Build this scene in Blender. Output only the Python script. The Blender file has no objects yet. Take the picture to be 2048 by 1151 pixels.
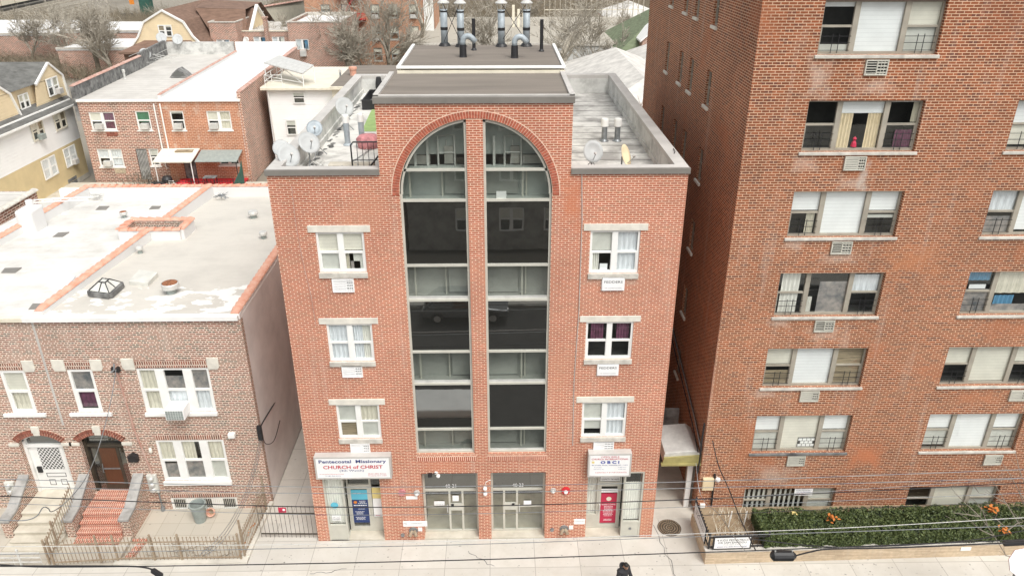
import bpy, bmesh, math, random
from mathutils import Matrix, Vector, noise as mn
R=math.radians
C=bpy.context.scene.collection
sc=bpy.context.scene
# ---------------------------------------------------------------- camera, sky, sun, exposure
CAM_Y,CAM_Z=-20.5,19.52
FPX,PITCH,YAW=1528.8,R(25.475),R(1.005)
cd=bpy.data.cameras.new('camera'); cam=bpy.data.objects.new('camera',cd); C.objects.link(cam)
cam.location=(0,CAM_Y,CAM_Z); cam.rotation_euler=(R(90)-PITCH,0,-YAW)
cd.sensor_width=36; cd.lens=36*FPX/2048; cd.clip_start=.1; cd.clip_end=2000
sc.camera=cam
w=bpy.data.worlds.new('World'); sc.world=w; w.use_nodes=True
nt=w.node_tree; bg=nt.nodes['Background']
sky=nt.nodes.new('ShaderNodeTexSky'); sky.sky_type='NISHITA'; sky.sun_disc=False
SUN_EL,SUN_AZ=R(56),R(150)      # azimuth from north (+Y), clockwise: behind the camera, a little to its right
sky.sun_elevation=SUN_EL; sky.sun_rotation=SUN_AZ; sky.air_density=1; sky.dust_density=4
hs=nt.nodes.new('ShaderNodeHueSaturation'); hs.inputs['Saturation'].default_value=.12
nt.links.new(sky.outputs[0],hs.inputs['Color']); nt.links.new(hs.outputs[0],bg.inputs[0]); bg.inputs[1].default_value=.135
sl=bpy.data.lights.new('sun','SUN'); sun=bpy.data.objects.new('sun',sl); C.objects.link(sun)
sl.energy=1.3; sl.angle=R(30); sl.color=(1,.955,.89)
dv=Vector((math.sin(SUN_AZ)*math.cos(SUN_EL),math.cos(SUN_AZ)*math.cos(SUN_EL),math.sin(SUN_EL)))
sun.rotation_euler=dv.to_track_quat('Z','Y').to_euler(); sun.location=(0,-30,60)
sc.view_settings.view_transform='Standard'; sc.view_settings.look='None'; sc.view_settings.gamma=1
sc.view_settings.exposure=.64
sc.render.engine='CYCLES'
sc.cycles.max_bounces=6; sc.cycles.transparent_max_bounces=10

# ---------------------------------------------------------------- measuring helpers (photo survey points onto real planes)
_f=(math.sin(YAW)*math.cos(PITCH),math.cos(YAW)*math.cos(PITCH),-math.sin(PITCH)); _r=(math.cos(YAW),-math.sin(YAW),0)
_d=tuple(-c for c in (_r[1]*_f[2]-_r[2]*_f[1],_r[2]*_f[0]-_r[0]*_f[2],_r[0]*_f[1]-_r[1]*_f[0]))
def ray(px,py):
    a=(px-1024)/FPX;b=(py-575.5)/FPX
    return [_f[i]+a*_r[i]+b*_d[i] for i in range(3)]
def onY(px,py,Y=0):
    v=ray(px,py);t=(Y-CAM_Y)/v[1];return Vector((v[0]*t,Y,CAM_Z+v[2]*t))
def onZ(px,py,Z=0):
    v=ray(px,py);t=(Z-CAM_Z)/v[2];return Vector((v[0]*t,CAM_Y+v[1]*t,Z))
def onX(px,py,X):
    v=ray(px,py);t=X/v[0];return Vector((X,CAM_Y+v[1]*t,CAM_Z+v[2]*t))
def gz(x): return -.019*max(-25,min(25,x))

# ---------------------------------------------------------------- materials
M={}
def _new(name):
    m=bpy.data.materials.new(name); m.use_nodes=True; n=m.node_tree; b=n.nodes['Principled BSDF']; return m,n,b
def N(n,t,**k):
    x=n.nodes.new(t)
    for a,v in k.items(): setattr(x,a,v)
    return x
def math_(n,op,a,b=None,c=None):
    x=n.nodes.new('ShaderNodeMath'); x.operation=op
    for i,v in enumerate((a,b,c)):
        if v is None: continue
        if isinstance(v,(int,float)): x.inputs[i].default_value=v
        else: n.links.new(v,x.inputs[i])
    return x.outputs[0]
def mixc(n,fac,a,b,mode='MIX'):
    x=n.nodes.new('ShaderNodeMix'); x.data_type='RGBA'; x.blend_type=mode
    for s,v in ((0,fac),(6,a),(7,b)):
        if isinstance(v,(int,float)): x.inputs[s].default_value=v
        elif isinstance(v,tuple): x.inputs[s].default_value=v+(1,) if len(v)==3 else v
        else: n.links.new(v,x.inputs[s])
    return x.outputs[2]
def ramp(n,src,stops):
    x=n.nodes.new('ShaderNodeValToRGB'); e=x.color_ramp.elements
    while len(e)<len(stops): e.new(.5)
    for i,(p,c) in enumerate(stops): e[i].position=p; e[i].color=(c,c,c,1) if isinstance(c,(int,float)) else tuple(c)+(1,)
    n.links.new(src,x.inputs[0]); return x.outputs[0]
def noise(n,scale,detail=4,rough=.55,vec=None,stretch=None):
    g=N(n,'ShaderNodeNewGeometry'); v=vec or g.outputs['Position']
    if stretch:
        mp=N(n,'ShaderNodeMapping'); mp.inputs['Scale'].default_value=stretch; n.links.new(v,mp.inputs[0]); v=mp.outputs[0]
    x=N(n,'ShaderNodeTexNoise'); x.inputs['Scale'].default_value=scale; x.inputs['Detail'].default_value=detail; x.inputs['Roughness'].default_value=rough
    n.links.new(v,x.inputs['Vector']); return x.outputs['Fac']
def bump(n,b,h,strength=.3,dist=.02):
    x=N(n,'ShaderNodeBump'); x.inputs['Strength'].default_value=strength; x.inputs['Distance'].default_value=dist
    n.links.new(h,x.inputs['Height']); n.links.new(x.outputs[0],b.inputs['Normal'])
def plain(name,col,rough=.7,var=.12,scale=2.5,metal=0,spec=None,col2=None,stretch=None,bmp=0,bscale=40):
    m,n,b=_new(name); b.inputs['Roughness'].default_value=rough; b.inputs['Metallic'].default_value=metal
    if spec is not None: b.inputs['Specular IOR Level'].default_value=spec
    f=noise(n,scale,5,.6,stretch=stretch)
    c2=col2 or tuple(c*(1-var*2.2) for c in col); c1=col if col2 else tuple(min(.95,c*(1+var*.6)) for c in col)
    r=ramp(n,f,[(.35,c1),(.68,c2)]); n.links.new(r,b.inputs['Base Color'])
    if name in ('shade_white','shade_cream'):      # slats of the blinds
        g=N(n,'ShaderNodeNewGeometry'); q=N(n,'ShaderNodeSeparateXYZ'); n.links.new(g.outputs['Position'],q.inputs[0])
        k=math_(n,'LESS_THAN',math_(n,'FRACT',math_(n,'DIVIDE',q.outputs[2],.115)),.2); n.links.new(mixc(n,math_(n,'MULTIPLY',k,.22),r,tuple(v*.6 for v in col)),b.inputs['Base Color'])
    if bmp: bump(n,b,noise(n,bscale,3),bmp)
    M[name]=m; return m
def wall_uv(n):
    g=N(n,'ShaderNodeNewGeometry'); s=N(n,'ShaderNodeSeparateXYZ'); n.links.new(g.outputs['Position'],s.inputs[0])
    q=N(n,'ShaderNodeSeparateXYZ'); n.links.new(g.outputs['True Normal'],q.inputs[0])
    fx=math_(n,'GREATER_THAN',math_(n,'ABSOLUTE',q.outputs[0]),.7); fz=math_(n,'GREATER_THAN',math_(n,'ABSOLUTE',q.outputs[2]),.7)
    u=math_(n,'ADD',math_(n,'MULTIPLY',s.outputs[0],math_(n,'SUBTRACT',1,fx)),math_(n,'MULTIPLY',s.outputs[1],fx))
    v=math_(n,'ADD',math_(n,'MULTIPLY',s.outputs[2],math_(n,'SUBTRACT',1,fz)),math_(n,'MULTIPLY',s.outputs[1],fz))
    return u,v,s
def brick(name,c1,c2,mortar,bw,bh,ms=.012,bias=0,squash=None,patch=None,streak=.25,third=None,stains=()):
    m,n,b=_new(name); b.inputs['Roughness'].default_value=.85; b.inputs['Specular IOR Level'].default_value=.25
    u,v,s=wall_uv(n); cx=N(n,'ShaderNodeCombineXYZ'); n.links.new(u,cx.inputs[0]); n.links.new(v,cx.inputs[1])
    t=N(n,'ShaderNodeTexBrick'); n.links.new(cx.outputs[0],t.inputs['Vector'])
    t.inputs['Scale'].default_value=1; t.inputs['Brick Width'].default_value=bw; t.inputs['Row Height'].default_value=bh
    t.inputs['Mortar Size'].default_value=ms; t.inputs['Mortar Smooth'].default_value=.15; t.inputs['Bias'].default_value=bias
    t.inputs['Color1'].default_value=c1+(1,); t.inputs['Color2'].default_value=c2+(1,); t.inputs['Mortar'].default_value=mortar+(1,)
    t.offset=.5; t.squash_frequency=2; t.squash=1
    if squash: t.squash=squash[0]; t.squash_frequency=squash[1]
    col=t.outputs['Color']
    big=ramp(n,noise(n,.45,4,.6),[(.3,.86),(.7,1.1)]); col=mixc(n,1,col,big,'MULTIPLY')
    fine=ramp(n,noise(n,7,3,.6),[(.3,.88),(.7,1.1)]); col=mixc(n,1,col,fine,'MULTIPLY')
    if third:   # odd bricks of another colour, brick by brick
        vn=N(n,'ShaderNodeTexWhiteNoise'); vn.noise_dimensions='2D'
        row=math_(n,'FLOOR',math_(n,'DIVIDE',v,bh)); off=math_(n,'MULTIPLY',math_(n,'MODULO',math_(n,'ABSOLUTE',row),2),.5)
        cc=N(n,'ShaderNodeCombineXYZ'); n.links.new(math_(n,'FLOOR',math_(n,'ADD',math_(n,'DIVIDE',u,bw),off)),cc.inputs[0]); n.links.new(row,cc.inputs[1])
        n.links.new(cc.outputs[0],vn.inputs['Vector'])
        fac=math_(n,'MULTIPLY',math_(n,'GREATER_THAN',vn.outputs['Value'],third[1]),math_(n,'SUBTRACT',1,t.outputs['Fac']))
        col=mixc(n,math_(n,'MULTIPLY',fac,.8),col,third[0])
    if patch:
        pf=ramp(n,noise(n,patch[1],2,.4),[(patch[2],0.),(patch[2]+.07,1.)]); col=mixc(n,math_(n,'MULTIPLY',pf,patch[3]),col,patch[0])
    st=ramp(n,noise(n,1.3,4,.6,stretch=(2.2,2.2,.18)),[(.56,0.),(.75,1.)]); col=mixc(n,math_(n,'MULTIPLY',st,streak),col,(.62,.57,.5))
    if stains:
        rag=math_(n,'MULTIPLY',math_(n,'SUBTRACT',noise(n,1.9,6,.72),.5),3.2)
        for (u0,u1,z0,z1,sc2,amt) in stains:      # repointed or lime-stained areas with ragged edges
            du=math_(n,'DIVIDE',math_(n,'ABSOLUTE',math_(n,'SUBTRACT',s.outputs[0],(u0+u1)/2)),(u1-u0)/2); dv=math_(n,'DIVIDE',math_(n,'ABSOLUTE',math_(n,'SUBTRACT',s.outputs[2],(z0+z1)/2)),(z1-z0)/2)
            q=math_(n,'SUBTRACT',1.15,math_(n,'ADD',math_(n,'MAXIMUM',du,dv),rag)); q=ramp(n,q,[(0,0.),(.9,1.)])
            col=mixc(n,math_(n,'MULTIPLY',q,amt),col,sc2)
    n.links.new(col,b.inputs['Base Color'])
    bump(n,b,math_(n,'SUBTRACT',1,t.outputs['Fac']),.35,.008)
    M[name]=m; return m
brick('salmon_brick',(.46,.135,.075),(.385,.11,.065),(.74,.54,.40),.2,.0656,.0105,third=((.34,.12,.07),.88),streak=.2,patch=((.55,.27,.17),.35,.6,.35),stains=[(1.75,2.35,11.6,13.2,(.52,.19,.10),.7),(-3.3,-2.75,1.5,2.1,(.60,.30,.2),.5),(-2.7,-1.2,3.0,3.4,(.55,.22,.13),.5),(2.4,4.2,9.8,10.2,(.55,.45,.36),.35),(-5.5,-3.7,6.95,7.15,(.55,.45,.36),.3)])
brick('soldier_brick',(.44,.12,.07),(.36,.09,.055),(.80,.60,.46),.066,.2,.012,streak=.1)
brick('tower_brick',(.315,.098,.042),(.185,.062,.030),(.64,.44,.30),.223,.078,.0105,third=((.13,.05,.035),.90),streak=.2,patch=((.42,.15,.07),.55,.64,.4),stains=[(8.6,9.3,15.10,16.20,(.60,.50,.42),.38),(8.6,9.3,12.95,13.45,(.60,.50,.42),.38),(8.6,9.3,10.45,10.80,(.60,.50,.42),.38),(8.6,9.3,7.75,8.05,(.60,.50,.42),.38),(8.6,9.3,5.05,5.35,(.60,.50,.42),.38),(10.0,11.1,15.15,15.60,(.60,.50,.42),.34),(10.0,11.1,12.35,12.80,(.60,.50,.42),.34),(10.0,11.1,9.95,10.40,(.60,.50,.42),.34),(10.0,11.1,7.25,7.70,(.60,.50,.42),.34),(10.6,10.9,12.3,13.2,(.5,.47,.42),.5),(12.0,13.8,9.6,10.6,(.46,.19,.09),.6),(12.2,13.5,2.0,3.1,(.50,.18,.085),.8),(9.0,10.5,1.3,2.2,(.56,.46,.38),.4),(15.5,17.0,4.7,5.2,(.45,.18,.09),.5),(13,18,16.5,18.5,(.24,.09,.05),.35)])
brick('mixed_brick',(.34,.14,.095),(.19,.105,.075),(.70,.58,.48),.218,.076,.0165,squash=(.5,6),third=((.085,.09,.07),.84),streak=.3)
brick('mixed_soldier',(.32,.12,.08),(.15,.08,.06),(.70,.58,.48),.078,.24,.014,streak=.1)
brick('rear_brick',(.36,.15,.10),(.22,.10,.07),(.74,.60,.50),.36,.135,.022,streak=.15,third=((.12,.07,.05),.85))
brick('orange_brick',(.46,.19,.10),(.38,.155,.085),(.68,.48,.36),.36,.135,.016,streak=.3,patch=((.55,.47,.38),1.4,.62,.5))
brick('apartment_brick',(.46,.22,.13),(.36,.17,.10),(.58,.42,.30),.45,.16,.02,streak=.2)
brick('step_brick',(.45,.14,.085),(.34,.11,.07),(.66,.50,.40),.075,.20,.012,streak=.2)
plain('arch_brick',(.43,.12,.07),.85,.2,9); plain('arch_mortar',(.74,.55,.42),.9,.05,9)
brick('stacked_stone',(.62,.50,.35),(.46,.35,.24),(.56,.46,.34),.55,.034,.004,streak=.2)
plain('white_paint',(.82,.82,.79),.5,.04,1.5)
plain('cream_paint',(.74,.69,.56),.6,.06,2)
plain('lintel_stone',(.70,.67,.59),.85,.08,3,bmp=.15)
plain('sill_stone',(.58,.55,.49),.85,.13,4,bmp=.15)
plain('bronze_coping',(.25,.235,.21),.45,.08,1.2,metal=.25)
plain('light_coping',(.52,.50,.47),.6,.08,1.2)
plain('alu_frame',(.40,.39,.34),.45,.06,2,metal=.2)
plain('pale_alu',(.56,.55,.48),.45,.05,2,metal=.1)
plain('tower_frame',(.36,.33,.27),.55,.1,2)
plain('black_metal',(.02,.02,.022),.5,.1,5)
plain('grey_metal',(.30,.32,.33),.4,.12,6,metal=.6)
plain('flue_metal',(.36,.41,.44),.5,.12,3,metal=.1)
plain('pale_metal',(.62,.62,.59),.4,.08,4,metal=.2)
plain('rust_iron',(.24,.17,.11),.75,.25,6,col2=(.36,.30,.22))
plain('rust',(.32,.13,.06),.8,.3,20)
plain('terracotta',(.60,.27,.18),.75,.14,3,col2=(.66,.42,.32))
plain('terracotta_old',(.42,.22,.17),.8,.2,2,col2=(.55,.40,.34))
plain('roof_felt',(.205,.178,.15),.9,.10,.8,stretch=(.35,2.2,1),bmp=.3,bscale=30)
plain('asphalt_shingle',(.15,.15,.14),.95,.18,1.2,stretch=(1,1,5))
plain('brown_shingle',(.20,.125,.09),.95,.15,1.2,stretch=(1,1,5))
plain('green_shingle',(.165,.20,.12),.95,.15,1,stretch=(1,1,5))
plain('pale_shingle',(.60,.58,.54),.95,.12,1)
plain('grey_render',(.80,.765,.735),.9,.07,.8,bmp=.2,bscale=15)
plain('tarred_wall',(.26,.26,.25),.9,.25,2,col2=(.06,.06,.06))
plain('concrete',(.60,.57,.50),.9,.11,.9,bmp=.2)
plain('old_concrete',(.47,.43,.35),.9,.25,1.6,col2=(.62,.58,.49),bmp=.3)
plain('dark_concrete',(.33,.32,.29),.9,.2,1.2)
plain('kerb_stone',(.5,.49,.45),.85,.1,2)
plain('asphalt',(.055,.053,.05),.85,.15,1.1,bmp=.3,bscale=80)
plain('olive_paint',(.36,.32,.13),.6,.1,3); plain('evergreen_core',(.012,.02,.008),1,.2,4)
plain('arch_brick_old',(.30,.105,.07),.85,.3,9); plain('dark_coping',(.36,.35,.33),.85,.15,3)
plain('shrub_twig',(.33,.22,.16),.95,.2,4); plain('dark_green_shade',(.05,.2,.12),.8,.1,3); plain('stone_grille',(.5,.42,.3),.8,.2,6)
plain('dish_grey',(.44,.455,.45),.6,.05,2); plain('lobby_tile',(.50,.43,.31),.6,.15,2)
plain('soil',(.22,.16,.10),1,.3,5,col2=(.33,.26,.17),bmp=.6,bscale=12)
plain('bark',(.19,.165,.12),.95,.25,4,col2=(.12,.10,.075))
plain('pale_bark',(.44,.40,.33),.95,.2,4)
plain('twig',(.27,.235,.19),.95,.15,2)
plain('rubber',(.02,.02,.02),.6,.1,5)
plain('yellow_siding',(.64,.52,.30),.75,.05,1)
plain('buff_siding',(.74,.61,.40),.75,.04,1)
plain('white_siding',(.85,.85,.83),.7,.015,1)
plain('red_paint',(.55,.02,.03),.5,.12,3)
plain('red_fabric',(.50,.025,.07),.6,.05,3)
plain('blue_fabric',(.022,.045,.15),.6,.05,3)
plain('cyan_fabric',(.12,.48,.62),.6,.05,3)
plain('yellow_fabric',(.75,.62,.25),.6,.05,3)
plain('green_cloth',(.30,.42,.16),.9,.08,3)
plain('dark_green',(.03,.10,.075),.8,.1,3)
plain('pink_cloth',(.62,.26,.27),.8,.2,6)
plain('orange_paint',(.75,.25,.03),.6,.1,3)
plain('dry_leaf',(.62,.22,.04),.8,.25,20,col2=(.40,.12,.03))
plain('skin',(.42,.24,.16),.6,.05,8)
plain('black_hair',(.012,.011,.010),.6,.05,8)
plain('dark_jacket',(.028,.028,.032),.8,.2,12)
plain('denim',(.03,.035,.05),.9,.2,12)
plain('plastic_grey',(.30,.34,.32),.55,.08,4)
plain('wood',(.11,.045,.02),.45,.25,4,stretch=(9,9,.7),col2=(.08,.03,.015))
plain('dark_bronze',(.055,.045,.032),.4,.15,4)
plain('grey_car',(.26,.27,.28),.25,.03,2,metal=.5)
plain('car_dark',(.025,.027,.03),.25,.1,2)
plain('shade_white',(.83,.84,.84),.8,.03,2)
plain('shade_cream',(.74,.71,.62),.8,.05,2)
plain('shade_grey',(.62,.62,.57),.85,.08,2)
plain('shade_beige',(.36,.29,.19),.85,.25,5,stretch=(.4,.4,7))
plain('curtain_cream',(.70,.66,.55),.85,.12,9,stretch=(6,6,.5))
plain('curtain_white',(.78,.77,.71),.85,.10,9,stretch=(6,6,.4))
plain('curtain_lilac',(.74,.77,.80),.85,.12,8,stretch=(6,6,.4))
plain('curtain_blue',(.10,.28,.45),.85,.15,8,stretch=(6,6,.4))
plain('curtain_purple',(.16,.05,.10),.85,.25,5)
plain('clutter',(.38,.34,.31),.9,.5,3.5,col2=(.12,.13,.14))
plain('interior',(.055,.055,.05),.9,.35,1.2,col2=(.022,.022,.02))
plain('interior_light',(.46,.49,.46),.9,.10,.8,col2=(.34,.37,.35)); plain('curtain_tan',(.74,.62,.42),.85,.12,9,stretch=(6,6,.5))
plain('interior_pale',(.38,.39,.36),.9,.10,.8,col2=(.25,.26,.24))
plain('ink_black',(.03,.03,.03),.7,.0,3); plain('ink_grey',(.36,.37,.37),.7,.0,3)
plain('ink_navy',(.03,.05,.20),.7,.0,3); plain('ink_red',(.50,.03,.05),.7,.0,3); plain('ink_blue',(.02,.05,.32),.7,.0,3)
plain('ink_white',(.82,.82,.82),.7,.0,3)
plain('vinyl_white',(.84,.84,.83),.55,.03,2)
plain('pink_stone',(.55,.28,.24),.85,.1,4)
def membrane(name,base,dirt,amt,seam=None,seamcol=(.3,.3,.28),patch=None,axis=1,thr=(.45,.72),sc_=.5,seamw=.09):
    m,n,b=_new(name); b.inputs['Roughness'].default_value=.7
    f=ramp(n,noise(n,sc_,6,.68),[(thr[0],0.),(thr[1],1.)]); f2=ramp(n,noise(n,2.7,5,.7,stretch=(.35,1.4,1)),[(.5,0.),(.75,1.)])
    c=mixc(n,math_(n,'MULTIPLY',f,amt),base,dirt); c=mixc(n,math_(n,'MULTIPLY',f2,amt*.6),c,dirt)
    if patch:
        pf=ramp(n,noise(n,patch[1],4,.6,stretch=(1,1.6,1)),[(patch[2],0.),(patch[2]+.02,1.)])
        if len(patch)>4:
            g2=N(n,'ShaderNodeNewGeometry'); s2=N(n,'ShaderNodeSeparateXYZ'); n.links.new(g2.outputs['Position'],s2.inputs[0]); pf=math_(n,'MULTIPLY',pf,math_(n,'LESS_THAN',math_(n,'ADD',s2.outputs[1],math_(n,'MULTIPLY',noise(n,1.2,3),1.6)),patch[4]))
        c=mixc(n,math_(n,'MULTIPLY',pf,patch[3]),c,patch[0])
    if seam:
        g=N(n,'ShaderNodeNewGeometry'); s=N(n,'ShaderNodeSeparateXYZ'); n.links.new(g.outputs['Position'],s.inputs[0])
        wob=math_(n,'MULTIPLY',noise(n,1.5,3),.12)
        k=math_(n,'FRACT',math_(n,'DIVIDE',math_(n,'ADD',s.outputs[axis],wob),seam))
        line=math_(n,'MULTIPLY',math_(n,'LESS_THAN',k,math_(n,'MULTIPLY',ramp(n,noise(n,1.1,3),[(.3,.2),(.75,1.)]),seamw)),1)
        c=mixc(n,math_(n,'MULTIPLY',line,.7),c,seamcol)
    n.links.new(c,b.inputs['Base Color']); bump(n,b,noise(n,9,5,.6),.25,.02); M[name]=m
membrane('white_membrane',(.66,.65,.62),(.42,.40,.35),.75,seam=2.6,seamcol=(.62,.61,.58))
membrane('grey_membrane',(.57,.545,.49),(.43,.41,.37),.6,patch=((.80,.79,.76),1.0,.50,.8,5.2))
membrane('clean_membrane',(.70,.70,.69),(.6,.6,.56),.25)
membrane('silver_membrane',(.58,.56,.52),(.34,.32,.29),.5,seam=.95,seamcol=(.25,.23,.21),thr=(.4,.7))
membrane('worn_silver',(.66,.65,.61),(.20,.19,.175),.75,seam=.9,seamcol=(.13,.12,.11),thr=(.40,.60),sc_=.9,seamw=.2)
membrane('stained_white',(.68,.67,.63),(.24,.23,.21),.75,thr=(.50,.70),sc_=.8)
membrane('cream_membrane',(.70,.66,.56),(.50,.46,.36),.5)
membrane('parapet_membrane',(.62,.62,.59),(.25,.25,.235),.7,thr=(.45,.66),sc_=1.2)
membrane('warehouse_roof',(.40,.37,.31),(.30,.275,.23),.6,sc_=.08)
membrane('far_ground',(.26,.235,.19),(.15,.13,.10),.9,sc_=.05)
def slabs(name,base,joint,sx,sy,ox=0,oy=0,dirt=(.45,.42,.36)):
    m,n,b=_new(name); b.inputs['Roughness'].default_value=.9
    g=N(n,'ShaderNodeNewGeometry'); mp=N(n,'ShaderNodeMapping'); mp.inputs['Location'].default_value=(ox,oy,0); n.links.new(g.outputs['Position'],mp.inputs[0])
    t=N(n,'ShaderNodeTexBrick'); n.links.new(mp.outputs[0],t.inputs['Vector']); t.offset=0; t.inputs['Scale'].default_value=1
    t.inputs['Brick Width'].default_value=sx; t.inputs['Row Height'].default_value=sy; t.inputs['Mortar Size'].default_value=.012; t.inputs['Mortar Smooth'].default_value=.4
    t.inputs['Color1'].default_value=base+(1,); t.inputs['Color2'].default_value=tuple(c*.87 for c in base)+(1,); t.inputs['Mortar'].default_value=joint+(1,)
    f=ramp(n,noise(n,.9,7,.72),[(.40,0.),(.75,1.)]); c=mixc(n,math_(n,'MULTIPLY',f,.7),t.outputs['Color'],dirt)
    sp=ramp(n,noise(n,8,2,.5),[(.69,0.),(.72,1.)]); c=mixc(n,math_(n,'MULTIPLY',sp,.5),c,(.2,.19,.17))
    n.links.new(c,b.inputs['Base Color']); bump(n,b,t.outputs['Fac'],-.3,.01); M[name]=m
slabs('sidewalk_slabs',(.60,.575,.52),(.30,.28,.25),1.52,1.35,.4,.0)
slabs('alley_slabs',(.62,.59,.53),(.28,.26,.23),1.05,1.9,.3,.5)
slabs('yard_slabs',(.50,.46,.385),(.34,.30,.24),.62,.62)
def glass(name,tint,refl,dark=None):
    m=bpy.data.materials.new(name); m.use_nodes=True; n=m.node_tree; n.nodes.clear()
    o=N(n,'ShaderNodeOutputMaterial'); mx=N(n,'ShaderNodeMixShader'); g=N(n,'ShaderNodeBsdfGlossy'); g.inputs['Roughness'].default_value=.015; g.inputs['Color'].default_value=(.9,.93,.92,1)
    a=N(n,'ShaderNodeBsdfTransparent') if dark is None else N(n,'ShaderNodeBsdfDiffuse'); a.inputs[0].default_value=(tint if dark is None else dark)+(1,)
    fr=N(n,'ShaderNodeFresnel'); gm=N(n,'ShaderNodeNewGeometry'); n.links.new(math_(n,'ADD',math_(n,'MULTIPLY',gm.outputs['Backfacing'],-.8333),1.5),fr.inputs[0])
    f=math_(n,'MINIMUM',math_(n,'ADD',math_(n,'MULTIPLY',fr.outputs[0],1.4),refl),1)
    bp=N(n,'ShaderNodeBump'); bp.inputs['Strength'].default_value=.05; bp.inputs['Distance'].default_value=.02; n.links.new(noise(n,1.1,2),bp.inputs['Height']); n.links.new(bp.outputs[0],g.inputs['Normal'])
    n.links.new(f,mx.inputs[0]); n.links.new(a.outputs[0],mx.inputs[1]); n.links.new(g.outputs[0],mx.inputs[2]); n.links.new(mx.outputs[0],o.inputs[0]); M[name]=m
glass('clear_glass',(.97,.99,.98),.03); glass('green_glass',(.86,.89,.865),.10); glass('dark_glass',(0,0,0),.15,dark=(.020,.020,.018)); glass('car_glass',(0,0,0),.05,dark=(.015,.016,.017))
def mesh_mat(name,col,sx,sy,w_=.25):   # diamond lattice screen
    m,n,b=_new(name); u,v,s=wall_uv(n)
    a=math_(n,'FRACT',math_(n,'MULTIPLY',math_(n,'ADD',math_(n,'MULTIPLY',u,sx),math_(n,'MULTIPLY',v,sy)),1)); c=math_(n,'FRACT',math_(n,'SUBTRACT',math_(n,'MULTIPLY',u,sx),math_(n,'MULTIPLY',v,sy)))
    k=math_(n,'MAXIMUM',math_(n,'LESS_THAN',a,w_),math_(n,'LESS_THAN',c,w_)); n.links.new(mixc(n,k,(.05,.05,.045),col),b.inputs['Base Color']); M[name]=m
mesh_mat('lattice',(.8,.8,.78),7.5,6.2)
def foliage(name,a,b_):
    m,n,b=_new(name); b.inputs['Roughness'].default_value=.6
    oi=N(n,'ShaderNodeNewGeometry'); x=ramp(n,oi.outputs['Random Per Island'],[(0,a),(1,b_)]); n.links.new(x,b.inputs['Base Color']); M[name]=m
foliage('hedge_leaf',(.03,.05,.016),(.135,.17,.055)); foliage('scrub_leaf',(.16,.135,.09),(.30,.25,.18)); foliage('evergreen_leaf',(.03,.06,.02),(.09,.12,.05))

# ---------------------------------------------------------------- mesh helpers
class MB:
    def __init__(s,F=None): s.v=[];s.f=[];s.F=F;s.m=[];s.cm=0
    def P(s,p):
        p=Vector(p); s.v.append(s.F@p if s.F else p); return len(s.v)-1
    def face(s,*pts): s.f.append([s.P(p) for p in pts]); s.m.append(s.cm); return s
    def idx(s,l): s.f.append(l); s.m.append(s.cm)
    def box(s,x0,x1,y0,y1,z0,z1):
        a=[s.P(p) for p in ((x0,y0,z0),(x1,y0,z0),(x1,y1,z0),(x0,y1,z0),(x0,y0,z1),(x1,y0,z1),(x1,y1,z1),(x0,y1,z1))]
        for q in ((3,2,1,0),(4,5,6,7),(0,1,5,4),(1,2,6,5),(2,3,7,6),(3,0,4,7)): s.idx([a[i] for i in q])
        return s
    def prism(s,poly,h0,h1,axis='z'):   # poly of 2D points; axis z: (x,y), axis y: (x,z), axis x: (y,z)
        def mk(p,h): return (p[0],p[1],h) if axis=='z' else ((p[0],h,p[1]) if axis=='y' else (h,p[0],p[1]))
        a=[s.P(mk(p,h0)) for p in poly]; b=[s.P(mk(p,h1)) for p in poly]; n=len(poly)
        s.idx(a[::-1]); s.idx(b)
        for i in range(n): s.idx([a[i],a[(i+1)%n],b[(i+1)%n],b[i]])
        return s
    def tube(s,pts,r,n=6,cap=True):
        pts=[Vector(p) for p in pts]; rs=r if isinstance(r,(list,tuple)) else [r]*len(pts); rings=[]
        up=None
        for i,p in enumerate(pts):
            d=(pts[min(i+1,len(pts)-1)]-pts[max(i-1,0)]).normalized()
            if up is None: up=d.orthogonal().normalized()
            up=(up-d*up.dot(d)); up=up.normalized() if up.length>1e-6 else d.orthogonal().normalized()
            sd=d.cross(up)
            rings.append([s.P(p+(up*math.cos(2*math.pi*k/n)+sd*math.sin(2*math.pi*k/n))*rs[i]) for k in range(n)])
        for a,b in zip(rings,rings[1:]):
            for k in range(n): s.idx([a[k],a[(k+1)%n],b[(k+1)%n],b[k]])
        if cap: s.idx(rings[0][::-1]); s.idx(rings[-1])
        return s
    def lathe(s,prof,c=(0,0,0),n=16,R_=None):   # prof: (radius,height)
        c=Vector(c); R_=R_ or Matrix.Identity(3); rings=[]
        for r,h in prof:
            rings.append([s.P(c+R_@Vector((r*math.cos(2*math.pi*k/n),r*math.sin(2*math.pi*k/n),h))) for k in range(n)])
        for a,b in zip(rings,rings[1:]):
            for k in range(n): s.idx([a[k],a[(k+1)%n],b[(k+1)%n],b[k]])
        s.idx(rings[0][::-1]); s.idx(rings[-1]); return s
    def bar(s,p,q,w_,h_=None):    # rectangular bar from p to q
        return s.tube([p,q],w_*.7071,4)
def root_of(o):
    while o.parent: o=o.parent
    return o
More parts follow.
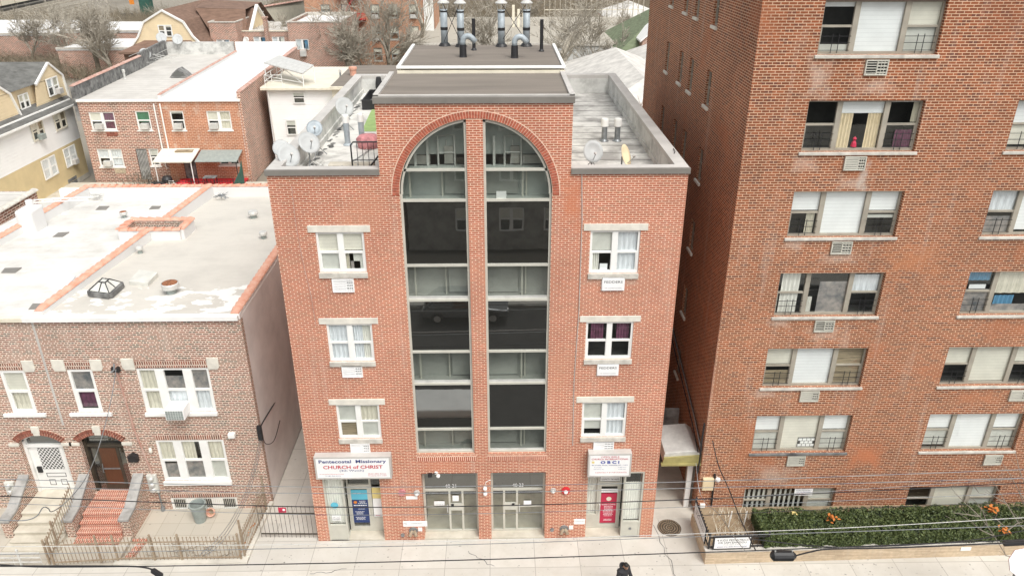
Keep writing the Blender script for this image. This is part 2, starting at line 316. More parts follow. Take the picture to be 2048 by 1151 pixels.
def build(name,mb,mat,parent=None,label=None,cat=None,group=None,kind=None,smooth=False,bevel=0,local=False):
    off=Vector((0,0,0))
    if parent is not None and not local: off=root_of(parent).location
    elif parent is None and not local and cat is not None:
        xs=[v.x for v in mb.v]; ys=[v.y for v in mb.v]; off=Vector(((min(xs)+max(xs))/2,(min(ys)+max(ys))/2,min(v.z for v in mb.v)))
    me=bpy.data.meshes.new(name); me.from_pydata([tuple(v-off) for v in mb.v],[],mb.f)
    mats=mat if isinstance(mat,(list,tuple)) else [mat]
    for q in mats: me.materials.append(M[q])
    if len(mats)>1:
        for p,i in zip(me.polygons,mb.m): p.material_index=i
    bm=bmesh.new(); bm.from_mesh(me); bmesh.ops.recalc_face_normals(bm,faces=bm.faces); bm.to_mesh(me); bm.free()
    if smooth:
        for p in me.polygons: p.use_smooth=True
    o=bpy.data.objects.new(name,me); C.objects.link(o)
    if parent is not None: o.parent=parent
    else: o.location=off
    if bevel:
        b=o.modifiers.new('bevel','BEVEL'); b.width=bevel; b.segments=2; b.limit_method='ANGLE'
    tag(o,label,cat,group,kind); return o
def tag(o,label=None,cat=None,group=None,kind=None):
    if label: o['label']=label
    if cat: o['category']=cat
    if group: o['group']=group
    if kind: o['kind']=kind
def thing(name,label,cat,loc=(0,0,0),rz=0,group=None):
    o=bpy.data.objects.new(name,None); C.objects.link(o); o.empty_display_size=.3; o.location=loc; o.rotation_euler=(0,0,rz); tag(o,label,cat,group); return o
def copy_tree(o,parent=None):
    c=o.copy(); C.objects.link(c)
    if parent: c.parent=parent
    for ch in list(o.children): copy_tree(ch,c)
    return c
def frame(ox,oy,deg): return Matrix.Translation((ox,oy,0))@Matrix.Rotation(R(deg),4,'Z')
F0=frame(0,0,0)
def text(name,s,mat,parent,F,u,z,y,wid=None,h=None,anchor='C',ext=.004,bold=0):
    cu=bpy.data.curves.new(name,'FONT'); cu.body=s; cu.size=1; cu.extrude=0; cu.offset=bold; cu.resolution_u=2
    t=bpy.data.objects.new(name,cu); C.objects.link(t); dg=bpy.context.evaluated_depsgraph_get(); me=bpy.data.meshes.new_from_object(t.evaluated_get(dg))
    bpy.data.objects.remove(t); xs=[v.co.x for v in me.vertices]; ys=[v.co.y for v in me.vertices]
    x0,x1,y0,y1=min(xs),max(xs),min(ys),max(ys)
    sy=h/(y1-y0) if h else wid/(x1-x0); sx=wid/(x1-x0) if wid else sy
    cx={'C':(x0+x1)/2,'L':x0,'R':x1}[anchor]; off=root_of(parent).location
    for v in me.vertices:
        p=F@Vector((u+(v.co.x-cx)*sx,y-ext,z+(v.co.y-(y0+y1)/2)*sy)); v.co=p-off
    me.materials.clear(); me.materials.append(M[mat]); o=bpy.data.objects.new(name,me); C.objects.link(o); o.parent=parent; return o
def wall(mb,u0,u1,z0,z1,holes,y=0,depth=.3):
    """front face in the plane y with rectangular holes and their reveals"""
    us=sorted({u0,u1}|{h[0] for h in holes}|{h[1] for h in holes}); zs=sorted({z0,z1}|{h[2] for h in holes}|{h[3] for h in holes})
    us=[a for a in us if u0<=a<=u1]; zs=[a for a in zs if z0<=a<=z1]
    for a,b in zip(us,us[1:]):
        for c,d in zip(zs,zs[1:]):
            mu,mz=(a+b)/2,(c+d)/2
            if any(h[0]<mu<h[1] and h[2]<mz<h[3] for h in holes): continue
            mb.face((a,y,c),(b,y,c),(b,y,d),(a,y,d))
    for h in holes:
        a,b,c,d=h[:4]; e=y+(h[4] if len(h)>4 else depth)
        mb.face((a,y,c),(a,e,c),(a,e,d),(a,y,d)); mb.face((b,y,c),(b,y,d),(b,e,d),(b,e,c)); mb.face((a,y,c),(b,y,c),(b,e,c),(a,e,c))
        if len(h)<6: mb.face((a,y,d),(a,e,d),(b,e,d),(b,y,d))
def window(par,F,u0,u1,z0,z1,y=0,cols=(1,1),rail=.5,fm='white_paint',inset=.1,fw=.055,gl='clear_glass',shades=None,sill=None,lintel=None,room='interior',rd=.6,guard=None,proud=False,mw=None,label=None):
    """shades: list per column of (material, top fraction, bottom fraction[, u-start, u-end])"""
    yi=y+inset if not proud else y-.13
    f=MB(F); f.box(u0,u0+fw,yi,yi+.07,z0,z1).box(u1-fw,u1,yi,yi+.07,z0,z1).box(u0+fw,u1-fw,yi,yi+.07,z1-fw,z1).box(u0+fw,u1-fw,yi-.004,yi+.07,z0,z0+fw*1.2)
    tot=sum(cols); W=u1-u0; x=u0; edges=[]; mw=mw or fw*1.3
    for i,c in enumerate(cols):
        x2=x+W*c/tot; edges.append((x,x2))
        if i<len(cols)-1: f.box(x2-mw,x2+mw,yi-.006,yi+.066,z0+fw*1.2,z1-fw)
        x=x2
    rails=rail if isinstance(rail,(list,tuple)) else [rail]*len(cols)
    for (a,b),rl in zip(edges,rails):
        if rl:
            zm=z0+(z1-z0)*rl; f.box(a+fw,b-fw,yi+.01,yi+.06,zm-fw*.5,zm+fw*.5)
            f.box(a+fw,a+fw*1.5,yi+.015,yi+.06,z0+fw,zm-fw*.5); f.box(b-fw*1.5,b-fw,yi+.015,yi+.06,z0+fw,zm-fw*.5)
    w_=build('window',f,fm,par,label=label)
    g=MB(F); g.face((u0+.01,yi+.05,z0+.01),(u1-.01,yi+.05,z0+.01),(u1-.01,yi+.05,z1-.01),(u0+.01,yi+.05,z1-.01)); build('pane',g,gl,w_)
    b=MB(F); yb=yi+.05+rd if not proud else yi+.09
    if not proud:
        b.face((u0,yb,z0),(u1,yb,z0),(u1,yb,z1),(u0,yb,z1)); b.face((u0-.001,yi+.06,z0),(u0-.001,yb,z0),(u0-.001,yb,z1),(u0-.001,yi+.06,z1)); b.face((u1+.001,yi+.06,z0),(u1+.001,yi+.06,z1),(u1+.001,yb,z1),(u1+.001,yb,z0))
        b.face((u0,yi+.06,z0-.001),(u1,yi+.06,z0-.001),(u1,yb,z0-.001),(u0,yb,z0-.001)); b.face((u0,yi+.06,z1+.001),(u0,yb,z1+.001),(u1,yb,z1+.001),(u1,yi+.06,z1+.001))
    else: b.face((u0,yi+.068,z0),(u1,yi+.068,z0),(u1,yi+.068,z1),(u0,yi+.068,z1))
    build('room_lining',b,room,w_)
    if shades:
        bym={}
        for (a,b_),sh in zip(edges,shades):
            if not sh: continue
            for s_ in (sh if isinstance(sh,list) else [sh]):
                mt,t0,t1=s_[:3]; ua,ub=(s_[3],s_[4]) if len(s_)>3 else (0,1)
                mb=bym.setdefault(mt,MB(F)); A=a+fw*.6+(b_-a-fw*1.2)*ua; B=a+fw*.6+(b_-a-fw*1.2)*ub; zt=z1-(z1-z0)*t0; zb=z1-(z1-z0)*t1
                yy=yi+(.075 if not proud else .06)
                if 'curtain' in mt and not proud:
                    k=9
                    for i in range(k):
                        p0=A+(B-A)*i/k; p1=A+(B-A)*(i+1)/k; d0=.03*(i%2); d1=.03*((i+1)%2); mb.face((p0,yy+d0,zb),(p1,yy+d1,zb),(p1,yy+d1,zt),(p0,yy+d0,zt))
                else: mb.face((A,yy,zb),(B,yy,zb),(B,yy,zt),(A,yy,zt))
        for mt,mb in bym.items(): build('curtain' if 'curtain' in mt else ('belongings' if mt=='clutter' else 'blind'),mb,mt,w_)
    if sill:
        s=MB(F); ex,hh,out=sill[1:4]; s.box(u0-ex,u1+ex,y-out,y+inset+.02,z0-hh,z0-.002); build('sill',s,sill[0],w_,bevel=.008)
    if lintel:
        s=MB(F); ex,hh,out=lintel[1:4]; s.box(u0-ex,u1+ex,y-out,y+.05,z1+.002,z1+hh); build('lintel',s,lintel[0],w_,bevel=.008)
    if guard:
        for i in guard:
            s=MB(F); a,b_=edges[i]; zt=z0+(z1-z0)*.36; m_=(a+b_)/2
            for k in (0.06,.21,.34): s.box(a+fw,b_-fw,yi-.03,yi-.02,z0+.02+(zt-z0)*k*2.6,z0+.035+(zt-z0)*k*2.6)
            for k in (-.09,.09): s.box(m_+k-.008,m_+k+.008,yi-.05,yi-.035,z0+.03,zt+.03)
            build('window_guard',s,'black_metal',w_)
    return w_
def siding(mb,u0,u1,z0,z1,step=.2,y=0,lip=.03,top=None):
    z=z0
    while z<z1-.01:
        zt=min(z+step,z1); a0,a1,b0,b1=u0,u1,u0,u1
        if top: a0,a1=top(z); b0,b1=top(zt)
        mb.face((a0,y-lip,z),(a1,y-lip,z),(b1,y,zt),(b0,y,zt)); mb.face((a0,y,z),(a1,y,z),(a1,y-lip,z),(a0,y-lip,z)); z=zt
def tile_run(mb,p,q,w_=.16,step=.32,r=.0):
    """row of curved coping tiles from p to q (on top of a wall)"""
    p=Vector(p);q=Vector(q);d=q-p;L=d.length;n=max(1,int(L/step));d.normalize();sd=Vector((-d.y,d.x,0)).normalized()
    for i in range(n):
        a=p+d*(L*i/n); b=p+d*(L*(i+1)/n+.04); k=6; r0=[];r1=[]
        for j in range(k+1):
            t=math.pi*j/k; o_=sd*math.cos(t)*w_; hh=math.sin(t)*w_*.55
            r0.append(mb.P(a+o_*.9+Vector((0,0,hh*.8)))); r1.append(mb.P(b+o_*1.14+Vector((0,0,hh*1.15+.03))))
        for j in range(k): mb.idx([r0[j],r0[j+1],r1[j+1],r1[j]])
        mb.idx(r0); mb.idx(r1[::-1])
def cable(pts,sag=0,n=12):
    out=[]
    for a,b in zip(pts,pts[1:]):
        a=Vector(a);b=Vector(b)
        for i in range(n): t=i/n; out.append(a.lerp(b,t)+Vector((0,0,-sag*4*t*(1-t))))
    out.append(Vector(pts[-1])); return out
def gz(x): return 0.0
rnd=random.Random(7)
# ================================================================ SETTING
g=MB(); 
for i in range(-6,7):
    for j in range(-1,9):
        x0,x1,y0,y1=i*50,(i+1)*50,j*60,(j+1)*60
        g.face((x0,y0,-.45),(x1,y0,-.45),(x1,y1,-.45),(x0,y1,-.45))
build('ground',g,'far_ground',kind='structure')
g=MB(); g.box(-60,60,-18,-4.6,-.4,-.14); build('road',g,'asphalt',kind='structure')
g=MB(); g.box(-60,-8.6,-4.4,-1.02,-.4,0).box(-8.6,60,-4.4,.9,-.4,.0).box(-6.9,-6.42,.9,1,-.4,0); build('sidewalk',g,'sidewalk_slabs',kind='structure')
g=MB(); g.box(-60,60,-4.6,-4.402,-.4,.0); g.box(-60,60,-18.2,-18,-.4,0); build('kerb',g,'kerb_stone',kind='structure')
g=MB(); g.box(-60,60,-23,-18.202,-.4,-.002); build('far_sidewalk',g,'sidewalk_slabs',kind='structure')
g=MB(); g.box(-8.55,-6.42,.902,40,-.4,.004); build('left_alley',g,'alley_slabs',kind='structure')
g=MB(); g.box(5.2,7.08,.902,18,-.4,.004); build('right_alley',g,'concrete',kind='structure')
g=MB(); g.box(-13.1,-8.9,-.72,2.0,-.44,-.25); g.box(-30,-13.1,-1.0,2.0,-.44,-.1); build('front_yard',g,'yard_slabs',kind='structure')
g=MB(); g.box(-36,-9,16.3,41.6,-.44,-.02); build('back_yard',g,'old_concrete',kind='structure')
g=MB(); g.face((-130,104,-.3),(-32,104,-.3),(-32,122,-.2),(-130,122,-.2)); build('rear_street',g,'asphalt',kind='structure')
g=MB(); g.face((-260,150,-.1),(-62,165,-.1),(-62,300,-.1),(-260,300,-.1)); build('rail_embankment',g,'far_ground',kind='structure')
g=MB(); g.face((-110,123,-.3),(-45,123,-.3),(-45,170,-.2),(-110,160,-.2)); build('side_street',g,'dark_concrete',kind='structure')

# ================================================================ MAIN BUILDING (4021 / 4023)
AX,AZ,AR=-.65,12.65,2.14
B=thing('apartment_building','salmon brick building with a tall split arch of glass and doors 4021 and 4023','building',(-.57,0,0))
XL,XR=-6.42,5.28
wl=[(10.30,11.56),(7.28,8.59),(4.36,5.68)]; wr=[(10.21,11.56),(7.28,8.59),(4.32,5.68)]
holes=[(-5.27,-3.89,a,b,.1) for a,b in wl]+[(2.62,4.07,a,b,.1) for a,b in wr]
holes+=[(-2.79,-.88,3.7,12.65,.16,1),(-.43,1.49,3.7,12.65,.16,1),(-2.7,-.8,0,2.9,.4),(-.36,1.5,0,2.9,.4),(-6.02,-4.1,0,2.8,.6),(2.93,4.85,0,2.87,.6)]
w_=MB(); wall(w_,XL,XR,0,12.65,holes)
w_.face((XL,0,12.65),(-3.3,0,12.65),(-3.3,0,13.25),(XL,0,13.25)); w_.face((2.0,0,12.65),(XR,0,12.65),(XR,0,13.25),(2.0,0,13.25))
TOP=15.26
def arcz(x,r=AR): return AZ+math.sqrt(max(0,r*r-(x-AX)**2))
def col(a,b,za,zb): w_.face((a,0,za),(b,0,zb),(b,0,TOP),(a,0,TOP)); 
col(-3.3,-2.79,AZ,AZ); col(1.49,2.0,AZ,AZ); col(-.88,-.43,AZ,AZ)
for A,Bx in ((-2.79,-.88),(-.43,1.49)):
    n=40
    for i in range(n):
        t0=i/n;t1=(i+1)/n
        if A<-1: t0,t1=t0**2,t1**2
        else: t0,t1=1-(1-t0)**2,1-(1-t1)**2
        a=A+(Bx-A)*t0;b=A+(Bx-A)*t1; w_.face((a,0,arcz(a)),(b,0,arcz(b)),(b,0,TOP),(a,0,TOP)); w_.face((a,0,arcz(a)),(a,.16,arcz(a)),(b,.16,arcz(b)),(b,0,arcz(b)))
for x in (-.88,-.43): w_.face((x,0,AZ),(x,.16,AZ),(x,.16,arcz(x)),(x,0,arcz(x)))
# sides and rear
w_.face((XL,0,0),(XL,14.8,0),(XL,14.8,13.25),(XL,0,13.25)); w_.face((XR,0,0),(XR,14.8,0),(XR,14.8,13.25),(XR,0,13.25)); w_.face((XL,14.8,0),(XR,14.8,0),(XR,14.8,13.25),(XL,14.8,13.25))
for x in (-3.3,2.0): w_.face((x,0,12.6),(x,3.6,12.6),(x,3.6,TOP),(x,0,TOP))
build('brick_wall',w_,'salmon_brick',B)
w_=MB(); w_.box(-3.1,2.05,3.6,8.5,12.6,15.44); build('rear_block',w_,'cream_paint',B)
w_=MB(); w_.box(-3.26,1.96,.12,3.56,15.22,15.36); build('raised_roof',w_,'roof_felt',B)
w_=MB(); w_.box(-3.0,1.95,3.75,8.42,15.2,15.52); build('rear_roof',w_,'roof_felt',B)
w_=MB(); w_.box(-3.13,2.08,3.61,3.72,15.49,15.57).box(-3.13,-3.02,3.72,8.5,15.47,15.57).box(1.97,2.08,3.72,8.5,15.47,15.57); build('rear_gutter',w_,'white_paint',B,bevel=.015)
w_=MB(); w_.box(-3.34,2.04,-.06,.10,15.2,15.38); build('coping',w_,'bronze_coping',B,bevel=.01)
w_=MB(); w_.box(-3.34,-3.2,.10,3.6,15.3,15.42).box(1.9,2.04,.10,3.6,15.3,15.42).box(-3.34,2.04,.1,.2,15.3,15.4); build('coping_edge',w_,'light_coping',B)
for x0,x1 in ((XL-.04,-3.302),(2.002,XR+.04)): w_=MB(); w_.box(x0,x1,-.06,.02,13.24,13.41); build('coping',w_,'bronze_coping',B,bevel=.008)
w_=MB(); w_.box(XL-.03,-3.302,.022,.36,13.25,13.40).box(2.002,XR+.03,.022,.36,13.25,13.40)
w_.box(XL-.03,XL+.33,.362,14.85,13.25,13.40); w_.box(XR-.33,XR+.03,.362,14.85,13.25,13.40); w_.box(XL+.332,XR-.332,14.5,14.85,13.25,13.40); build('parapet_coping',w_,'light_coping',B,bevel=.01)
w_=MB(); w_.box(XR-.3,XR-.285,.3,14.5,12.5,13.25).box(XL+.285,XL+.3,.3,14.5,12.5,13.25).box(XL+.3,XR-.3,14.48,14.5,12.5,13.25).box(XR-.33,XR-.3,.3,14.5,12.5,12.78).box(XL+.3,XL+.36,.3,14.5,12.5,12.8).box(XL+.3,-3.3,.28,.3,12.5,13.25).box(2,XR-.3,.28,.3,12.5,13.25); build('parapet_lining',w_,'parapet_membrane',B)
w_=MB(); w_.face((XL+.3,.3,12.6),(-3.3,.3,12.6),(-3.3,14.5,12.6),(XL+.3,14.5,12.6)); build('roof_deck',w_,'stained_white',B); w_=MB(); w_.face((2,.3,12.6),(XR-.3,.3,12.6),(XR-.3,3.6,12.6),(2,3.6,12.6)); w_.face((-3.3,3.6,12.6),(XR-.3,3.6,12.6),(XR-.3,14.5,12.6),(-3.3,14.5,12.6)); build('roof_deck',w_,'worn_silver',B)
# brick ring of the arch, soldier courses
w_=MB()
n=92
for i in range(n):
    a=math.pi*(i+.08)/n; b=math.pi*(i+.92)/n; r0,r1=AR+.012,AR+.2
    p=[(AX+r*math.cos(t),AZ+r*math.sin(t)) for r,t in ((r0,a),(r1,a),(r1,b),(r0,b))]; w_.prism(p,-.012,.0,'y')
build('brick_arch',w_,'arch_brick',B)
w_=MB()
k=60
for i in range(k):
    a=math.pi*i/k;b=math.pi*(i+1)/k; w_.face(*[(AX+r*math.cos(t),-.004,AZ+r*math.sin(t)) for r,t in ((AR,a),(AR+.225,a),(AR+.225,b),(AR,b))])
build('arch_mortar',w_,'arch_mortar',B)
for x0,x1 in ((-2.8,-.82),(-.46,1.53)): w_=MB(); w_.box(x0,x1,-.012,0,3.42,3.63); build('soldier_course',w_,'soldier_brick',B)
# great arched windows
def xarc(z): return math.sqrt(max(0,AR*AR-(z-AZ)**2)) if z>AZ else AR
bars=[3.70,4.63,6.37,7.54,9.32,10.46,12.46,13.35]
for sgn,xs,xe in ((-1,-.88,-2.79),(1,-.43,1.49)):
    f=MB(); yi=.07
    def side(z): return max(xe,AX-xarc(z)) if sgn<0 else min(xe,AX+xarc(z))
    top=arcz(xs)-.02
    def vb(a,b,z0,z1,w=.07): f.box(min(a,b),max(a,b),yi,yi+w,z0,z1)
    vb(xs,xs+sgn*.07,3.7,top); vb(xe,xe-sgn*.07,3.7,AZ)
    for z in bars: vb(xs+sgn*.07,side(z),z-.035,z+.04) if z>AZ else vb(xs+sgn*.07,xe-sgn*.07,z-.035 if z>3.7 else z,z+.04 if z>3.7 else z+.07)
    pts=[]
    for i in range(31):
        a0=math.acos((xs-AX)/AR*sgn); t=a0*i/30; pts.append((AX+sgn*(AR-.03)*math.cos(t),AZ+(AR-.03)*math.sin(t)))
    for a,b in zip(pts,pts[1:]):
        q=[(a[0],a[1]),(b[0],b[1])]; nrm=lambda p:((p[0]-AX)/AR,(p[1]-AZ)/AR)
        p=[a,b,tuple(b[i]-nrm(b)[i]*.06 for i in (0,1)),tuple(a[i]-nrm(a)[i]*.06 for i in (0,1))]; f.prism(p,yi,yi+.07,'y')
    W=build('arched_window',f,'pale_alu',B)
    lv=bars+[top]
    for i,(za,zb) in enumerate(zip(lv,lv[1:])):
        dark=i in (1,3,5); zz=[zb+(za-zb)*k/14 for k in range(15)]
        poly=[(xs,za),(xs,zb)]+[(side(z),z) for z in zz]
        m=MB(); m.face(*[(x,yi+.04,z) for x,z in poly]); build('pane',m,'dark_glass' if dark else 'green_glass',W)
        if not dark:
            m=MB(); m.box(min(xs,side(za)),max(xs,side(za)),yi+.03,yi+.06,za+.04,za+.13) if i in (0,2,4) else None
            if i in (0,2,4): build('window_sill_bar',m,'pale_metal',W)
            y2=.62; m=MB(); a,b=sorted((xs,side(za)))
            m.face((a,y2,za-.1),(b,y2,za-.1),(b,y2,zb+.3),(a,y2,zb+.3)); m.face((a,yi+.08,za+.0),(b,yi+.08,za+.0),(b,y2,za-.0),(a,y2,za-.0))
            m.face((a,yi+.08,za),(a,y2,za),(a,y2,zb),(a,yi+.08,zb)); m.face((b,yi+.08,za),(b,y2,za),(b,y2,zb),(b,yi+.08,zb)); build('room_lining',m,'interior_pale' if i<6 else 'interior_light',W)
            m=MB()
            if i in (0,2,4,6):
                q=a+(b-a)*(.12 if sgn<0 else .56); m.box(q,q+.05,.4,.44,za,zb); q2=a+(b-a)*(.6 if sgn<0 else .62)
                m.box(q2,q2+.04,.5,.54,za,zb); 
                build('inner_frame',m,'pale_alu',W); m=MB(); m.box(q2+.1,b-.05,.55,.57,za+.05,zb-.1) if sgn<0 else m.box(a+.05,q-.1,.55,.57,za+.05,zb-.15); build('inner_door',m,'interior_pale',W)
            if i==7:
                m=MB(); c=(xs+xe)/2+(.35 if sgn<0 else -.15); 
                m.tube([(c-.22,.5,za),(c-.22,.5,za+.85),(c+.25,.5,za+.88),(c+.25,.5,za)],.03,5).tube([(c-.22,.5,za+.38),(c+.25,.5,za+.38)],.014,5).tube([(c-.05,.6,za),(c+.02,.6,za+.7)],.02,5).box(c-.9,c-.83,.48,.54,za,za+.75).box(c-.55,c-.48,.48,.54,za,za+.85)
                build('clothes_rack',m,'pale_metal',W); m=MB(); m.box(c-.05,c+.2,.53,.58,za+.05,za+.55).box(c-1.1 if sgn<0 else c+.3,c-.45 if sgn<0 else c+.9,.5,.58,za+.05,za+.3); build('belongings',m,'dark_concrete',W)
            if i==6 and sgn>0:
                m=MB(); m.box(xs+.35,xs+.63,yi+.05,yi+.07,za+.04,za+.25); build('paper_notice',m,'vinyl_white',W)
# small windows
sc_=('shade_grey'); lt=('lintel_stone',.2,.21,.03); sl_=('sill_stone',.02,.17,.06)
shL=[[[('shade_cream',0,.52)],[('shade_cream',0,.47),('curtain_cream',.5,1,0,.25),('clutter',.75,1,.3,.75)]],
     [[('curtain_lilac',0,1)],[('curtain_lilac',0,1,0,.55),('curtain_white',0,1,.55,1)]],
     [[('shade_grey',0,.5),('shade_beige',.55,1)],[('curtain_cream',0,.5),('shade_grey',.5,1)]]]
shL[0][0].append(('shade_grey',.5,1)); shL[0][1].append(('shade_grey',.5,1,.45,1))
shR=[[[('shade_grey',0,.48),('curtain_white',.5,1,0,.4),('shade_white',.8,1,.45,.8)],[('curtain_lilac',0,1)]],
     [[('curtain_purple',0,.5,.2,.8)],[('curtain_purple',0,.5,.3,.9)]],
     [[('shade_grey',0,.8)],[('curtain_lilac',0,1)]]]
for k,(a,b) in enumerate(wl): window(B,F0,-5.27,-3.89,a,b,rail=.49,inset=.03,fw=.065,shades=shL[k],sill=sl_,lintel=lt)
for k,(a,b) in enumerate(wr): window(B,F0,2.62,4.07,a,b,rail=.49,inset=.03,fw=.065,shades=shR[k],sill=sl_,lintel=lt)
def ac_sleeve(par,F,u,z,kind,w=.64,h=.43,mat='vinyl_white',y=0):
    m=MB(F); m.box(u,u+.035,y-.06,y+.05,z,z+h).box(u+w-.035,u+w,y-.06,y+.05,z,z+h).box(u+.035,u+w-.035,y-.06,y+.05,z+h-.035,z+h).box(u+.035,u+w-.035,y-.06,y+.05,z,z+.035)
    o=build('air_conditioner_sleeve',m,mat,par,bevel=.006); m=MB(F)
    if kind=='panel':
        m.box(u+.02,u+w-.02,y-.07,y-.055,z+.02,z+h-.02); q=build('cover',m,mat,o); text('lettering','FEDDERS','ink_black',o,F,u+w/2,z+h*.66,y-.07,wid=w*.8,h=.075); text('lettering','AIR CONDITIONERS','ink_grey',o,F,u+w/2,z+h*.22,y-.07,wid=w*.74,h=.035); return o
    sp=.62 if kind=='split' else .5
    for i in range(5): zz=z+.05+i*(h-.1)/4.6; m.box(u+.035,u+w*sp,y-.045,y-.02,zz,zz+(.055 if kind!='open' else .02))
    m.box(u+w*sp,u+w*sp+.03,y-.05,y-.01,z+.03,z+h-.03)
    for i in range(4): zz=z+.06+i*(h-.12)/3.4; m.box(u+w*sp+.03,u+w-.035,y-.045,y-.02,zz,zz+.035)
    for i in range(1,3): xx=u+w*sp+.03+i*(w*(1-sp)-.06)/3; m.box(xx,xx+.012,y-.047,y-.02,z+.03,z+h-.03)
    build('grille',m,mat,o); m=MB(F); m.box(u+.02,u+w-.02,y-.015,y+.04,z+.02,z+h-.02); build('recess',m,'ink_grey' if mat=='vinyl_white' else 'interior',o); return o
for z in (9.67,6.72,3.76): ac_sleeve(B,F0,-4.94,z,'split')
ac_sleeve(B,F0,3.02,9.66,'panel',w=.68,h=.45); ac_sleeve(B,F0,3.02,6.7,'panel',w=.68,h=.45); ac_sleeve(B,F0,3.04,3.75,'louver',w=.68)
# street doors
for (a,b,num,flip) in ((-2.7,-.8,'40 21',0),(-.36,1.5,'40 23',1)):
    y=.34; f=MB(); f.box(a,a+.07,y,y+.09,.05,2.9).box(b-.07,b,y,y+.09,.05,2.9).box(a+.07,b-.07,y-.01,y+.09,1.86,1.95).box(a+.07,b-.07,y,y+.09,.05,.12)
    d=build('entrance_door',f,'pale_alu',B,label='glazed aluminium entrance under the number '+num.replace(' ',''))
    m=MB(); m.face((a,y+.03,1.95),(b,y+.03,1.95),(b,y+.03,2.9),(a,y+.03,2.9)); build('transom_pane',m,'dark_glass',d)
    text('house_number',num,'ink_white',d,F0,(a+b)/2+.0,2.07,y+.02,wid=.38,h=.15)
    ms=[a+.9,a+1.35] if not flip else [a+.45,a+.9]; m=MB()
    for x in ms: m.box(x-.035,x+.035,y-.004,y+.07,.12,1.86)
    n0,n1=(ms[0]+.035,ms[1]-.035); m.box(n0,n1,y,y+.06,1.0,1.3); wx0,wx1=(a+.07,ms[0]-.035) if not flip else (ms[1]+.035,b-.07); m.box(wx0,wx1,y+.005,y+.05,1.12,1.17)
    build('door_rails',m,'pale_alu',d)
    m=MB(); m.face((a+.05,y+.04,.1),(b-.05,y+.04,.1),(b-.05,y+.04,1.9),(a+.05,y+.04,1.9)); build('pane',m,'green_glass',d)
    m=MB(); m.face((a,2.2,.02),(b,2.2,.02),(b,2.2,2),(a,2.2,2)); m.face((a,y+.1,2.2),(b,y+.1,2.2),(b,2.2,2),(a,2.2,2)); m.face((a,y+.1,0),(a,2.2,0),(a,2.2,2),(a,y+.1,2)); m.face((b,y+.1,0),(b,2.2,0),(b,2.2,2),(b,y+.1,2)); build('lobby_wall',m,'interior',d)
    m=MB(); m.face((a,y+.1,.03),(b,y+.1,.03),(b,2.2,.03),(a,2.2,.03)); m.box(a,b,.002,y-.002,-.05,.05); build('lobby_floor',m,'old_concrete',d)
    m=MB(); m.box(a+.01,b-.01,1.15,1.18,.03,1.0); build('lobby_dado',m,'lobby_tile',d)
    hx=ms[0]-.08 if not flip else ms[1]+.08
    m=MB(); m.tube([(hx,y,.98),(hx,y-.07,.98),(hx,y-.07,1.25),(hx,y,1.25)],.018,6); build('handle',m,'pale_metal',d)
    m=MB(); m.box(ms[0]+.05 if not flip else n1-.14,(ms[0]+.14) if not flip else n1-.05,y-.03,y,1.2,1.29); build('lock',m,'black_metal',d)
    m=MB(); 
    if not flip: m.box(a+.36,a+.72,y-.012,y-.002,1.24,1.42); build('notice',m,'vinyl_white',d); m=MB(); m.box(ms[0]+.1,ms[0]+.32,y-.012,y-.002,1.42,1.66)
    else: m.box(ms[1]+.23,ms[1]+.5,y-.012,y-.002,1.2,1.4)
    build('notice',m,'vinyl_white',d)
    if not flip: text('lettering','WELCOME  UP','ink_grey',d,F0,a+.54,1.29,y-.014,wid=.26,h=.035)
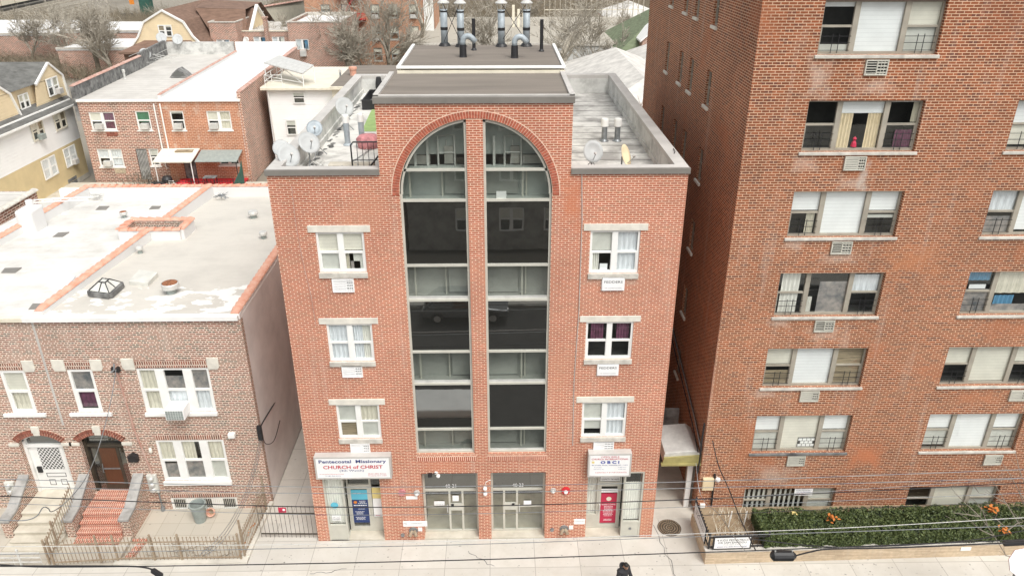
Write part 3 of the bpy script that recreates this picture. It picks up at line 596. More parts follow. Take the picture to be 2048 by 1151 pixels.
# shop fronts
def lines(par,F,u0,u1,z,n,dz,y,mat='ink_white',seed=1,h=.018,name='printed_line'):
    r=random.Random(seed); m=MB(F)
    for i in range(n):
        c=(u0+u1)/2; w=(u1-u0)*(.55+.4*r.random())/2; x=c-w
        while x<c+w: d=.02+.05*r.random(); m.box(x,min(x+d,c+w),y-.003,y,z-i*dz,z-i*dz+h); x+=d+.014
    return build(name,m,mat,par)
def shop(x0,x1,flip,top):
    F=F0 if not flip else Matrix.Translation((x0+x1,0,0))@Matrix.Diagonal((-1,1,1,1))
    f=MB(F); b=x0+.68; yb=.42
    f.box(x0,x0+.06,.02,.09,0,top).box(b-.06,b,.02,.09,0,top).box(x0+.06,b-.06,.02,.08,.62,.70).box(x0+.06,b-.06,.04,.07,0,.62).box(x0+.06,b-.06,.02,.08,top-.07,top).box(b-.05,b,.09,yb,0,.12).box(b-.05,b,.09,yb,2.4,top)
    f.box(b,b+.06,yb,yb+.07,.05,top).box(x1-.47,x1-.40,yb,yb+.07,.05,top).box(x1-.05,x1,yb,yb+.07,.05,top).box(b+.06,x1-.47,yb-.004,yb+.07,2.02,2.12).box(b+.06,x1-.47,yb,yb+.07,.05,.14).box(x1-.40,x1-.05,yb,yb+.07,.05,.12).box(x1-.40,x1-.05,yb+.01,yb+.06,.12,.62).box(x1-.40,x1-.05,yb,yb+.07,.62,.68)
    s=build('shop_front',f,'pale_alu',B)
    m=MB(F); m.face((x0+.05,.05,.7),(b-.05,.05,.7),(b-.05,.05,top-.05),(x0+.05,.05,top-.05)); m.face((b-.02,.09,.1),(b-.02,yb,.1),(b-.02,yb,2.45),(b-.02,.09,2.45)); m.face((b+.05,yb+.03,.1),(x1-.05,yb+.03,.1),(x1-.05,yb+.03,top),(b+.05,yb+.03,top)); build('pane',m,'clear_glass',s)
    m=MB(F); n=14
    for i in range(n):
        a0=x0+.06+(b-.12-x0)*i/n;a1=x0+.06+(b-.12-x0)*(i+1)/n; m.face((a0,.12+.02*(i%2),.7),(a1,.12+.02*((i+1)%2),.7),(a1,.12+.02*((i+1)%2),2.35 if flip else top),(a0,.12+.02*(i%2),2.35 if flip else top))
    if flip:
        for i in range(8):
            a0=x1-.4+.35*i/8;a1=x1-.4+.35*(i+1)/8; m.face((a0,yb+.09+.02*(i%2),.65),(a1,yb+.09+.02*((i+1)%2),.65),(a1,yb+.09+.02*((i+1)%2),top),(a0,yb+.09+.02*(i%2),top))
    build('curtain',m,'curtain_white',s)
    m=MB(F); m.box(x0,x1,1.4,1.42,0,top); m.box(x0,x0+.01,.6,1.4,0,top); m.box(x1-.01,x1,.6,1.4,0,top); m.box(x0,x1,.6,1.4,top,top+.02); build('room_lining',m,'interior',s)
    m=MB(F); m.box(b+.0,x1,.002,yb-.002,-.05,.05); build('door_step',m,'old_concrete',s)
    # door
    d0,d1=b+.06,x1-.47; m=MB(F); m.box(d0,d0+.075,yb-.012,yb+.05,.14,2.02).box(d1-.075,d1,yb-.012,yb+.05,.14,2.02).box(d0+.075,d1-.075,yb-.012,yb+.05,1.93,2.02).box(d0+.075,d1-.075,yb-.012,yb+.05,.14,.25)
    d=build('door',m,'pale_alu',s); hx=d1-.04; m=MB(F); m.tube([(hx,yb-.01,.85),(hx,yb-.08,.85),(hx,yb-.08,1.15),(hx,yb-.01,1.15)],.02,6); build('handle',m,'pale_metal',s)
    return s,F,d0+.075,d1-.075,yb-.016
s,F,d0,d1,yp=shop(-6.02,-4.1,False,2.8)
m=MB(); m.box(d0,d1,yp,yp+.006,.44,1.47); m=build('door_poster',m,'blue_fabric',s,label='navy door poster with white print and a round emblem'); 
q=MB(); q.box(d0,d1,yp,yp+.006,1.475,1.9); build('door_poster',q,'cyan_fabric',s,label='pale blue upper part of the door poster')
text('lettering','CENTER','ink_white',s,F0,d0+.22,1.75,yp-.002,wid=.26,h=.05)
q=MB(); q.lathe([(.0,0),(.06,0),(.06,.005),(0,.005)],(d0+.12,yp-.002,1.36),14,Matrix.Rotation(R(90),3,'X')); build('emblem',q,'orange_paint',s)
lines(s,F0,d0+.2,d1-.03,1.40,3,.05,yp-.001,seed=3); lines(s,F0,d0+.04,d1-.04,1.2,1,.05,yp-.001,seed=2,h=.04); lines(s,F0,d0+.12,d1-.06,1.05,1,.1,yp-.001,seed=4); lines(s,F0,d0+.04,d1-.12,.93,4,.05,yp-.001,seed=5); lines(s,F0,d0+.05,d1-.1,.68,3,.05,yp-.001,seed=6)
q=MB(); q.box(-4.47,-4.18,.37,.38,1.55,2.02); build('window_poster',q,'yellow_fabric',s); q=MB(); q.box(-4.47,-4.18,.37,.38,.74,1.54); build('window_poster',q,'vinyl_white',s); lines(s,F0,-4.46,-4.2,.78,1,.1,.369,mat='ink_red',h=.03)
q=MB(); q.lathe([(0,0),(.13,0),(.13,.006),(0,.006)],(-5.72,.04,1.55),20,Matrix.Rotation(R(90),3,'X')); build('round_sticker',q,'cyan_fabric',s)
q=MB(); q.box(-5.86,-5.55,.035,.042,.88,1.1); build('small_notice',q,'vinyl_white',s); text('lettering','SORRY WE ARE','ink_black',s,F0,-5.705,1.04,.034,wid=.24,h=.03); text('lettering','CLOSED','ink_black',s,F0,-5.705,.95,.034,wid=.26,h=.07)
s,F,d0,d1,yp=shop(2.93,4.85,True,2.87)
a,b=sorted(((F@Vector((d0,0,0))).x,(F@Vector((d1,0,0))).x))
q=MB(); q.box(a,b,yp,yp+.006,.3,1.62); build('door_poster',q,'red_fabric',s,label='crimson door poster with a cream emblem and white print')
q=MB(); q.lathe([(0,0),(.09,0),(.09,.005),(0,.005)],((a+b)/2,yp-.002,1.38),16,Matrix.Rotation(R(90),3,'X')); build('emblem',q,'cream_paint',s)
text('lettering','WELCOME','ink_white',s,F0,(a+b)/2,1.13,yp-.002,wid=.5,h=.06)
lines(s,F0,a+.04,b-.04,1.03,3,.06,yp-.001,seed=8); lines(s,F0,a+.04,b-.04,.85,5,.06,yp-.001,seed=9); lines(s,F0,a+.1,b-.1,.45,2,.05,yp-.001,seed=10)
q=MB(); q.box(a,b+.02,yp,yp+.006,1.66,1.82); build('door_notice',q,'vinyl_white',s); text('lettering','718-314-6376','ink_grey',s,F0,(a+b)/2,1.74,yp-.002,wid=.42,h=.05)
q=MB(); q.box(a-.06,b+.06,yp+.0,yp+.01,2.16,2.42); build('transom_notice',q,'vinyl_white',s); text('lettering','OPEN BIBLE CHURCH OF WOODSIDE','ink_grey',s,F0,(a+b)/2,2.36,yp-.002,wid=.6,h=.04); text('lettering','CONTACTS / 718-314-6376','ink_black',s,F0,(a+b)/2,2.24,yp-.002,wid=.62,h=.07)
q=MB(); q.lathe([(0,0),(.05,0),(.05,.02),(0,.02)],(4.5,.035,.36),12,Matrix.Rotation(R(90),3,'X')); build('vent_cap',q,'grey_metal',s)
# sign boxes
def signbox(x0,x1,z0,z1,label,dep=.27):
    t=thing('sign_box',label,'sign',((x0+x1)/2,-dep,z0)); m=MB(); e=.055
    m.box(x0,x1,-dep+.012,-.005,z0,z1); build('case',m,'light_coping',t,bevel=.01)
    m=MB(); m.box(x0,x1,-dep-.01,-dep+.01,z1-e,z1).box(x0,x1,-dep-.01,-dep+.01,z0,z0+e).box(x0,x0+e,-dep-.01,-dep+.01,z0+e,z1-e).box(x1-e,x1,-dep-.01,-dep+.01,z0+e,z1-e); build('frame',m,'light_coping',t)
    m=MB(); m.box(x0+e,x1-e,-dep-.002,-dep+.008,z0+e,z1-e); build('face_panel',m,'vinyl_white',t); return t,-dep-.004
t,ys=signbox(-6.12,-3.62,2.93,3.83,'wide white church sign box reading Pentecostal Missionary CHURCH of CHRIST above the left shop')
cx=-4.87
text('lettering','Pentecostal  Missionary','ink_navy',t,F0,cx,3.63,ys,wid=2.2,h=.17,bold=.02); text('lettering','CHURCH of CHRIST','ink_red',t,F0,cx,3.42,ys,wid=1.95,h=.14,bold=.02); text('lettering','(4th Watch)','ink_navy',t,F0,cx-.05,3.27,ys,wid=.8,h=.1)
text('lettering','www.pmcc4thwatch.org','ink_red',t,F0,-5.6,3.14,ys,wid=.8,h=.045); text('lettering','(718) 304-6976','ink_navy',t,F0,-5.55,3.06,ys,wid=.5,h=.045); text('lettering','40-21 69th Street','ink_red',t,F0,-4.1,3.14,ys,wid=.6,h=.045); text('lettering','Woodside, N.Y. 11377','ink_red',t,F0,-4.1,3.06,ys,wid=.62,h=.045)
t,ys=signbox(2.87,4.30,2.9,3.84,'white church sign box reading OBCI above the red poster door')
cx=3.585
text('lettering','OPEN BIBLE','ink_red',t,F0,cx,3.72,ys,wid=.6,h=.055); text('lettering','CHURCH INTERNATIONAL','ink_red',t,F0,cx,3.63,ys,wid=1.22,h=.065,bold=.01); text('lettering','O B C I','ink_blue',t,F0,cx,3.50,ys,wid=.62,h=.12,bold=.04)
text('lettering','40-23 69th Street, Woodside NY. 11377','ink_navy',t,F0,cx,3.38,ys,wid=1.2,h=.045,bold=.01); text('lettering','Sunday','ink_navy',t,F0,3.2,3.29,ys,wid=.25,h=.035); text('lettering','1:00 pm','ink_navy',t,F0,4.0,3.29,ys,wid=.25,h=.035); text('lettering','Wednesday','ink_navy',t,F0,3.24,3.21,ys,wid=.36,h=.035); text('lettering','7:00 pm','ink_navy',t,F0,4.0,3.21,ys,wid=.25,h=.035)
text('lettering','CONTACT # 718-314-6376','ink_red',t,F0,cx+.05,3.08,ys,wid=1.05,h=.05)
q=MB(); q.lathe([(.035,0),(.05,0),(.05,.004),(.035,.004)],(3.03,ys+.004,3.5),14,Matrix.Rotation(R(90),3,'X')); build('emblem',q,'yellow_fabric',t)
# fittings on the front wall
def tripod_camera(x,z,label,flip=1):
    t=thing('security_light',label,'light',(x,0,z)); m=MB(); m.box(x-.05,x+.05,-.03,0,z-.05,z+.05); build('bracket',m,'white_paint',t)
    m=MB(); m.lathe([(.02,0),(.06,.02),(.065,.14),(.04,.17)],(x+.08*flip,-.08,z-.05),10,Matrix.Rotation(R(60),3,'X')); build('lamp_head',m,'white_paint',t,smooth=True); m=MB(); m.box(x-.2*flip-.07,x-.2*flip+.07,-.12,-.06,z-.1,z+.04); m.bar((x,-.03,z),(x-.2*flip,-.08,z),.02); build('camera_head',m,'black_metal',t)
tripod_camera(-2.18,2.93,'white and black security light over the door numbered 4021')
t=thing('security_light','pair of white spotlights on the brick pier between the two street doors','light',(-.57,0,2.3)); m=MB()
for z in (2.32,2.1): m.lathe([(.02,0),(.07,.02),(.07,.12),(.05,.15)],(-.55,-.06,z),10,Matrix.Rotation(R(70),3,'X'))
build('lamp_head',m,'white_paint',t,smooth=True); m=MB(); m.tube([(-.55,-.02,2.4),(-.52,-.05,2.55),(-.42,-.05,2.62),(-.36,-.02,2.6)],.012,5); build('cable',m,'white_paint',t)
def disc(name,x,z,r,mat,label,cat,dep=.06,hub=None):
    t=thing(name,label,cat,(x,0,z)); m=MB(); m.lathe([(0,0),(r,0),(r*.92,dep),(0,dep)],(x,0,z),16,Matrix.Rotation(R(90),3,'X')); build('body',m,mat,t)
    if hub: m=MB(); m.lathe([(0,0),(r*.5,0),(r*.4,.05),(0,.06)],(x,-dep,z-.02),12,Matrix.Rotation(R(90),3,'X')); build('dome',m,hub,t)
disc('alarm_bell',-3.37,2.12,.13,'pink_cloth','round pink alarm plate on brick left of the door numbered 4021','alarm')
disc('sprinkler_bell',-2.87,2.1,.11,'light_coping','grey and white domed bell beside the door numbered 4021','bell',hub='white_paint')
disc('strobe_alarm',2.19,2.12,.15,'red_paint','round red alarm with white strobe between the 4023 door and the right shop','alarm',hub='white_paint')
disc('sprinkler_bell',1.76,2.14,.10,'light_coping','small grey and white domed bell right of the door numbered 4023','bell',hub='white_paint')
def plate(x0,x1,z0,z1,label,cat='sign',y=-.02,mat='vinyl_white',name='wall_plate',txt=None):
    t=thing(name,label,cat,((x0+x1)/2,0,z0)); m=MB(); m.box(x0,x1,y,-.001,z0,z1); build('board',m,mat,t,bevel=.004)
    for q in (txt or []): text('lettering',q[0],q[1],t,F0,q[2],q[3],y-.001,wid=q[4],h=q[5])
    return t
plate(-3.25,-2.86,1.82,1.95,'small blank white plate on brick left of the door numbered 4021')
plate(-3.42,-2.58,.62,.85,'white letter plate with grey print low on the left brick pier','sign',txt=[('MZ','ink_grey',-3.33,.76,.12,.08),('COMMUNITY','ink_grey',-2.95,.76,.4,.05)])
plate(2.52,2.9,.63,.86,'small white notice low on the right brick pier','sign',txt=[('SPRINKLER','ink_grey',2.71,.77,.3,.04)])
def siamese(x,z,label,s=1):
    t=thing('fire_department_connection',label,'fire fitting',(x,0,z)); m=MB(); Rm=Matrix.Rotation(R(90),3,'X')
    m.lathe([(0,0),(.16,0),(.15,.03),(0,.04)],(x,0,z),18,Rm); build('plate',m,'grey_metal',t); m=MB()
    for d in (-.09,.09): m.tube([(x+d*.3,-.03,z),(x+d,-.12,z-.04),(x+d*1.2,-.2,z-.1)],[.06,.06,.065],10)
    build('inlet',m,'rust_iron' if s>0 else 'grey_metal',t); m=MB(); m.box(x+s*.24-.07,x+s*.24+.07,-.02,0,z-.02,z+.14); build('tag',m,'white_paint',t)
siamese(-3.08,.42,'double brass hose connection on the left brick pier',1); siamese(2.18,.42,'double brass hose connection on the right brick pier',1)
for x,z,l in ((-3.46,.24,'small round metal hose cap at the foot of the left pier'),(1.76,.40,'small round metal hose cap at the foot of the right pier')): disc('hose_cap',x,z,.07,'grey_metal',l,'fire fitting')
# facade cables
t=build('wall_cable',MB().tube([(2.3,-.02,13.25),(2.36,-.02,11.9),(2.38,-.02,9),(2.32,-.02,6.5),(2.36,-.02,4)],.012,5),'light_coping',label='thin pale cable hanging down the right half of the arched brick front',cat='cable')
p=[onY(583,372,-.015),onY(592,450,-.015),onY(605,520,-.015),onY(622,590,-.015),onY(632,650,-.015)]
build('wall_cable',MB().tube(p,.010,5),'terracotta_old',label='thin dark cable down the left edge of the arched brick front',cat='cable')
# ================================================================ ON THE MAIN ROOF
def dish(px,py,z,r,label,az=180,el=35,face='dish_grey',kind='satellite_dish',group='satellite dishes',h=.9,pos=None):
    p=pos or onZ(px,py,z); az=az+9*math.sin(px*1.7+py); el=el+6*math.sin(px*.9); t=thing(kind,label,'satellite dish',(p.x,p.y,z-h))
    d=Vector((math.sin(R(az))*math.cos(R(el)),math.cos(R(az))*math.cos(R(el)),math.sin(R(el)))); Q=d.to_track_quat('Z','Y').to_matrix()
    m=MB(); prof=[(0,.0),(r*.35,r*.03),(r*.7,r*.12),(r,r*.25),(r,r*.27),(r*.68,r*.15),(r*.33,r*.06),(0,.03)]; r*=.92
    m.lathe([(a,b-r*.2) for a,b in prof],p,22,Q@Matrix.Diagonal((.9,1,1))); build('reflector',m,face,t,smooth=True)
    m=MB(); e=p+d*r*1.1-Vector((0,0,r*.25)); lo=p-Vector((0,0,r*.95))+d*.02
    m.tube([lo,e],.012,5); build('feed_arm',m,'grey_metal',t); m=MB(); m.tube([e,e-d*.1],.035,8); build('receiver',m,'light_coping',t)
    m=MB(); bk=p-d*(r*.2+.05); m.tube([bk,(bk.x,bk.y,z-h)],.024,6); 
    for k in range(3):
        a=2.1*k+.5; m.tube([(bk.x,bk.y,z-h+.35),(bk.x+.32*math.cos(a),bk.y+.32*math.sin(a),z-h)],.014,5)
    build('mast',m,'grey_metal',t)
    tag(t,None,None,group); return t
def pipe(px,py,z,h,r,label,mat='grey_metal',cap='pale_metal',capr=1.35,cat='vent pipe',name='vent_pipe',group='roof vent pipes',pos=None,bands=()):
    p=pos or onZ(px,py,z); t=thing(name,label,cat,(p.x,p.y,z),0,group); m=MB(); m.lathe([(r*1.6,-.01),(r*1.6,.02),(r,.08),(r,h)],p,14); build('pipe',m,mat,t,smooth=False)
    if cap: m=MB(); m.lathe([(r*capr,h-.22*(1 if h>.6 else .3)),(r*capr,h),(r*capr*.9,h+.05),(0,h+.07)],p,14); build('cap',m,cap,t)
    for b in bands: m=MB(); m.lathe([(r*1.12,b),(r*1.12,b+.09)],p,14); build('band',m,'black_metal',t)
    return t
G='satellite dishes on the left parapet'
dish(689,214,13.5,.37,'grey dish highest up the left parapet of the arched building, farthest from the street',150,38,'dish_grey',group=G)
dish(629,257,13.6,.28,'small bluish grey dish in the middle of the left parapet row',160,35,'flue_metal',group=G)
dish(618,286,13.5,.36,'white dish with faint lettering nearest the two vent pipes on the left roof',155,42,group=G)
dish(577,311,13.5,.36,'pale dish over the coiled cables at the near left parapet corner',150,40,'dish_grey',group=G)
dish(563,297,13.6,.28,'pale dish standing just outside the near left parapet corner',165,45,group=G)
dish(1186,303,13.3,.34,'white round dish on the right roof beside a rusted one',165,25,'dish_grey',group='satellite dishes on the right roof',h=.68)
dish(1251,311,13.3,.34,'rust-stained beige dish on the right roof',120,15,'buff_siding',group='satellite dishes on the right roof',h=.68)
pipe(0,0,12.6,1.0,.10,'left of two grey vent pipes on the left roof',pos=Vector((-5.22,5.6,12.6)),cap='white_paint',capr=1.1,mat='flue_metal')
pipe(0,0,12.6,1.0,.10,'right of two grey vent pipes on the left roof',pos=Vector((-4.74,5.75,12.6)),cap='white_paint',capr=1.1,mat='flue_metal')
pipe(1208,282,12.6,.75,.10,'left of two white-capped vent pipes on the right roof',cap='white_paint'); pipe(1234,282,12.6,.75,.10,'right of two white-capped vent pipes on the right roof',cap='white_paint')
# tall flues on the rear block
def flue(x,y,label,hh=1.27):
    z=15.5; p=Vector((x,y,z)); t=thing('metal_flue',label,'flue',p,0,'silver flues on the rear block'); r=.125
    m=MB(); m.lathe([(.22,0),(.22,.03),(.16,.12)],p,16); build('base_collar',m,'black_metal',t); m=MB(); m.lathe([(r,.03),(r,hh)],p,16); build('pipe',m,'flue_metal',t,smooth=True)
    m=MB(); m.lathe([(r*1.07,hh*.45),(r*1.07,hh*.45+.1)],p,16); m.lathe([(r*1.07,hh*.93),(r*1.07,hh*.93+.05)],p,16); build('band',m,'black_metal',t)
    m=MB(); m.lathe([(r*1.7,hh+.2),(r*1.75,hh+.23),(.03,hh+.38),(0,hh+.39)],p,16)
    for k in range(4): a=k*1.57; m.tube([p+Vector((r*.95*math.cos(a),r*.95*math.sin(a),hh-.05)),p+Vector((r*1.3*math.cos(a),r*1.3*math.sin(a),hh+.22))],.012,4)
    build('cone_cap',m,'pale_metal',t)
for x,y,l in ((-1.93,8.3,'silver flue with cone cap, far left of the four on the rear roof'),(-1.33,8.1,'silver flue with cone cap, second from left on the rear roof'),(.12,8.1,'silver flue with cone cap, third from left on the rear roof'),(1.02,8.15,'silver flue with cone cap, far right of the four on the rear roof')): flue(x,y,l)
for a,b,l in ((-1.93,-1.33,'crossed brace wires between the two left flues'),(.12,1.02,'crossed brace wires between the two right flues')):
    m=MB(); m.tube([(a,8.0,15.7),(b,8.0,17.0)],.014,4); m.tube([(a,7.98,17.0),(b,7.98,15.7)],.014,4); build('flue_brace',m,'black_metal',label=l,cat='brace',group='brace wires between flues')
for x,y,s,l in ((-1.16,5.7,1,'bent silver vent with black base in front of the left flues'),(.54,5.5,1,'bent silver vent with black base in front of the right flues')):
    t=thing('gooseneck_vent',l,'vent',(x,y,15.5),0,'gooseneck vents'); m=MB(); m.lathe([(.13,0),(.12,.05),(.11,.4)],(x,y,15.52),12); build('base',m,'black_metal',t)
    m=MB(); pts=[(x,y,15.9)]+[(x+.17-.17*math.cos(a)*1.0,y,16.02+.17*math.sin(a)) for a in (0,.5,1,1.5,2,2.5)]+[(x+.42,y-.02,16.0)]; m.tube(pts,.095,12); build('elbow',m,'flue_metal',t,smooth=True)
for x,y,l in ((-.84,7.2,'thin dark vent stack beside the left bent vent'),(1.50,6.9,'thin dark vent stack beside the right bent vent')): pipe(0,0,15.5,1.05,.06,l,mat='black_metal',cap=None,pos=Vector((x,y,15.52)),name='vent_stack',group='thin dark vent stacks')
# railing, hatch, mats, skylight, cables
t=thing('roof_railing','black iron railing beside the raised arch on the left roof','railing',(-3.9,.9,12.6)); m=MB()
xa,xb=-4.5,-3.4; m.tube([(xa,2.4,12.62),(xa,2.4,13.45),(xa+.08,2.4,13.54),(xb,2.4,13.54)],.026,6).tube([(xa,2.4,12.98),(xb,2.4,12.98)],.016,5); build('rail',m,'black_metal',t); m=MB()
for i in range(5): x=xa+.18+i*.17; m.tube([(x,2.4,12.62),(x,2.4,13.52)],.011,4)
m.tube([(xb-.75,1.6,12.62),(xb,2.3,13.45)],.03,5); build('baluster',m,'black_metal',t)
m=MB(); m.box(-5.3,-3.9,2.6,2.95,12.61,12.78); build('roof_hatch',m,'old_concrete',label='low beige board lying behind the roof railing',cat='board',bevel=.02)
m=MB(); m.prism([(-5.05,7.5),(-3.35,7.5),(-3.35,12),(-5.25,12)],12.605,12.625); build('turf_mat',m,'green_cloth',label='bright green artificial turf on the left roof',cat='turf mat')
m=MB(); m.lathe([(.05,0),(.36,.02),(.42,.3),(.3,.42),(0,.46)],(-4.45,5.3,12.6),14); build('covered_bundle',m,'pink_cloth',label='pink covered bundle on the left roof beside the arch block',cat='bundle',smooth=True)
t=thing('skylight_well','black-framed sunken well at the far end of the left roof','skylight',(-4.6,12.2,12.6)); m=MB(); m.box(-5.6,-3.4,11.1,11.15,12.6,13.0).box(-5.6,-3.4,13.3,13.35,12.6,13.0).box(-5.6,-5.55,11.15,13.3,12.6,13.0).box(-3.45,-3.4,11.15,13.3,12.6,13.0); build('kerb',m,'black_metal',t); m=MB(); m.face((-5.55,11.15,12.62),(-3.45,11.15,12.62),(-3.45,13.3,12.62),(-5.55,13.3,12.62)); build('well_floor',m,'tarred_wall',t)
m=MB(); m.lathe([(.16,0),(.16,.5),(.1,.8),(0,.8)],(-5.3,14.1,12.6),10); build('tarred_pipe',m,'black_metal',label='black tarred pipe in the far corner of the left roof',cat='vent pipe')
r=random.Random(55); m=MB()
for i in range(46):
    y=1+i*.27+r.uniform(-.1,.1); x=-5.98+abs(r.gauss(0,.10)); q=r.uniform(.04,.12); m.face(*[(x+q*math.cos(a*.9)*r.uniform(.6,1.3),y+q*1.4*math.sin(a*.9)*r.uniform(.6,1.3),12.606) for a in range(7)])
build('tar_patches',m,'tarred_wall',kind='stuff',label='dark tar smears along the foot of the left parapet')
for k in range(5):
    r=random.Random(k+20); m=MB(); x,y=[(-5.75,1.0),(-5.3,1.3),(-5.65,2.3),(-5.0,1.9),(-5.5,.8)][k]; pts=[]
    for i in range(26): a=i*.55; rr=.16+.05*r.random(); pts.append((x+rr*math.cos(a)*1.5+r.uniform(-.05,.05)+.02*i*(k%2),y+rr*math.sin(a)*1.3+r.uniform(-.04,.04),12.64+.012*i*r.random()+.08))
    build('cable_coil',MB().tube(pts,.013,4),['light_coping','black_metal','pale_metal','grey_metal','black_metal'][k],label=['pale cable coil beside the near left parapet','black cable coil on the near left roof','pale looped cable farthest back on the left roof','grey cable coil nearest the railing','black cable coil hard against the front parapet'][k],cat='cable',group='coiled cables on the left roof')
for k,(pts,l) in enumerate((([(-5.4,1.8,12.64),(-4.8,3,12.64),(-4.3,5,12.64),(-3.9,8,12.64),(-4.3,11,12.64)],'long grey cable running back over the left roof'),([(-5.2,1.5,12.65),(-4.4,2.5,12.65),(-4.5,6.2,12.65),(-4.1,9,12.65)],'second pale cable running back past the vent pipes'))): build('roof_cable',MB().tube(cable(pts,0,4),.014,4),'pale_metal' if k else 'grey_metal',label=l,cat='cable')
m=MB(); m.box(2.9,4.1,2.05,2.12,12.62,12.72); build('timber_strip',m,'black_metal',label='dark batten lying between the two dishes on the right roof',cat='batten')
m=MB(); m.tube([(5.0,1.4,12.7),(5.05,1.3,13.3),(5.2,1.5,13.44),(5.24,1.9,13.43),(5.1,2.1,13.0),(4.9,1.5,12.65)],.012,4); build('parapet_cable',m,'black_metal',label='thin black cable looped over the right parapet',cat='cable')

# ================================================================ TOWER
TX,TY=7.08,1.12
T=thing('apartment_tower','tall dark red brick apartment tower with wide triple windows, filling the right side','building',(14,TY,-.3))
wy=TY; tz=[(16.25,17.67),(13.52,15.0),(10.85,12.32),(8.12,9.65),(5.43,6.94),(2.72,4.29),(-.2,1.13)]
c1,c2=8.78,14.78; WW=3.33
holes=[(c,c+WW,a,b,.16) for c in (c1,c2) for a,b in tz]
m=MB(Matrix.Translation((0,TY,0))); wall(m,TX,24,-.44,19.8,holes)
FS=frame(TX,0,-90)   # side wall: u=-y
sy=[12.4,9.86,8.15,5.6]; srows=[(16.5,17.66),(13.9,15.06),(11.25,12.42),(8.58,9.74),(5.9,7.06),(3.2,4.4)]
m2=MB(FS); sh=[(-y-.3,-y+.3,a,b,.14) for y in sy for a,b in srows]; wall(m2,-17.2,-TY,-.44,19.8,sh)
o=MB(); o.v=m.v+m2.v; o.f=m.f+[[i+len(m.v) for i in f] for f in m2.f]; o.m=[0]*len(o.f)
o.face((TX,17.2,-.4),(24,17.2,-.4),(24,17.2,19.8),(TX,17.2,19.8)); o.face((24,TY,-.4),(24,17.2,-.4),(24,17.2,19.8),(24,TY,19.8)); build('brick_wall',o,'tower_brick',T)
m=MB(); m.face((TX,TY,19.8),(24,TY,19.8),(24,17.2,19.8),(TX,17.2,19.8)); build('roof',m,'roof_felt',T)
FT=Matrix.Translation((0,TY,0))
SW,SC,SG='shade_white','shade_cream','shade_grey'
rowsh={ (0,0):[[(SW,0,.13),('shade_beige' if 0 else SG,.82,1)],[(SW,0,.97)],[(SC,0,.5),(SG,.5,1)]],
 (0,1):[[(SG,.02,.04)],[(SW,0,.27),('curtain_tan',.27,1,0,.34),('curtain_tan',.27,1,.66,.97)],[(SW,0,.06),('curtain_cream',.05,.45,.8,1),('curtain_purple',.6,1,.4,1)]],
 (0,2):[[(SW,0,.44),('curtain_cream',.5,1,.6,.9)],[(SW,0,.95)],[(SW,0,.45),(SG,.55,.62)]],
 (0,3):[[('curtain_white',.03,.98,.15,.8)],[('clutter',.25,1,.3,1),('curtain_white',.6,.95,0,.18)],[('curtain_lilac',.1,.5)]],
 (0,4):[[('shade_cream',0,.45),('shade_beige',.62,1)],[(SW,0,.97)],[('shade_beige',.0,.95)]],
 (0,5):[[(SW,0,.45),(SG,.47,1)],[(SC,0,.95)],[(SW,0,.44),(SG,.46,1)]],
 (0,6):[[('shade_grey',0,1,.0,.1),('shade_grey',0,1,.2,.3),('shade_grey',0,1,.4,.5),('shade_grey',0,1,.6,.7),('shade_grey',0,1,.8,.9)],[('shade_grey',0,1,.0,.06),('shade_grey',0,1,.14,.2),('shade_grey',0,1,.28,.34),('shade_grey',0,1,.42,.48),('shade_grey',0,1,.56,.62),('shade_grey',0,1,.7,.76),('shade_grey',0,1,.84,.9)],[(SG,0,1)]],
 (1,1):[[(SW,0,.5),(SC,.52,.9)],[(SW,0,.9)],[]],(1,0):[[(SW,0,1)],[(SW,0,1)],[(SW,0,1)]],
 (1,2):[[('curtain_lilac',0,.48),('clutter',.6,.95)],[(SW,0,.9)],[(SW,0,.5)]],
 (1,3):[[('curtain_blue',0,.25,.1,.9),('clutter',.45,1),('shade_white',.34,.44,.2,.8)],[('curtain_cream',0,.55),('curtain_blue',.6,.95,.1,.6),('clutter',.8,1)],[(SC,0,.6)]],
 (1,4):[[(SC,0,.47)],[(SC,0,.94)],[(SC,0,.45)]],(1,5):[[(SW,0,.44),(SG,.46,.9)],[(SW,0,.96)],[(SW,0,.45),(SG,.47,1)]],(1,6):[[],[(SC,0,1)],[(SG,0,1)]]}
for ci,c in enumerate((c1,c2)):
    for ri,(a,b) in enumerate(tz):
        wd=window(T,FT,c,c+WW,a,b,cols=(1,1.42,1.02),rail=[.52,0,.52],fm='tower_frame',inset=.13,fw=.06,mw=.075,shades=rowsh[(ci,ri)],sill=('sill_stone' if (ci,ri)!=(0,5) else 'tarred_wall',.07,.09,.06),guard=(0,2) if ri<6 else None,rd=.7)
        if ri==5 and ci==0:
            q=MB(FT)
            for r_ in range(3):
                for k in range(4-(r_%2)): x=c+1.68+k*.15+(r_%2)*.075; q.box(x,x+.13,.185,.19,a+.14+r_*.12,a+.24+r_*.12)
            build('wall_sticker',q,'vinyl_white',wd); q=MB(FT); q.box(c+1.66,c+2.27,.191,.193,a+.12,a+.52); build('sticker_outline',q,'ink_black',wd)
        if ri==1 and ci==0:
            q=MB(FT); q.lathe([(0,0),(.09,.03),(.07,.14),(.03,.2),(.06,.26),(0,.33)],(c+1.6,.2,a+.08),8); build('toy',q,'red_fabric',wd)
u=10.1
kinds=['open','split','open','open','split','split']
for ri in range(6): ac_sleeve(T,FT,[10.17,10.1,10.2,10.15,10.12,10.1][ri],tz[ri][0]-.55,kinds[ri],h=.42,mat='pale_alu')
for ri in (4,5): ac_sleeve(T,FT,17.3 if ri==4 else 17.15,tz[ri][0]-.6,'split',h=.42,mat='pale_alu')
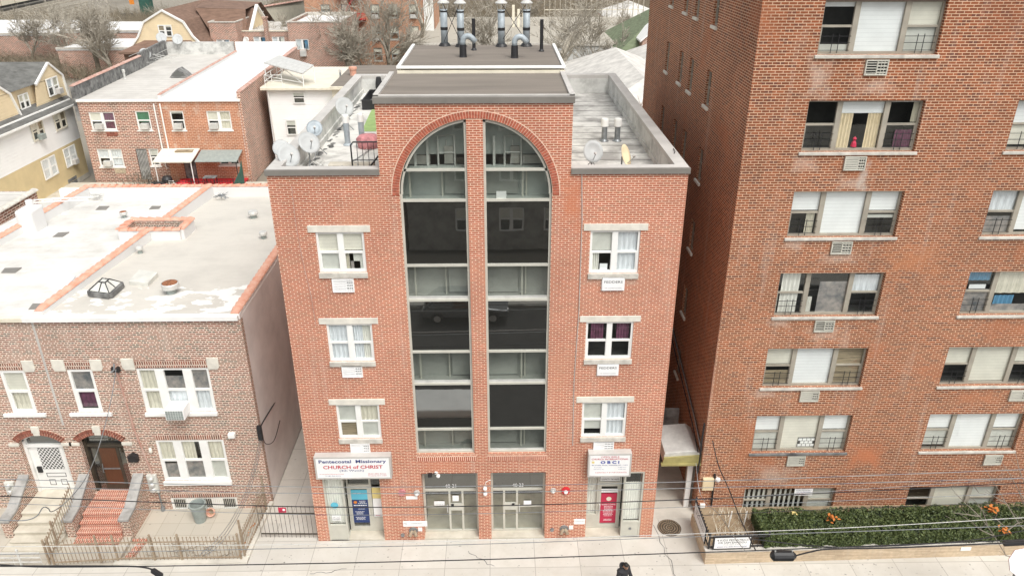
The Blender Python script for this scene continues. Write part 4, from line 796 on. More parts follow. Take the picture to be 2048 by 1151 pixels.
for y in sy:
    for a,b in srows:
        window(T,FS,-y-.3,-y+.3,a,b,cols=(1,),rail=.5,fm='tower_frame',inset=.08,fw=.05,gl='dark_glass',sill=('lintel_stone',.04,.1,.07),rd=.2)
# sign in the ground-floor window, wall fittings
t=thing('window_sign','white sign in the barred ground-floor window of the tower','sign',(11,TY+.02,.83)); m=MB(); m.box(10.62,11.28,TY+.03,TY+.05,.78,1.08); build('board',m,'vinyl_white',t)
text('lettering','4 KIDS PEDIATRICS','ink_black',t,F0,10.95,1.02,TY+.03,wid=.58,h=.05); text('lettering','DR SAM BANDOU','ink_navy',t,F0,10.95,.94,TY+.03,wid=.5,h=.045); text('lettering','718-426-5437','ink_red',t,F0,10.95,.85,TY+.03,wid=.5,h=.045)
pa=onY(1406,953,TY-.06); t=thing('meter_box','cream metal cabinet on the tower corner beside a dark pipe','cabinet',(pa.x,TY,2.2)); m=MB(); a=onY(1405,953,TY);b=onY(1424,975,TY); m.box(a.x,b.x,TY-.14,TY-.002,b.z,a.z); build('case',m,'buff_siding',t,bevel=.01)
m=MB(); a=onY(1429,945,TY);b=onY(1422,1008,TY); m.tube([(a.x,TY-.05,a.z),(b.x,TY-.05,b.z)],.035,8); build('wall_pipe',m,'black_metal',label='short black pipe on the tower corner under the floodlight',cat='pipe')
a=onY(1433,952,TY); t=thing('floodlight','small white round floodlight on the tower corner','light',(a.x,TY-.1,a.z)); m=MB(); m.lathe([(.0,0),(.09,.0),(.09,.05),(.05,.09),(0,.1)],(a.x,TY-.16,a.z),12,Matrix.Rotation(R(70),3,'X')); build('lamp_head',m,'white_paint',t); m=MB(); m.bar((a.x,TY-.1,a.z),(a.x,TY,a.z),.03); build('bracket',m,'pale_metal',t)
a=onY(1404,1008,TY); m=MB(); m.box(a.x-.09,a.x+.1,TY-.08,TY-.002,a.z-.1,a.z+.08); build('junction_box',m,'white_paint',label='small white junction box low on the tower corner',cat='junction box',bevel=.02)
# canopy over the side entrance
t=thing('entrance_canopy','grey sheet-metal canopy with olive front edge over the tower side door','canopy',(6.4,1.9,2.3)); m=MB()
z=2.25; m.v=[];  m.prism([(5.72,z+.05),(5.78,z+.42),(6.85,z+.50),(7.07,z+.34),(7.07,z+.05)],1.25,2.9,'y'); build('roof_panel',m,'pale_metal',t,bevel=.02)
m=MB(); m.prism([(5.70,z-.02),(5.75,z+.25),(7.07,z+.34),(7.07,z+.0)],1.18,1.245,'y'); m.box(5.66,7.07,1.12,1.24,z-.06,z+.02); build('fascia',m,'buff_siding' if 0 else 'olive_paint' if 'olive_paint' in M else 'rust_iron',t)
m=MB(); m.box(5.7,5.74,1.24,2.9,z-.04,z+.05); build('side_trim',m,'black_metal',t); m=MB(); m.box(6.74,6.92,1.5,1.62,0,z); build('post',m,'white_paint',t)
m=MB(); m.box(7.0,7.075,1.7,2.6,0,2.05); build('side_door',m,'dark_concrete',T)
m=MB(); m.box(5.8,6.9,4.0,4.12,0,2.6); build('alley_gate',m,'tarred_wall',label='dark gate closing the narrow alley behind the canopy',cat='gate')
# pipes/cables along the tower side wall
for k,(dx,dz) in enumerate(((.04,0),(.10,.12),(.16,-.1))):
    pts=[(TX-dx,12,6.2+dz),(TX-dx,6,4.4+dz),(TX-dx,2.2,3.3+dz),(TX-dx-.02,TY-.02,2.9+dz)]
    build('service_cable',MB().tube(pts,.022,5),['black_metal','grey_metal','black_metal'][k],label=['thick black cable lowest along the tower side wall','grey conduit along the tower side wall','upper black cable along the tower side wall'][k],cat='cable',group='cables along the tower side wall')
# manhole
t=thing('manhole_cover','round brown cast-iron cover with ring pattern in the concrete beside the tower','manhole cover',(6.0,.42,0)); m=MB(); c=(6.0,.42,.006)
m.lathe([(0,0),(.42,0),(.42,.012),(0,.012)],c,40); build('plate',m,'dark_bronze',t); m=MB()
for r0 in (.40,.31,.22,.13,.05):
    n=max(8,int(r0*90)); 
    for i in range(n):
        a=2*math.pi*i/n; b=a+2*math.pi/n*.6; p=[(c[0]+rr*math.cos(q),c[1]+rr*math.sin(q)) for rr,q in ((r0-.045,a),(r0,a),(r0,b),(r0-.045,b))]; m.prism(p,.016,.024)
build('raised_ring',m,'rust_iron',t)
# retaining wall, hedge, garden
gA,gB=onZ(1409,1127,0),onZ(2048,1108,0); d_=(gB-gA).normalized(); ang=math.degrees(math.atan2(d_.y,d_.x)); FG=frame(gA.x,gA.y,ang)
t=thing('garden_wall','low tan stacked-stone wall in front of the hedge','garden wall',(gA.x,gA.y,0)); m=MB(FG); m.box(0,16,0,.3,0,.52); m.box(0,.3,.301,1.9,0,.50); build('stonework',m,'stacked_stone',t); m=MB(FG); m.box(-.03,16,-.03,.26,.522,.57); build('cap',m,'sill_stone',t)
m=MB(); m.face((7.2,-.95,.3),(24,-.6,.3),(24,TY,.3),(7.2,TY,.3)); build('garden_soil',m,'soil',kind='structure')
def hedge(name,FGm,u0,u1,y0,y1,z0,z1,n,label,leaf='hedge_leaf',cat='hedge',s=.05,parent=None,blob=.09):
    r=random.Random(len(name)+n); m=MB(FGm); nu=int((u1-u0)/.25); 
    def env(u,y): return z1-.05+blob*mn.noise(Vector((u*1.3,y*2,0)))*2+blob*mn.noise(Vector((u*4,y*5,3)))
    for i in range(n):
        u=r.uniform(u0,u1); 
        k=r.random(); y=r.uniform(y0,y1)
        if k<.55: z=env(u,y)-abs(r.gauss(0,.05)); 
        elif k<.9: y=y0+abs(r.gauss(0,.05))+blob*.8*mn.noise(Vector((u*2.2,0,1.7*5)))-.05*mn.noise(Vector((u*6,1,r.random()))) ; z=r.uniform(z0,env(u,y0))
        else: u=u0+abs(r.gauss(0,.06)); z=r.uniform(z0,z1)
        ss=s*r.uniform(.6,1.4); a=Vector((r.gauss(0,1),r.gauss(0,1),r.gauss(0,1))).normalized(); b=a.cross(Vector((r.gauss(0,1),r.gauss(0,1),r.gauss(0,1)))).normalized(); c_=Vector((u,y,z))
        m.face(c_-a*ss,c_-b*ss*.45,c_+a*ss,c_+b*ss*.45)
    return m
t=thing('clipped_hedge','long dark green clipped hedge behind the low stone wall','hedge',(13,-.2,.3))
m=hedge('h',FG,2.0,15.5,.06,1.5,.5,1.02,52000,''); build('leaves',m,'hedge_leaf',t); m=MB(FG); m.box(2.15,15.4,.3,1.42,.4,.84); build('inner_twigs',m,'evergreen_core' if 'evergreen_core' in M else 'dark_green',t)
for k,(px,py,s,l) in enumerate(((1663,1035,.16,'orange dead leaves caught in the middle of the hedge top'),(1982,1018,.2,'large orange dead leaves at the right end of the hedge'),(1587,1027,.08,'small yellow leaves on the left part of the hedge'),(2008,1060,.14,'rust-orange leaves low in the hedge near the bare branches'))):
    p=onZ(px,py,1.05); m=MB(); r=random.Random(k+3)
    for i in range(16):
        c_=p+Vector((r.gauss(0,s*.55),r.gauss(0,s*.5),r.gauss(0,s*.35)+.04)); a=Vector((r.gauss(0,1),r.gauss(0,1),r.gauss(0,.6))).normalized()*s*.45; b=a.cross(Vector((0,0,1))).normalized()*s*.3; m.face(c_-a,c_-b,c_+a,c_+b)
    build('dead_leaves',m,'dry_leaf' if k!=2 else 'yellow_fabric',label=l,cat='leaves')
m=MB(); r=random.Random(4)
for i in range(160):
    x=r.uniform(7.5,9.0);y=r.uniform(-.5,.9); a=r.uniform(0,6.3); h=r.uniform(.08,.35); m.face((x-.01,y,.3),(x+.01,y,.3),(x+h*.6*math.cos(a),y+h*.6*math.sin(a),.3+h))
build('dry_grass',m,'curtain_cream',kind='stuff',label='dry yellow grass tufts in the bare corner bed',)
for px,l in ((1487,'left white marker stake in the corner bed'),(1457,'second white marker stake in the corner bed')):
    p=onZ(px,1050,.35); build('marker_stake',MB().tube([(p.x,p.y,.3),(p.x+.04,p.y,1.0)],.02,5),'white_paint',label=l,cat='stake')
# iron fence on the wall with clinic signs
def pickets(m,p,q,h,step,r=.01,tip=.08,z=None):
    p=Vector(p);q=Vector(q);L=(q-p).length;n=max(1,round(L/step))
    for i in range(n+1):
        a=p.lerp(q,i/n); m.tube([a,a+Vector((0,0,h))],r,4); m.tube([a+Vector((0,0,h)),a+Vector((0,0,h+tip*.4)),a+Vector((0,0,h+tip))],[r,r*2.2,.001],4)
def iron_fence(name,label,p,q,h,mat,step=.13,posts=(),rails=(.12,.85),group=None,r=.011,tip=.08,ph=None):
    p=Vector(p);q=Vector(q); t=thing(name,label,'fence',p.lerp(q,.5),0,group); m=MB(); pickets(m,p,q,h,step,r,tip); build('picket_row',m,mat,t)
    for k in rails: m=MB(); m.bar(p+Vector((0,0,h*k)),q+Vector((0,0,h*k)),.035); build('rail',m,mat,t)
    for k in posts: a=p.lerp(q,k); m=MB(); m.bar(a,a+Vector((0,0,(ph or h*1.12))),.055); m.lathe([(.03,0),(.045,.04),(0,.09)],a+Vector((0,0,(ph or h*1.12))),8); build('post',m,mat,t)
    return t
c0=FG@Vector((.1,.12,.58)); c1_=FG@Vector((2.1,.12,.58)); c2_=FG@Vector((.1,1.9,.55))
iron_fence('garden_fence','black iron fence along the front of the corner bed',c0,c1_,.55,'black_metal',.16,(0,1)); iron_fence('garden_fence','black iron fence along the alley side of the corner bed',c0+Vector((0,.08,0)),c2_,.55,'black_metal',.16,(1,))
ts=thing('clinic_sign','white clinic board on the fence facing the street','sign',c0,R(ang)); FL=Matrix.Identity(4)
m=MB(); m.box(.15,1.35,-.10,-.06,.08,.53); build('board',m,'vinyl_white',ts,local=True); m=MB(); m.box(.1,1.4,-.09,-.05,.53,.58).box(.1,1.4,-.09,-.05,.03,.08).box(.1,.15,-.09,-.05,.08,.53).box(1.35,1.4,-.09,-.05,.08,.53); build('border',m,'black_metal',ts,local=True)
def ltext(name,s,mat,par,u,z,y,wid,h):
    o=text(name,s,mat,par,F0,u,z,y,wid=wid,h=h); off=root_of(par).location
    for v in o.data.vertices: v.co+=off
    return o
ltext('lettering','4 KIDS PEDIATRICS','ink_black',ts,.75,.44,-.1,1.05,.085); ltext('lettering','DR SAM BANDOU','ink_black',ts,.75,.33,-.1,.95,.08); ltext('lettering','718-426-5437','ink_grey',ts,.75,.24,-.1,.6,.04); ltext('lettering','69-02 41st AVE WOODSIDE','ink_navy',ts,.75,.15,-.1,1.0,.05)
ts=thing('clinic_sign','narrow white board on the fence facing the alley','sign',c0+Vector((0,.1,0)),R(ang-90)); m=MB(); m.box(-1.45,-.15,-.10,-.06,.05,.62); build('board',m,'vinyl_white',ts,local=True); m=MB(); m.box(-1.5,-.1,-.09,-.055,.62,.66).box(-1.5,-.1,-.09,-.055,.01,.05).box(-1.5,-1.45,-.09,-.055,.05,.62).box(-.15,-.1,-.09,-.055,.05,.62); build('border',m,'black_metal',ts,local=True)
ltext('lettering','4 KIDS PEDIATRICS','ink_black',ts,-.8,.5,-.1,1.1,.09); ltext('lettering','DR SAM BANDOU','ink_black',ts,-.8,.35,-.1,1.0,.09)
a=FG@Vector((8.9,-.005,.3)); m=MB(FG); m.box(8.75,9.1,-.02,-.002,.28,.42); build('wall_plaque',m,'vinyl_white',label='small white plaque on the right part of the stone wall',cat='plaque')
# ================================================================ LEFT TWIN ROW HOUSES
HY=2.0; FH=Matrix.Translation((0,HY,0)); HX=-8.58; PX=-15.4
H1=thing('row_house','two-storey mixed-brick row house with dark wooden door and grey roof','row house',(-12,HY,-.3))
H2=thing('row_house','row house with white lattice door and white roof at the left edge','row house',(-19,HY,-.3))
def arch_pts(xc,hw,zs,rise,n=14):
    Rr=(hw*hw+rise*rise)/(2*rise); a0=math.asin(hw/Rr); return [(xc+Rr*math.sin(-a0+2*a0*i/n),zs+rise-Rr+Rr*math.cos(-a0+2*a0*i/n)) for i in range(n+1)],Rr
def row_front(par,x0,x1,holes,arch,ztop):
    m=MB(FH); xc,hw,zb,zs,rise=arch; wall(m,x0,x1,-.42,ztop,holes+[(xc-hw,xc+hw,zb,zs+rise,.35,1)])
    P,Rr=arch_pts(xc,hw,zs,rise); 
    for a,b in zip(P,P[1:]): m.face((a[0],0,a[1]),(b[0],0,b[1]),(b[0],0,zs+rise),(a[0],0,zs+rise)); m.face((a[0],0,a[1]),(a[0],.35,a[1]),(b[0],.35,b[1]),(b[0],0,b[1]))
    return m,P,Rr
def arch_ring(par,xc,zs,rise,P,Rr):
    m=MB(FH); zc=zs+rise-Rr; a0=math.asin((P[-1][0]-xc)/Rr); 
    for j,(ra,rb) in enumerate(((.0,.13),(.14,.25))):
        n=int(2*a0*(Rr+ra)/.085)
        for i in range(n):
            a=-a0+2*a0*(i+.1)/n;b=-a0+2*a0*(i+.9)/n; m.prism([(xc+(Rr+r)*math.sin(t),zc+(Rr+r)*math.cos(t)) for r,t in ((ra,a),(rb,a),(rb,b),(ra,b))],-.02-.01*j,0,'y')
    build('door_arch',m,'arch_brick_old',par); m=MB(FH); m.prism([(xc+Rr*math.sin(-a0+2*a0*i/20),zc+Rr*math.cos(-a0+2*a0*i/20)) for i in range(21)]+[(xc+(Rr+.26)*math.sin(a0-2*a0*i/20),zc+(Rr+.26)*math.cos(a0-2*a0*i/20)) for i in range(21)],-.008,0,'y'); build('arch_mortar',m,'arch_mortar',par); m=MB(FH); zt=zs+rise; m.box(xc-.14,xc+.14,-.06,0,zt+.12,zt+.38); m.box(xc-.11,xc+.11,-.05,0,zt-.0,zt+.12); build('keystone',m,'lintel_stone',par,bevel=.01)
    for s in (-1,1): m=MB(FH); x=xc+s*(P[-1][0]-xc+.17); m.box(x-.18,x+.18,-.04,0,zs-.12,zs+.0); build('arch_spring_stone',m,'lintel_stone',par)
A1=(-14.28,.76,.5,2.84,.33); A2=(-16.42,.76,.5,2.84,.33)
h1=[(-12.40,-9.95,4.1,5.88,.1),(-12.34,-9.92,1.08,2.89,.1),(-14.74,-13.88,4.12,5.86,.1),(-12.3,-9.85,-.35,.28,.1)]
m,P1,R1=row_front(H1,PX,HX,h1,A1,7.72)
m.face((HX,0,-.42),(HX,.22,-.42),(HX,.22,7.72),(HX,0,7.72)); build('brick_wall',m,'mixed_brick',H1)
m,P2,R2=row_front(H2,-22,PX,[(-17.02,-16.16,4.12,5.84,.1),(-21,-18.6,4.1,5.88,.1),(-21,-18.6,1.08,2.89,.1)],A2,7.72); build('brick_wall',m,'mixed_brick',H2)
arch_ring(H1,A1[0],A1[3],A1[4],P1,R1); arch_ring(H2,A2[0],A2[3],A2[4],P2,R2)
m=MB(FH); m.box(PX-.035,PX+.035,-.015,0,3.6,7.7); build('party_joint',m,'light_coping',H1)
m=MB(); m.box(HX-.35,HX-.002,HY+.22,15.8,-.4,7.8); build('side_wall',m,'grey_render',H1)
m=MB(); m.prism([(-21.6,15.8),(-9.0,15.8),(-8.93,16.05),(-21.6,16.05)],-.4,7.75); build('rear_wall',m,'grey_render',H1)
# roofs: deck slopes gently to the rear
def party(y): return -15.2+ (y-2.6)*(1.04/13.46)
def dz(y): return 7.84-(y-2)*.035
m=MB(); m.face((party(2),2.05,dz(2)),(HX-.3,2.05,dz(2)),(HX-.3,15.8,dz(15.8)),(party(15.8),15.8,dz(15.8))); build('roof_deck',m,'grey_membrane',H1)
m=MB(); m.face((-22,2.05,dz(2)),(party(2),2.05,dz(2)),(party(15.8),15.8,dz(15.8)),(-22,15.8,dz(15.8))); build('roof_deck',m,'white_membrane',H2)
m=MB(); m.box(PX-.25,HX-.05,HY-.12,HY+.12,7.72,7.9); build('roof_edge',m,'white_paint',H1,bevel=.015); m=MB(); m.box(-22,PX-.26,HY-.10,HY+.12,7.72,7.88); build('roof_edge',m,'cream_paint',H2,bevel=.015)
def low_wall(par,pts,zt,mat,th=.16,tile=True,name='parapet',tl=.15,ts=.33):
    for a,b in zip(pts,pts[1:]):
        a=Vector(a);b=Vector(b); d=(b-a).normalized(); sd=Vector((-d.y,d.x))*th; m=MB(); z0=7.2
        m.prism([tuple(a+sd),tuple(a-sd),tuple(b-sd),tuple(b+sd)],z0,zt); build(name,m,mat,par)
        if tile: m=MB(); tile_run(m,(a.x,a.y,zt),(b.x,b.y,zt),tl*1.05,ts); build('coping_tiles',m,'terracotta',par,smooth=False)
low_wall(H1,[(party(2.2),2.2),(party(9.4),9.4)],7.98,'clean_membrane'); low_wall(H1,[(party(10.9),10.9),(party(15.7),15.7)],7.92,'clean_membrane')
low_wall(H1,[(HX-.17,2.02),(HX-.17,15.7)],7.92,'grey_render'); low_wall(H1,[(party(15.8),15.85),(HX-.1,15.85)],7.86,'clean_membrane'); low_wall(H2,[(-20.2,15.85),(party(15.8)-.1,15.85)],7.86,'clean_membrane')
low_wall(H2,[(-20.68,7.5),(-20.2,15.75)],7.86,'clean_membrane')
t=thing('light_well','square tile-coped light well on the party wall between the grey and white roofs','light well',(-14.5,10.1,7.3))
w4=[(-15.8,9.55),(-13.3,9.55),(-13.3,10.75),(-15.8,10.75),(-15.8,9.55)]
for a,b in zip(w4,w4[1:]):
    a=Vector(a);b=Vector(b); d=(b-a).normalized(); sd=Vector((-d.y,d.x))*.13; m=MB(); m.prism([tuple(a+sd),tuple(a-sd),tuple(b-sd),tuple(b+sd)],7.2,8.0); build('wall',m,'clean_membrane',t); m=MB(); tile_run(m,(a.x,a.y,8.0),(b.x,b.y,8.0),.16,.33); build('coping_tiles',m,'terracotta',t)
m=MB(); m.box(-15.66,-13.44,10.60,10.618,6.6,7.99).box(-15.668,-15.65,9.7,10.6,6.6,7.98).box(-13.45,-13.432,9.7,10.6,6.6,7.98); build('shaft_lining',m,'mixed_brick',t); m=MB(); m.box(-15.6,-13.5,9.7,10.6,7.5,7.56); build('shaft_floor',m,'tarred_wall',t)
def mushroom(px,py,r,h,label,top='pale_metal',ax=(1.4,.35)):
    p=onZ(px,py,0); z=7.55; p=onZ(px,py,z); z=dz(p.y); t=thing('roof_ventilator',label,'roof vent',(p.x,p.y,z),0,'round roof ventilators'); m=MB(); m.lathe([(r*.62,0),(r*.62,h*.6)],(p.x,p.y,z),14); build('neck',m,'plastic_grey',t)
    m=MB(); m.lathe([(r,h*.55),(r*1.05,h*.8),(r*.9,h),(0,h*1.1)],(p.x,p.y,z),18); build('cap',m,top,t); 
    if top=='rust' : m=MB(); m.lathe([(r*1.06,h*.5),(r*1.12,h*.9),(r*1.0,h*.97),(r*.98,h*.5)],(p.x,p.y,z),18); build('rim',m,'pale_metal',t)
mushroom(507,433,.22,.34,'grey ventilator at the far right of the grey roof'); mushroom(528,478,.17,.32,'small grey ventilator near the right edge of the grey roof'); mushroom(282,510,.14,.3,'small ventilator beside the party wall, in front of the light well'); mushroom(346,597,.27,.42,'largest ventilator with rusty top near the front of the grey roof',top='rust'); mushroom(248,432,.15,.3,'small rusty-capped ventilator on the white roof',top='rust')
def onroof(px,py): 
    y=8
    for _ in range(6): p=onZ(px,py,dz(y)); y=p.y
    return p
p=[onroof(*q) for q in ((181,592),(221,597),(245,575),(205,570))]; t=thing('pyramid_skylight','small dark-framed glass pyramid skylight on the grey roof','skylight',p[0])
c=(p[0]+p[1]+p[2]+p[3])/4; m=MB()
for a,b in zip(p,p[1:]+p[:1]): a1=a+Vector((0,0,.22)); b1=b+Vector((0,0,.22)); m.tube([a+Vector((0,0,.11)),b+Vector((0,0,.11))],.12,4); 
build('kerb',m,'tarred_wall',t); m=MB(); r4=[a.lerp(c,.68)+Vector((0,0,.44)) for a in p]
for a,b,ra,rb in zip(p,p[1:]+p[:1],r4,r4[1:]+r4[:1]): m.face(a+Vector((0,0,.22)),b+Vector((0,0,.22)),rb,ra)
m.face(*r4); build('pane',m,'shade_grey',t); m=MB()
for a,ra in zip(p,r4): m.tube([a+Vector((0,0,.22)),ra+Vector((0,0,.02))],.022,4)
for a,b in zip(r4,r4[1:]+r4[:1]): m.tube([a,b],.025,4)
for a,b,ra,rb in zip(p,p[1:]+p[:1],r4,r4[1:]+r4[:1]): m.tube([a.lerp(b,.5)+Vector((0,0,.23)),ra.lerp(rb,.5)+Vector((0,0,.02))],.02,4)
build('glazing_bars',m,'black_metal',t)
def slab_on_roof(q,h,mat,label,name='roof_hatch',cat='hatch',z=0):
    p=[onroof(*a) for a in q]; m=MB(); z0=min(a.z for a in p)+z; a=[m.P((v.x,v.y,z0)) for v in p]; b=[m.P((v.x,v.y,z0+h)) for v in p]; m.idx(a); m.idx(b)
    for i in range(4): m.idx([a[i],a[(i+1)%4],b[(i+1)%4],b[i]])
    build(name,m,mat,label=label,cat=cat,bevel=.015 if h>.1 else 0)
slab_on_roof([(259,570),(297,573),(318,553),(280,548)],.2,'shade_grey','pale grey metal hatch box between the skylight and the large ventilator')
slab_on_roof([(92,575),(130,583),(152,556),(116,550)],.12,'clean_membrane','low white hatch box on the white roof')
slab_on_roof([(104,597),(122,600),(142,585),(124,580)],.06,'pale_metal','thin glass-topped roof light beside the white hatch','roof_light','skylight')
for q,l in (([(57,619),(92,617),(98,608),(66,608)],'dark rounded patch at the front edge of the white roof'),([(2,546),(30,546),(44,536),(10,537)],'dark patch in the middle left of the white roof'),([(105,474),(125,474),(139,465),(117,466)],'dark patch left of the rusty ventilator, nearer the front'),([(191,420),(212,420),(219,413),(199,413)],'dark patch near the rear parapet of the white roof'),([(298,419),(318,418),(322,413),(304,413)],'dark patch beside the party wall at the rear of the white roof')):
    slab_on_roof(q,.035,'bronze_coping',l,'roof_patch','roof patch')
p=onZ(84,445,7.4); p=Vector((-19.9,11.0,7.3)); t=thing('chimney','white-coated chimney stub on the left parapet of the white roof','chimney',p); m=MB(); m.box(p.x-.65,p.x+.05,p.y-.6,p.y+.45,7.2,8.55); build('stack',m,'clean_membrane',t,bevel=.12); m=MB(); m.lathe([(.16,0),(.15,.3)],(p.x-.3,p.y+.1,8.5),10); build('pot',m,'clean_membrane',t)
t=thing('ladder','white ladder lying beyond the chimney on the parapet','ladder',(-21,13.2,8.0)); m=MB()
for dy in (0,.4): m.bar((-21.5,13.1+dy,8.0),(-19.0,13.5+dy,8.0),.05)
for i in range(7): m.bar((-21.4+i*.38,13.12+i*.06,8.0),(-21.4+i*.38,13.52+i*.06,8.0),.03)
build('frame',m,'white_paint',t)
for x,y,l in ((-19.6,15.3,'white cable heap in the rear left corner of the white roof'),(-13.6,15.2,'grey cable heap behind the rear parapet corner of the grey roof')):
    r=random.Random(int(-x)); pts=[(x+r.gauss(0,.28),y+r.gauss(0,.18),dz(y)+.05+r.random()*.3) for i in range(26)]; build('cable_heap',MB().tube(pts,.015,4),'pale_metal' if x<-15 else 'grey_metal',label=l,cat='cable',group='cable heaps on the row house roofs')
# windows of the row houses
LB='lintel_stone'
def soldier(par,u0,u1,z,h=.26,blocks=True):
    m=MB(FH); m.box(u0+.02,u1-.02,-.012,0,z+.01,z+h); build('soldier_course',m,'mixed_soldier',par)
    if blocks:
        for x0,x1 in ((u0-.42,u0+.0),(u1-.0,u1+.40)): m=MB(FH); m.prism([(x0,z+h+.12),(x0,z+.05),(x0+.06 if x0<u0-.1 else x0,z-.06),(x1,z-.06) if x0<u0-.1 else (x1-.06,z-.06),(x1,z+.05),(x1,z+h+.12)],-.05,0,'y'); build('corner_block',m,LB,par,bevel=.01)
ws=('white_paint',.08,.12,.08)
window(H1,FH,-12.40,-9.95,4.1,5.88,cols=(1,1.25,1),fm='white_paint',inset=.02,fw=.085,mw=.15,rail=.5,shades=[[('curtain_cream',0,1)],[('curtain_lilac',.55,.8),('clutter',.2,.5)],[('clutter',0,.5),('curtain_lilac',.5,1)]],sill=('white_paint',.03,.13,.10)); soldier(H1,-12.40,-9.95,5.9)
window(H1,FH,-12.34,-9.92,1.08,2.89,cols=(1,1.25,1),inset=.02,fw=.085,mw=.15,rail=.5,shades=[[('curtain_cream',0,.52),('clutter',.6,1)],[('curtain_cream',0,.5,0,.62),('clutter',.55,1)],[('curtain_cream',0,.5),('shade_grey',.5,1)]],sill=('white_paint',.03,.16,.09)); soldier(H1,-12.34,-9.92,2.91,.2,False)
window(H1,FH,-14.74,-13.88,4.12,5.86,cols=(1,),inset=.02,fw=.10,shades=[[('clutter',0,.5),('curtain_purple',.55,.9)]],sill=('white_paint',.3,.13,.09)); soldier(H1,-14.74,-13.88,5.88)
window(H2,FH,-17.02,-16.16,4.12,5.84,cols=(1,),inset=.02,fw=.10,shades=[[('shade_cream',0,.5),('curtain_cream',.5,1)]],sill=('white_paint',.3,.13,.09)); soldier(H2,-17.02,-16.16,5.86)
window(H2,FH,-21,-18.6,4.1,5.88,cols=(1,1.25,1),inset=.02,fw=.085,sill=ws); window(H2,FH,-21,-18.6,1.08,2.89,cols=(1,1.25,1),inset=.02,fw=.085,sill=ws)
wb=window(H1,FH,-12.3,-9.85,-.35,.28,cols=(1,1.3,1),rail=0,inset=.02,fw=.08,mw=.2); soldier(H1,-12.3,-9.85,.29,.22,False)
m=MB(FH)
for i in range(34): x=-12.2+i*.07; m.box(x,x+.012,-.01,.004,-.33,.26)
build('window_bars',m,'shade_cream',wb)
t=thing('window_air_conditioner','white window air conditioner in the upper triple window of the row house','air conditioner',(-11.15,1.8,4.05)); m=MB(); m.box(-11.5,-10.85,1.45,2.05,4.12,4.55); build('case',m,'vinyl_white',t,bevel=.02); m=MB()
for i in range(5): 
    for j in range(7): m.box(-11.46+j*.085,-11.46+j*.085+.07,1.435,1.449,4.16+i*.072,4.16+i*.072+.055)
build('grille',m,'plastic_grey',t)
# doors
def rdoor(par,A,white):
    xc,hw,zb,zs,rise=A; a,b=xc-hw,xc+hw; y=.30; F=FH; mt='white_paint' if white else 'dark_bronze'
    P,Rr=arch_pts(xc,hw-.02,zs,rise-.02)
    f=MB(F); f.box(a+.0,a+.10,y-.12,y+.02,zb,zs).box(b-.10,b,y-.12,y+.02,zb,zs).box(a+.1,b-.1,y-.11,y+.02,zs-.34,zs-.24); 
    for p,q in zip(P,P[1:]): f.prism([p,q,(q[0],q[1]-.09),(p[0],p[1]-.09)],y-.12,y+.02,'y')
    d=build('front_door',f,mt,par,label='white front door with black lattice screen' if white else 'dark wooden front door with sidelights')
    m=MB(F); m.face((a+.02,y,zs-.25),(b-.02,y,zs-.25),*[(p[0],y,p[1]) for p in P[::-1]]); build('fanlight',m,'dark_glass',d)
    x0,x1=(a+.2,b-.22) if white else (a+.36,b-.36); m=MB(F); m.box(x0,x1,y-.04,y+.0,zb+.02,zs-.34); leaf=build('door_leaf',m,'white_paint' if white else 'dark_bronze',d,bevel=.01)
    for q0,q1 in ((a+.1,x0),(x1,b-.1)): m=MB(F); m.box(q0,q1,y-.02,y+.01,zb,zs-.34); build('side_panel',m,'white_paint' if white else 'dark_glass',d)
    if white:
        m=MB(F); m.box(x0+.2,x1-.12,y-.055,y-.041,zb+.98,zs-.42); build('lattice_screen',m,'lattice',d)
        m=MB(F)
        for (u0,u1,z0,z1) in ((x0+.25,x1-.15,zb+.62,zb+.80),(x0+.28,x0+.5,zb+.25,zb+.5),(x1-.4,x1-.18,zb+.25,zb+.5)): 
            m.box(u0,u1,y-.05,y-.041,z0,z0+.015).box(u0,u1,y-.05,y-.041,z1-.015,z1).box(u0,u0+.015,y-.05,y-.041,z0,z1).box(u1-.015,u1,y-.05,y-.041,z0,z1)
        build('panel_moulding',m,'black_metal',d); m=MB(F); m.box(x0-.0,x0+.16,y-.09,y-.04,zb+.85,zb+1.1); build('lock_box',m,'black_metal',d)
    else:
        m=MB(F); m.box(x0+.1,x1-.1,y-.05,y-.041,zb+.25,zs-.45); build('door_glass',m,'wood',d); m=MB(F); m.box(x0+.1,x1-.1,y-.07,y-.05,zb+.95,zb+1.0); m.tube([(x0+.09,y-.06,zb+.8),(x0+.09,y-.12,zb+.85),(x0+.09,y-.06,zb+1.2)],.015,5); build('handle',m,'grey_metal',d)
rdoor(H1,A1,False); rdoor(H2,A2,True)
# stoops
def stoop(label,x0,x1,mat,riser,par_w,pz):
    t=thing('stoop',label,'stoop',((x0+x1)/2,1,-.2)); prev=HY+.34
    prof=[(.5,2.0,.95),(.33,.95,.68),(.16,.68,.36),(-.0,.36,.04),(-.12,.04,-.3)] if mat=='step_brick' else [(.5,2.0,1.05),(.34,1.05,.75),(.18,.75,.43),(.03,.43,.12),(-.06,.12,-.2)]
    for i,(z,ya,yb) in enumerate(prof):
        e=.0 if i<4 else (.18 if mat=='step_brick' else .1); m=MB(); m.box(x0-e,x1+e,yb,(ya if i else HY+.3),-.42,z-.05); build('riser',m,riser,t); m=MB(); m.box(x0-e,x1+e,yb-.03,(ya if i else HY+.3)-.002,z-.048,z+.006); build('tread',m,mat,t,bevel=.01)
    return t
stoop('stoop of five red brick steps up to the dark wooden door',-14.98,-13.42,'step_brick','step_brick',0,0); stoop('pale worn concrete stoop up to the white door',-17.2,-15.42,'old_concrete','old_concrete',0,0)
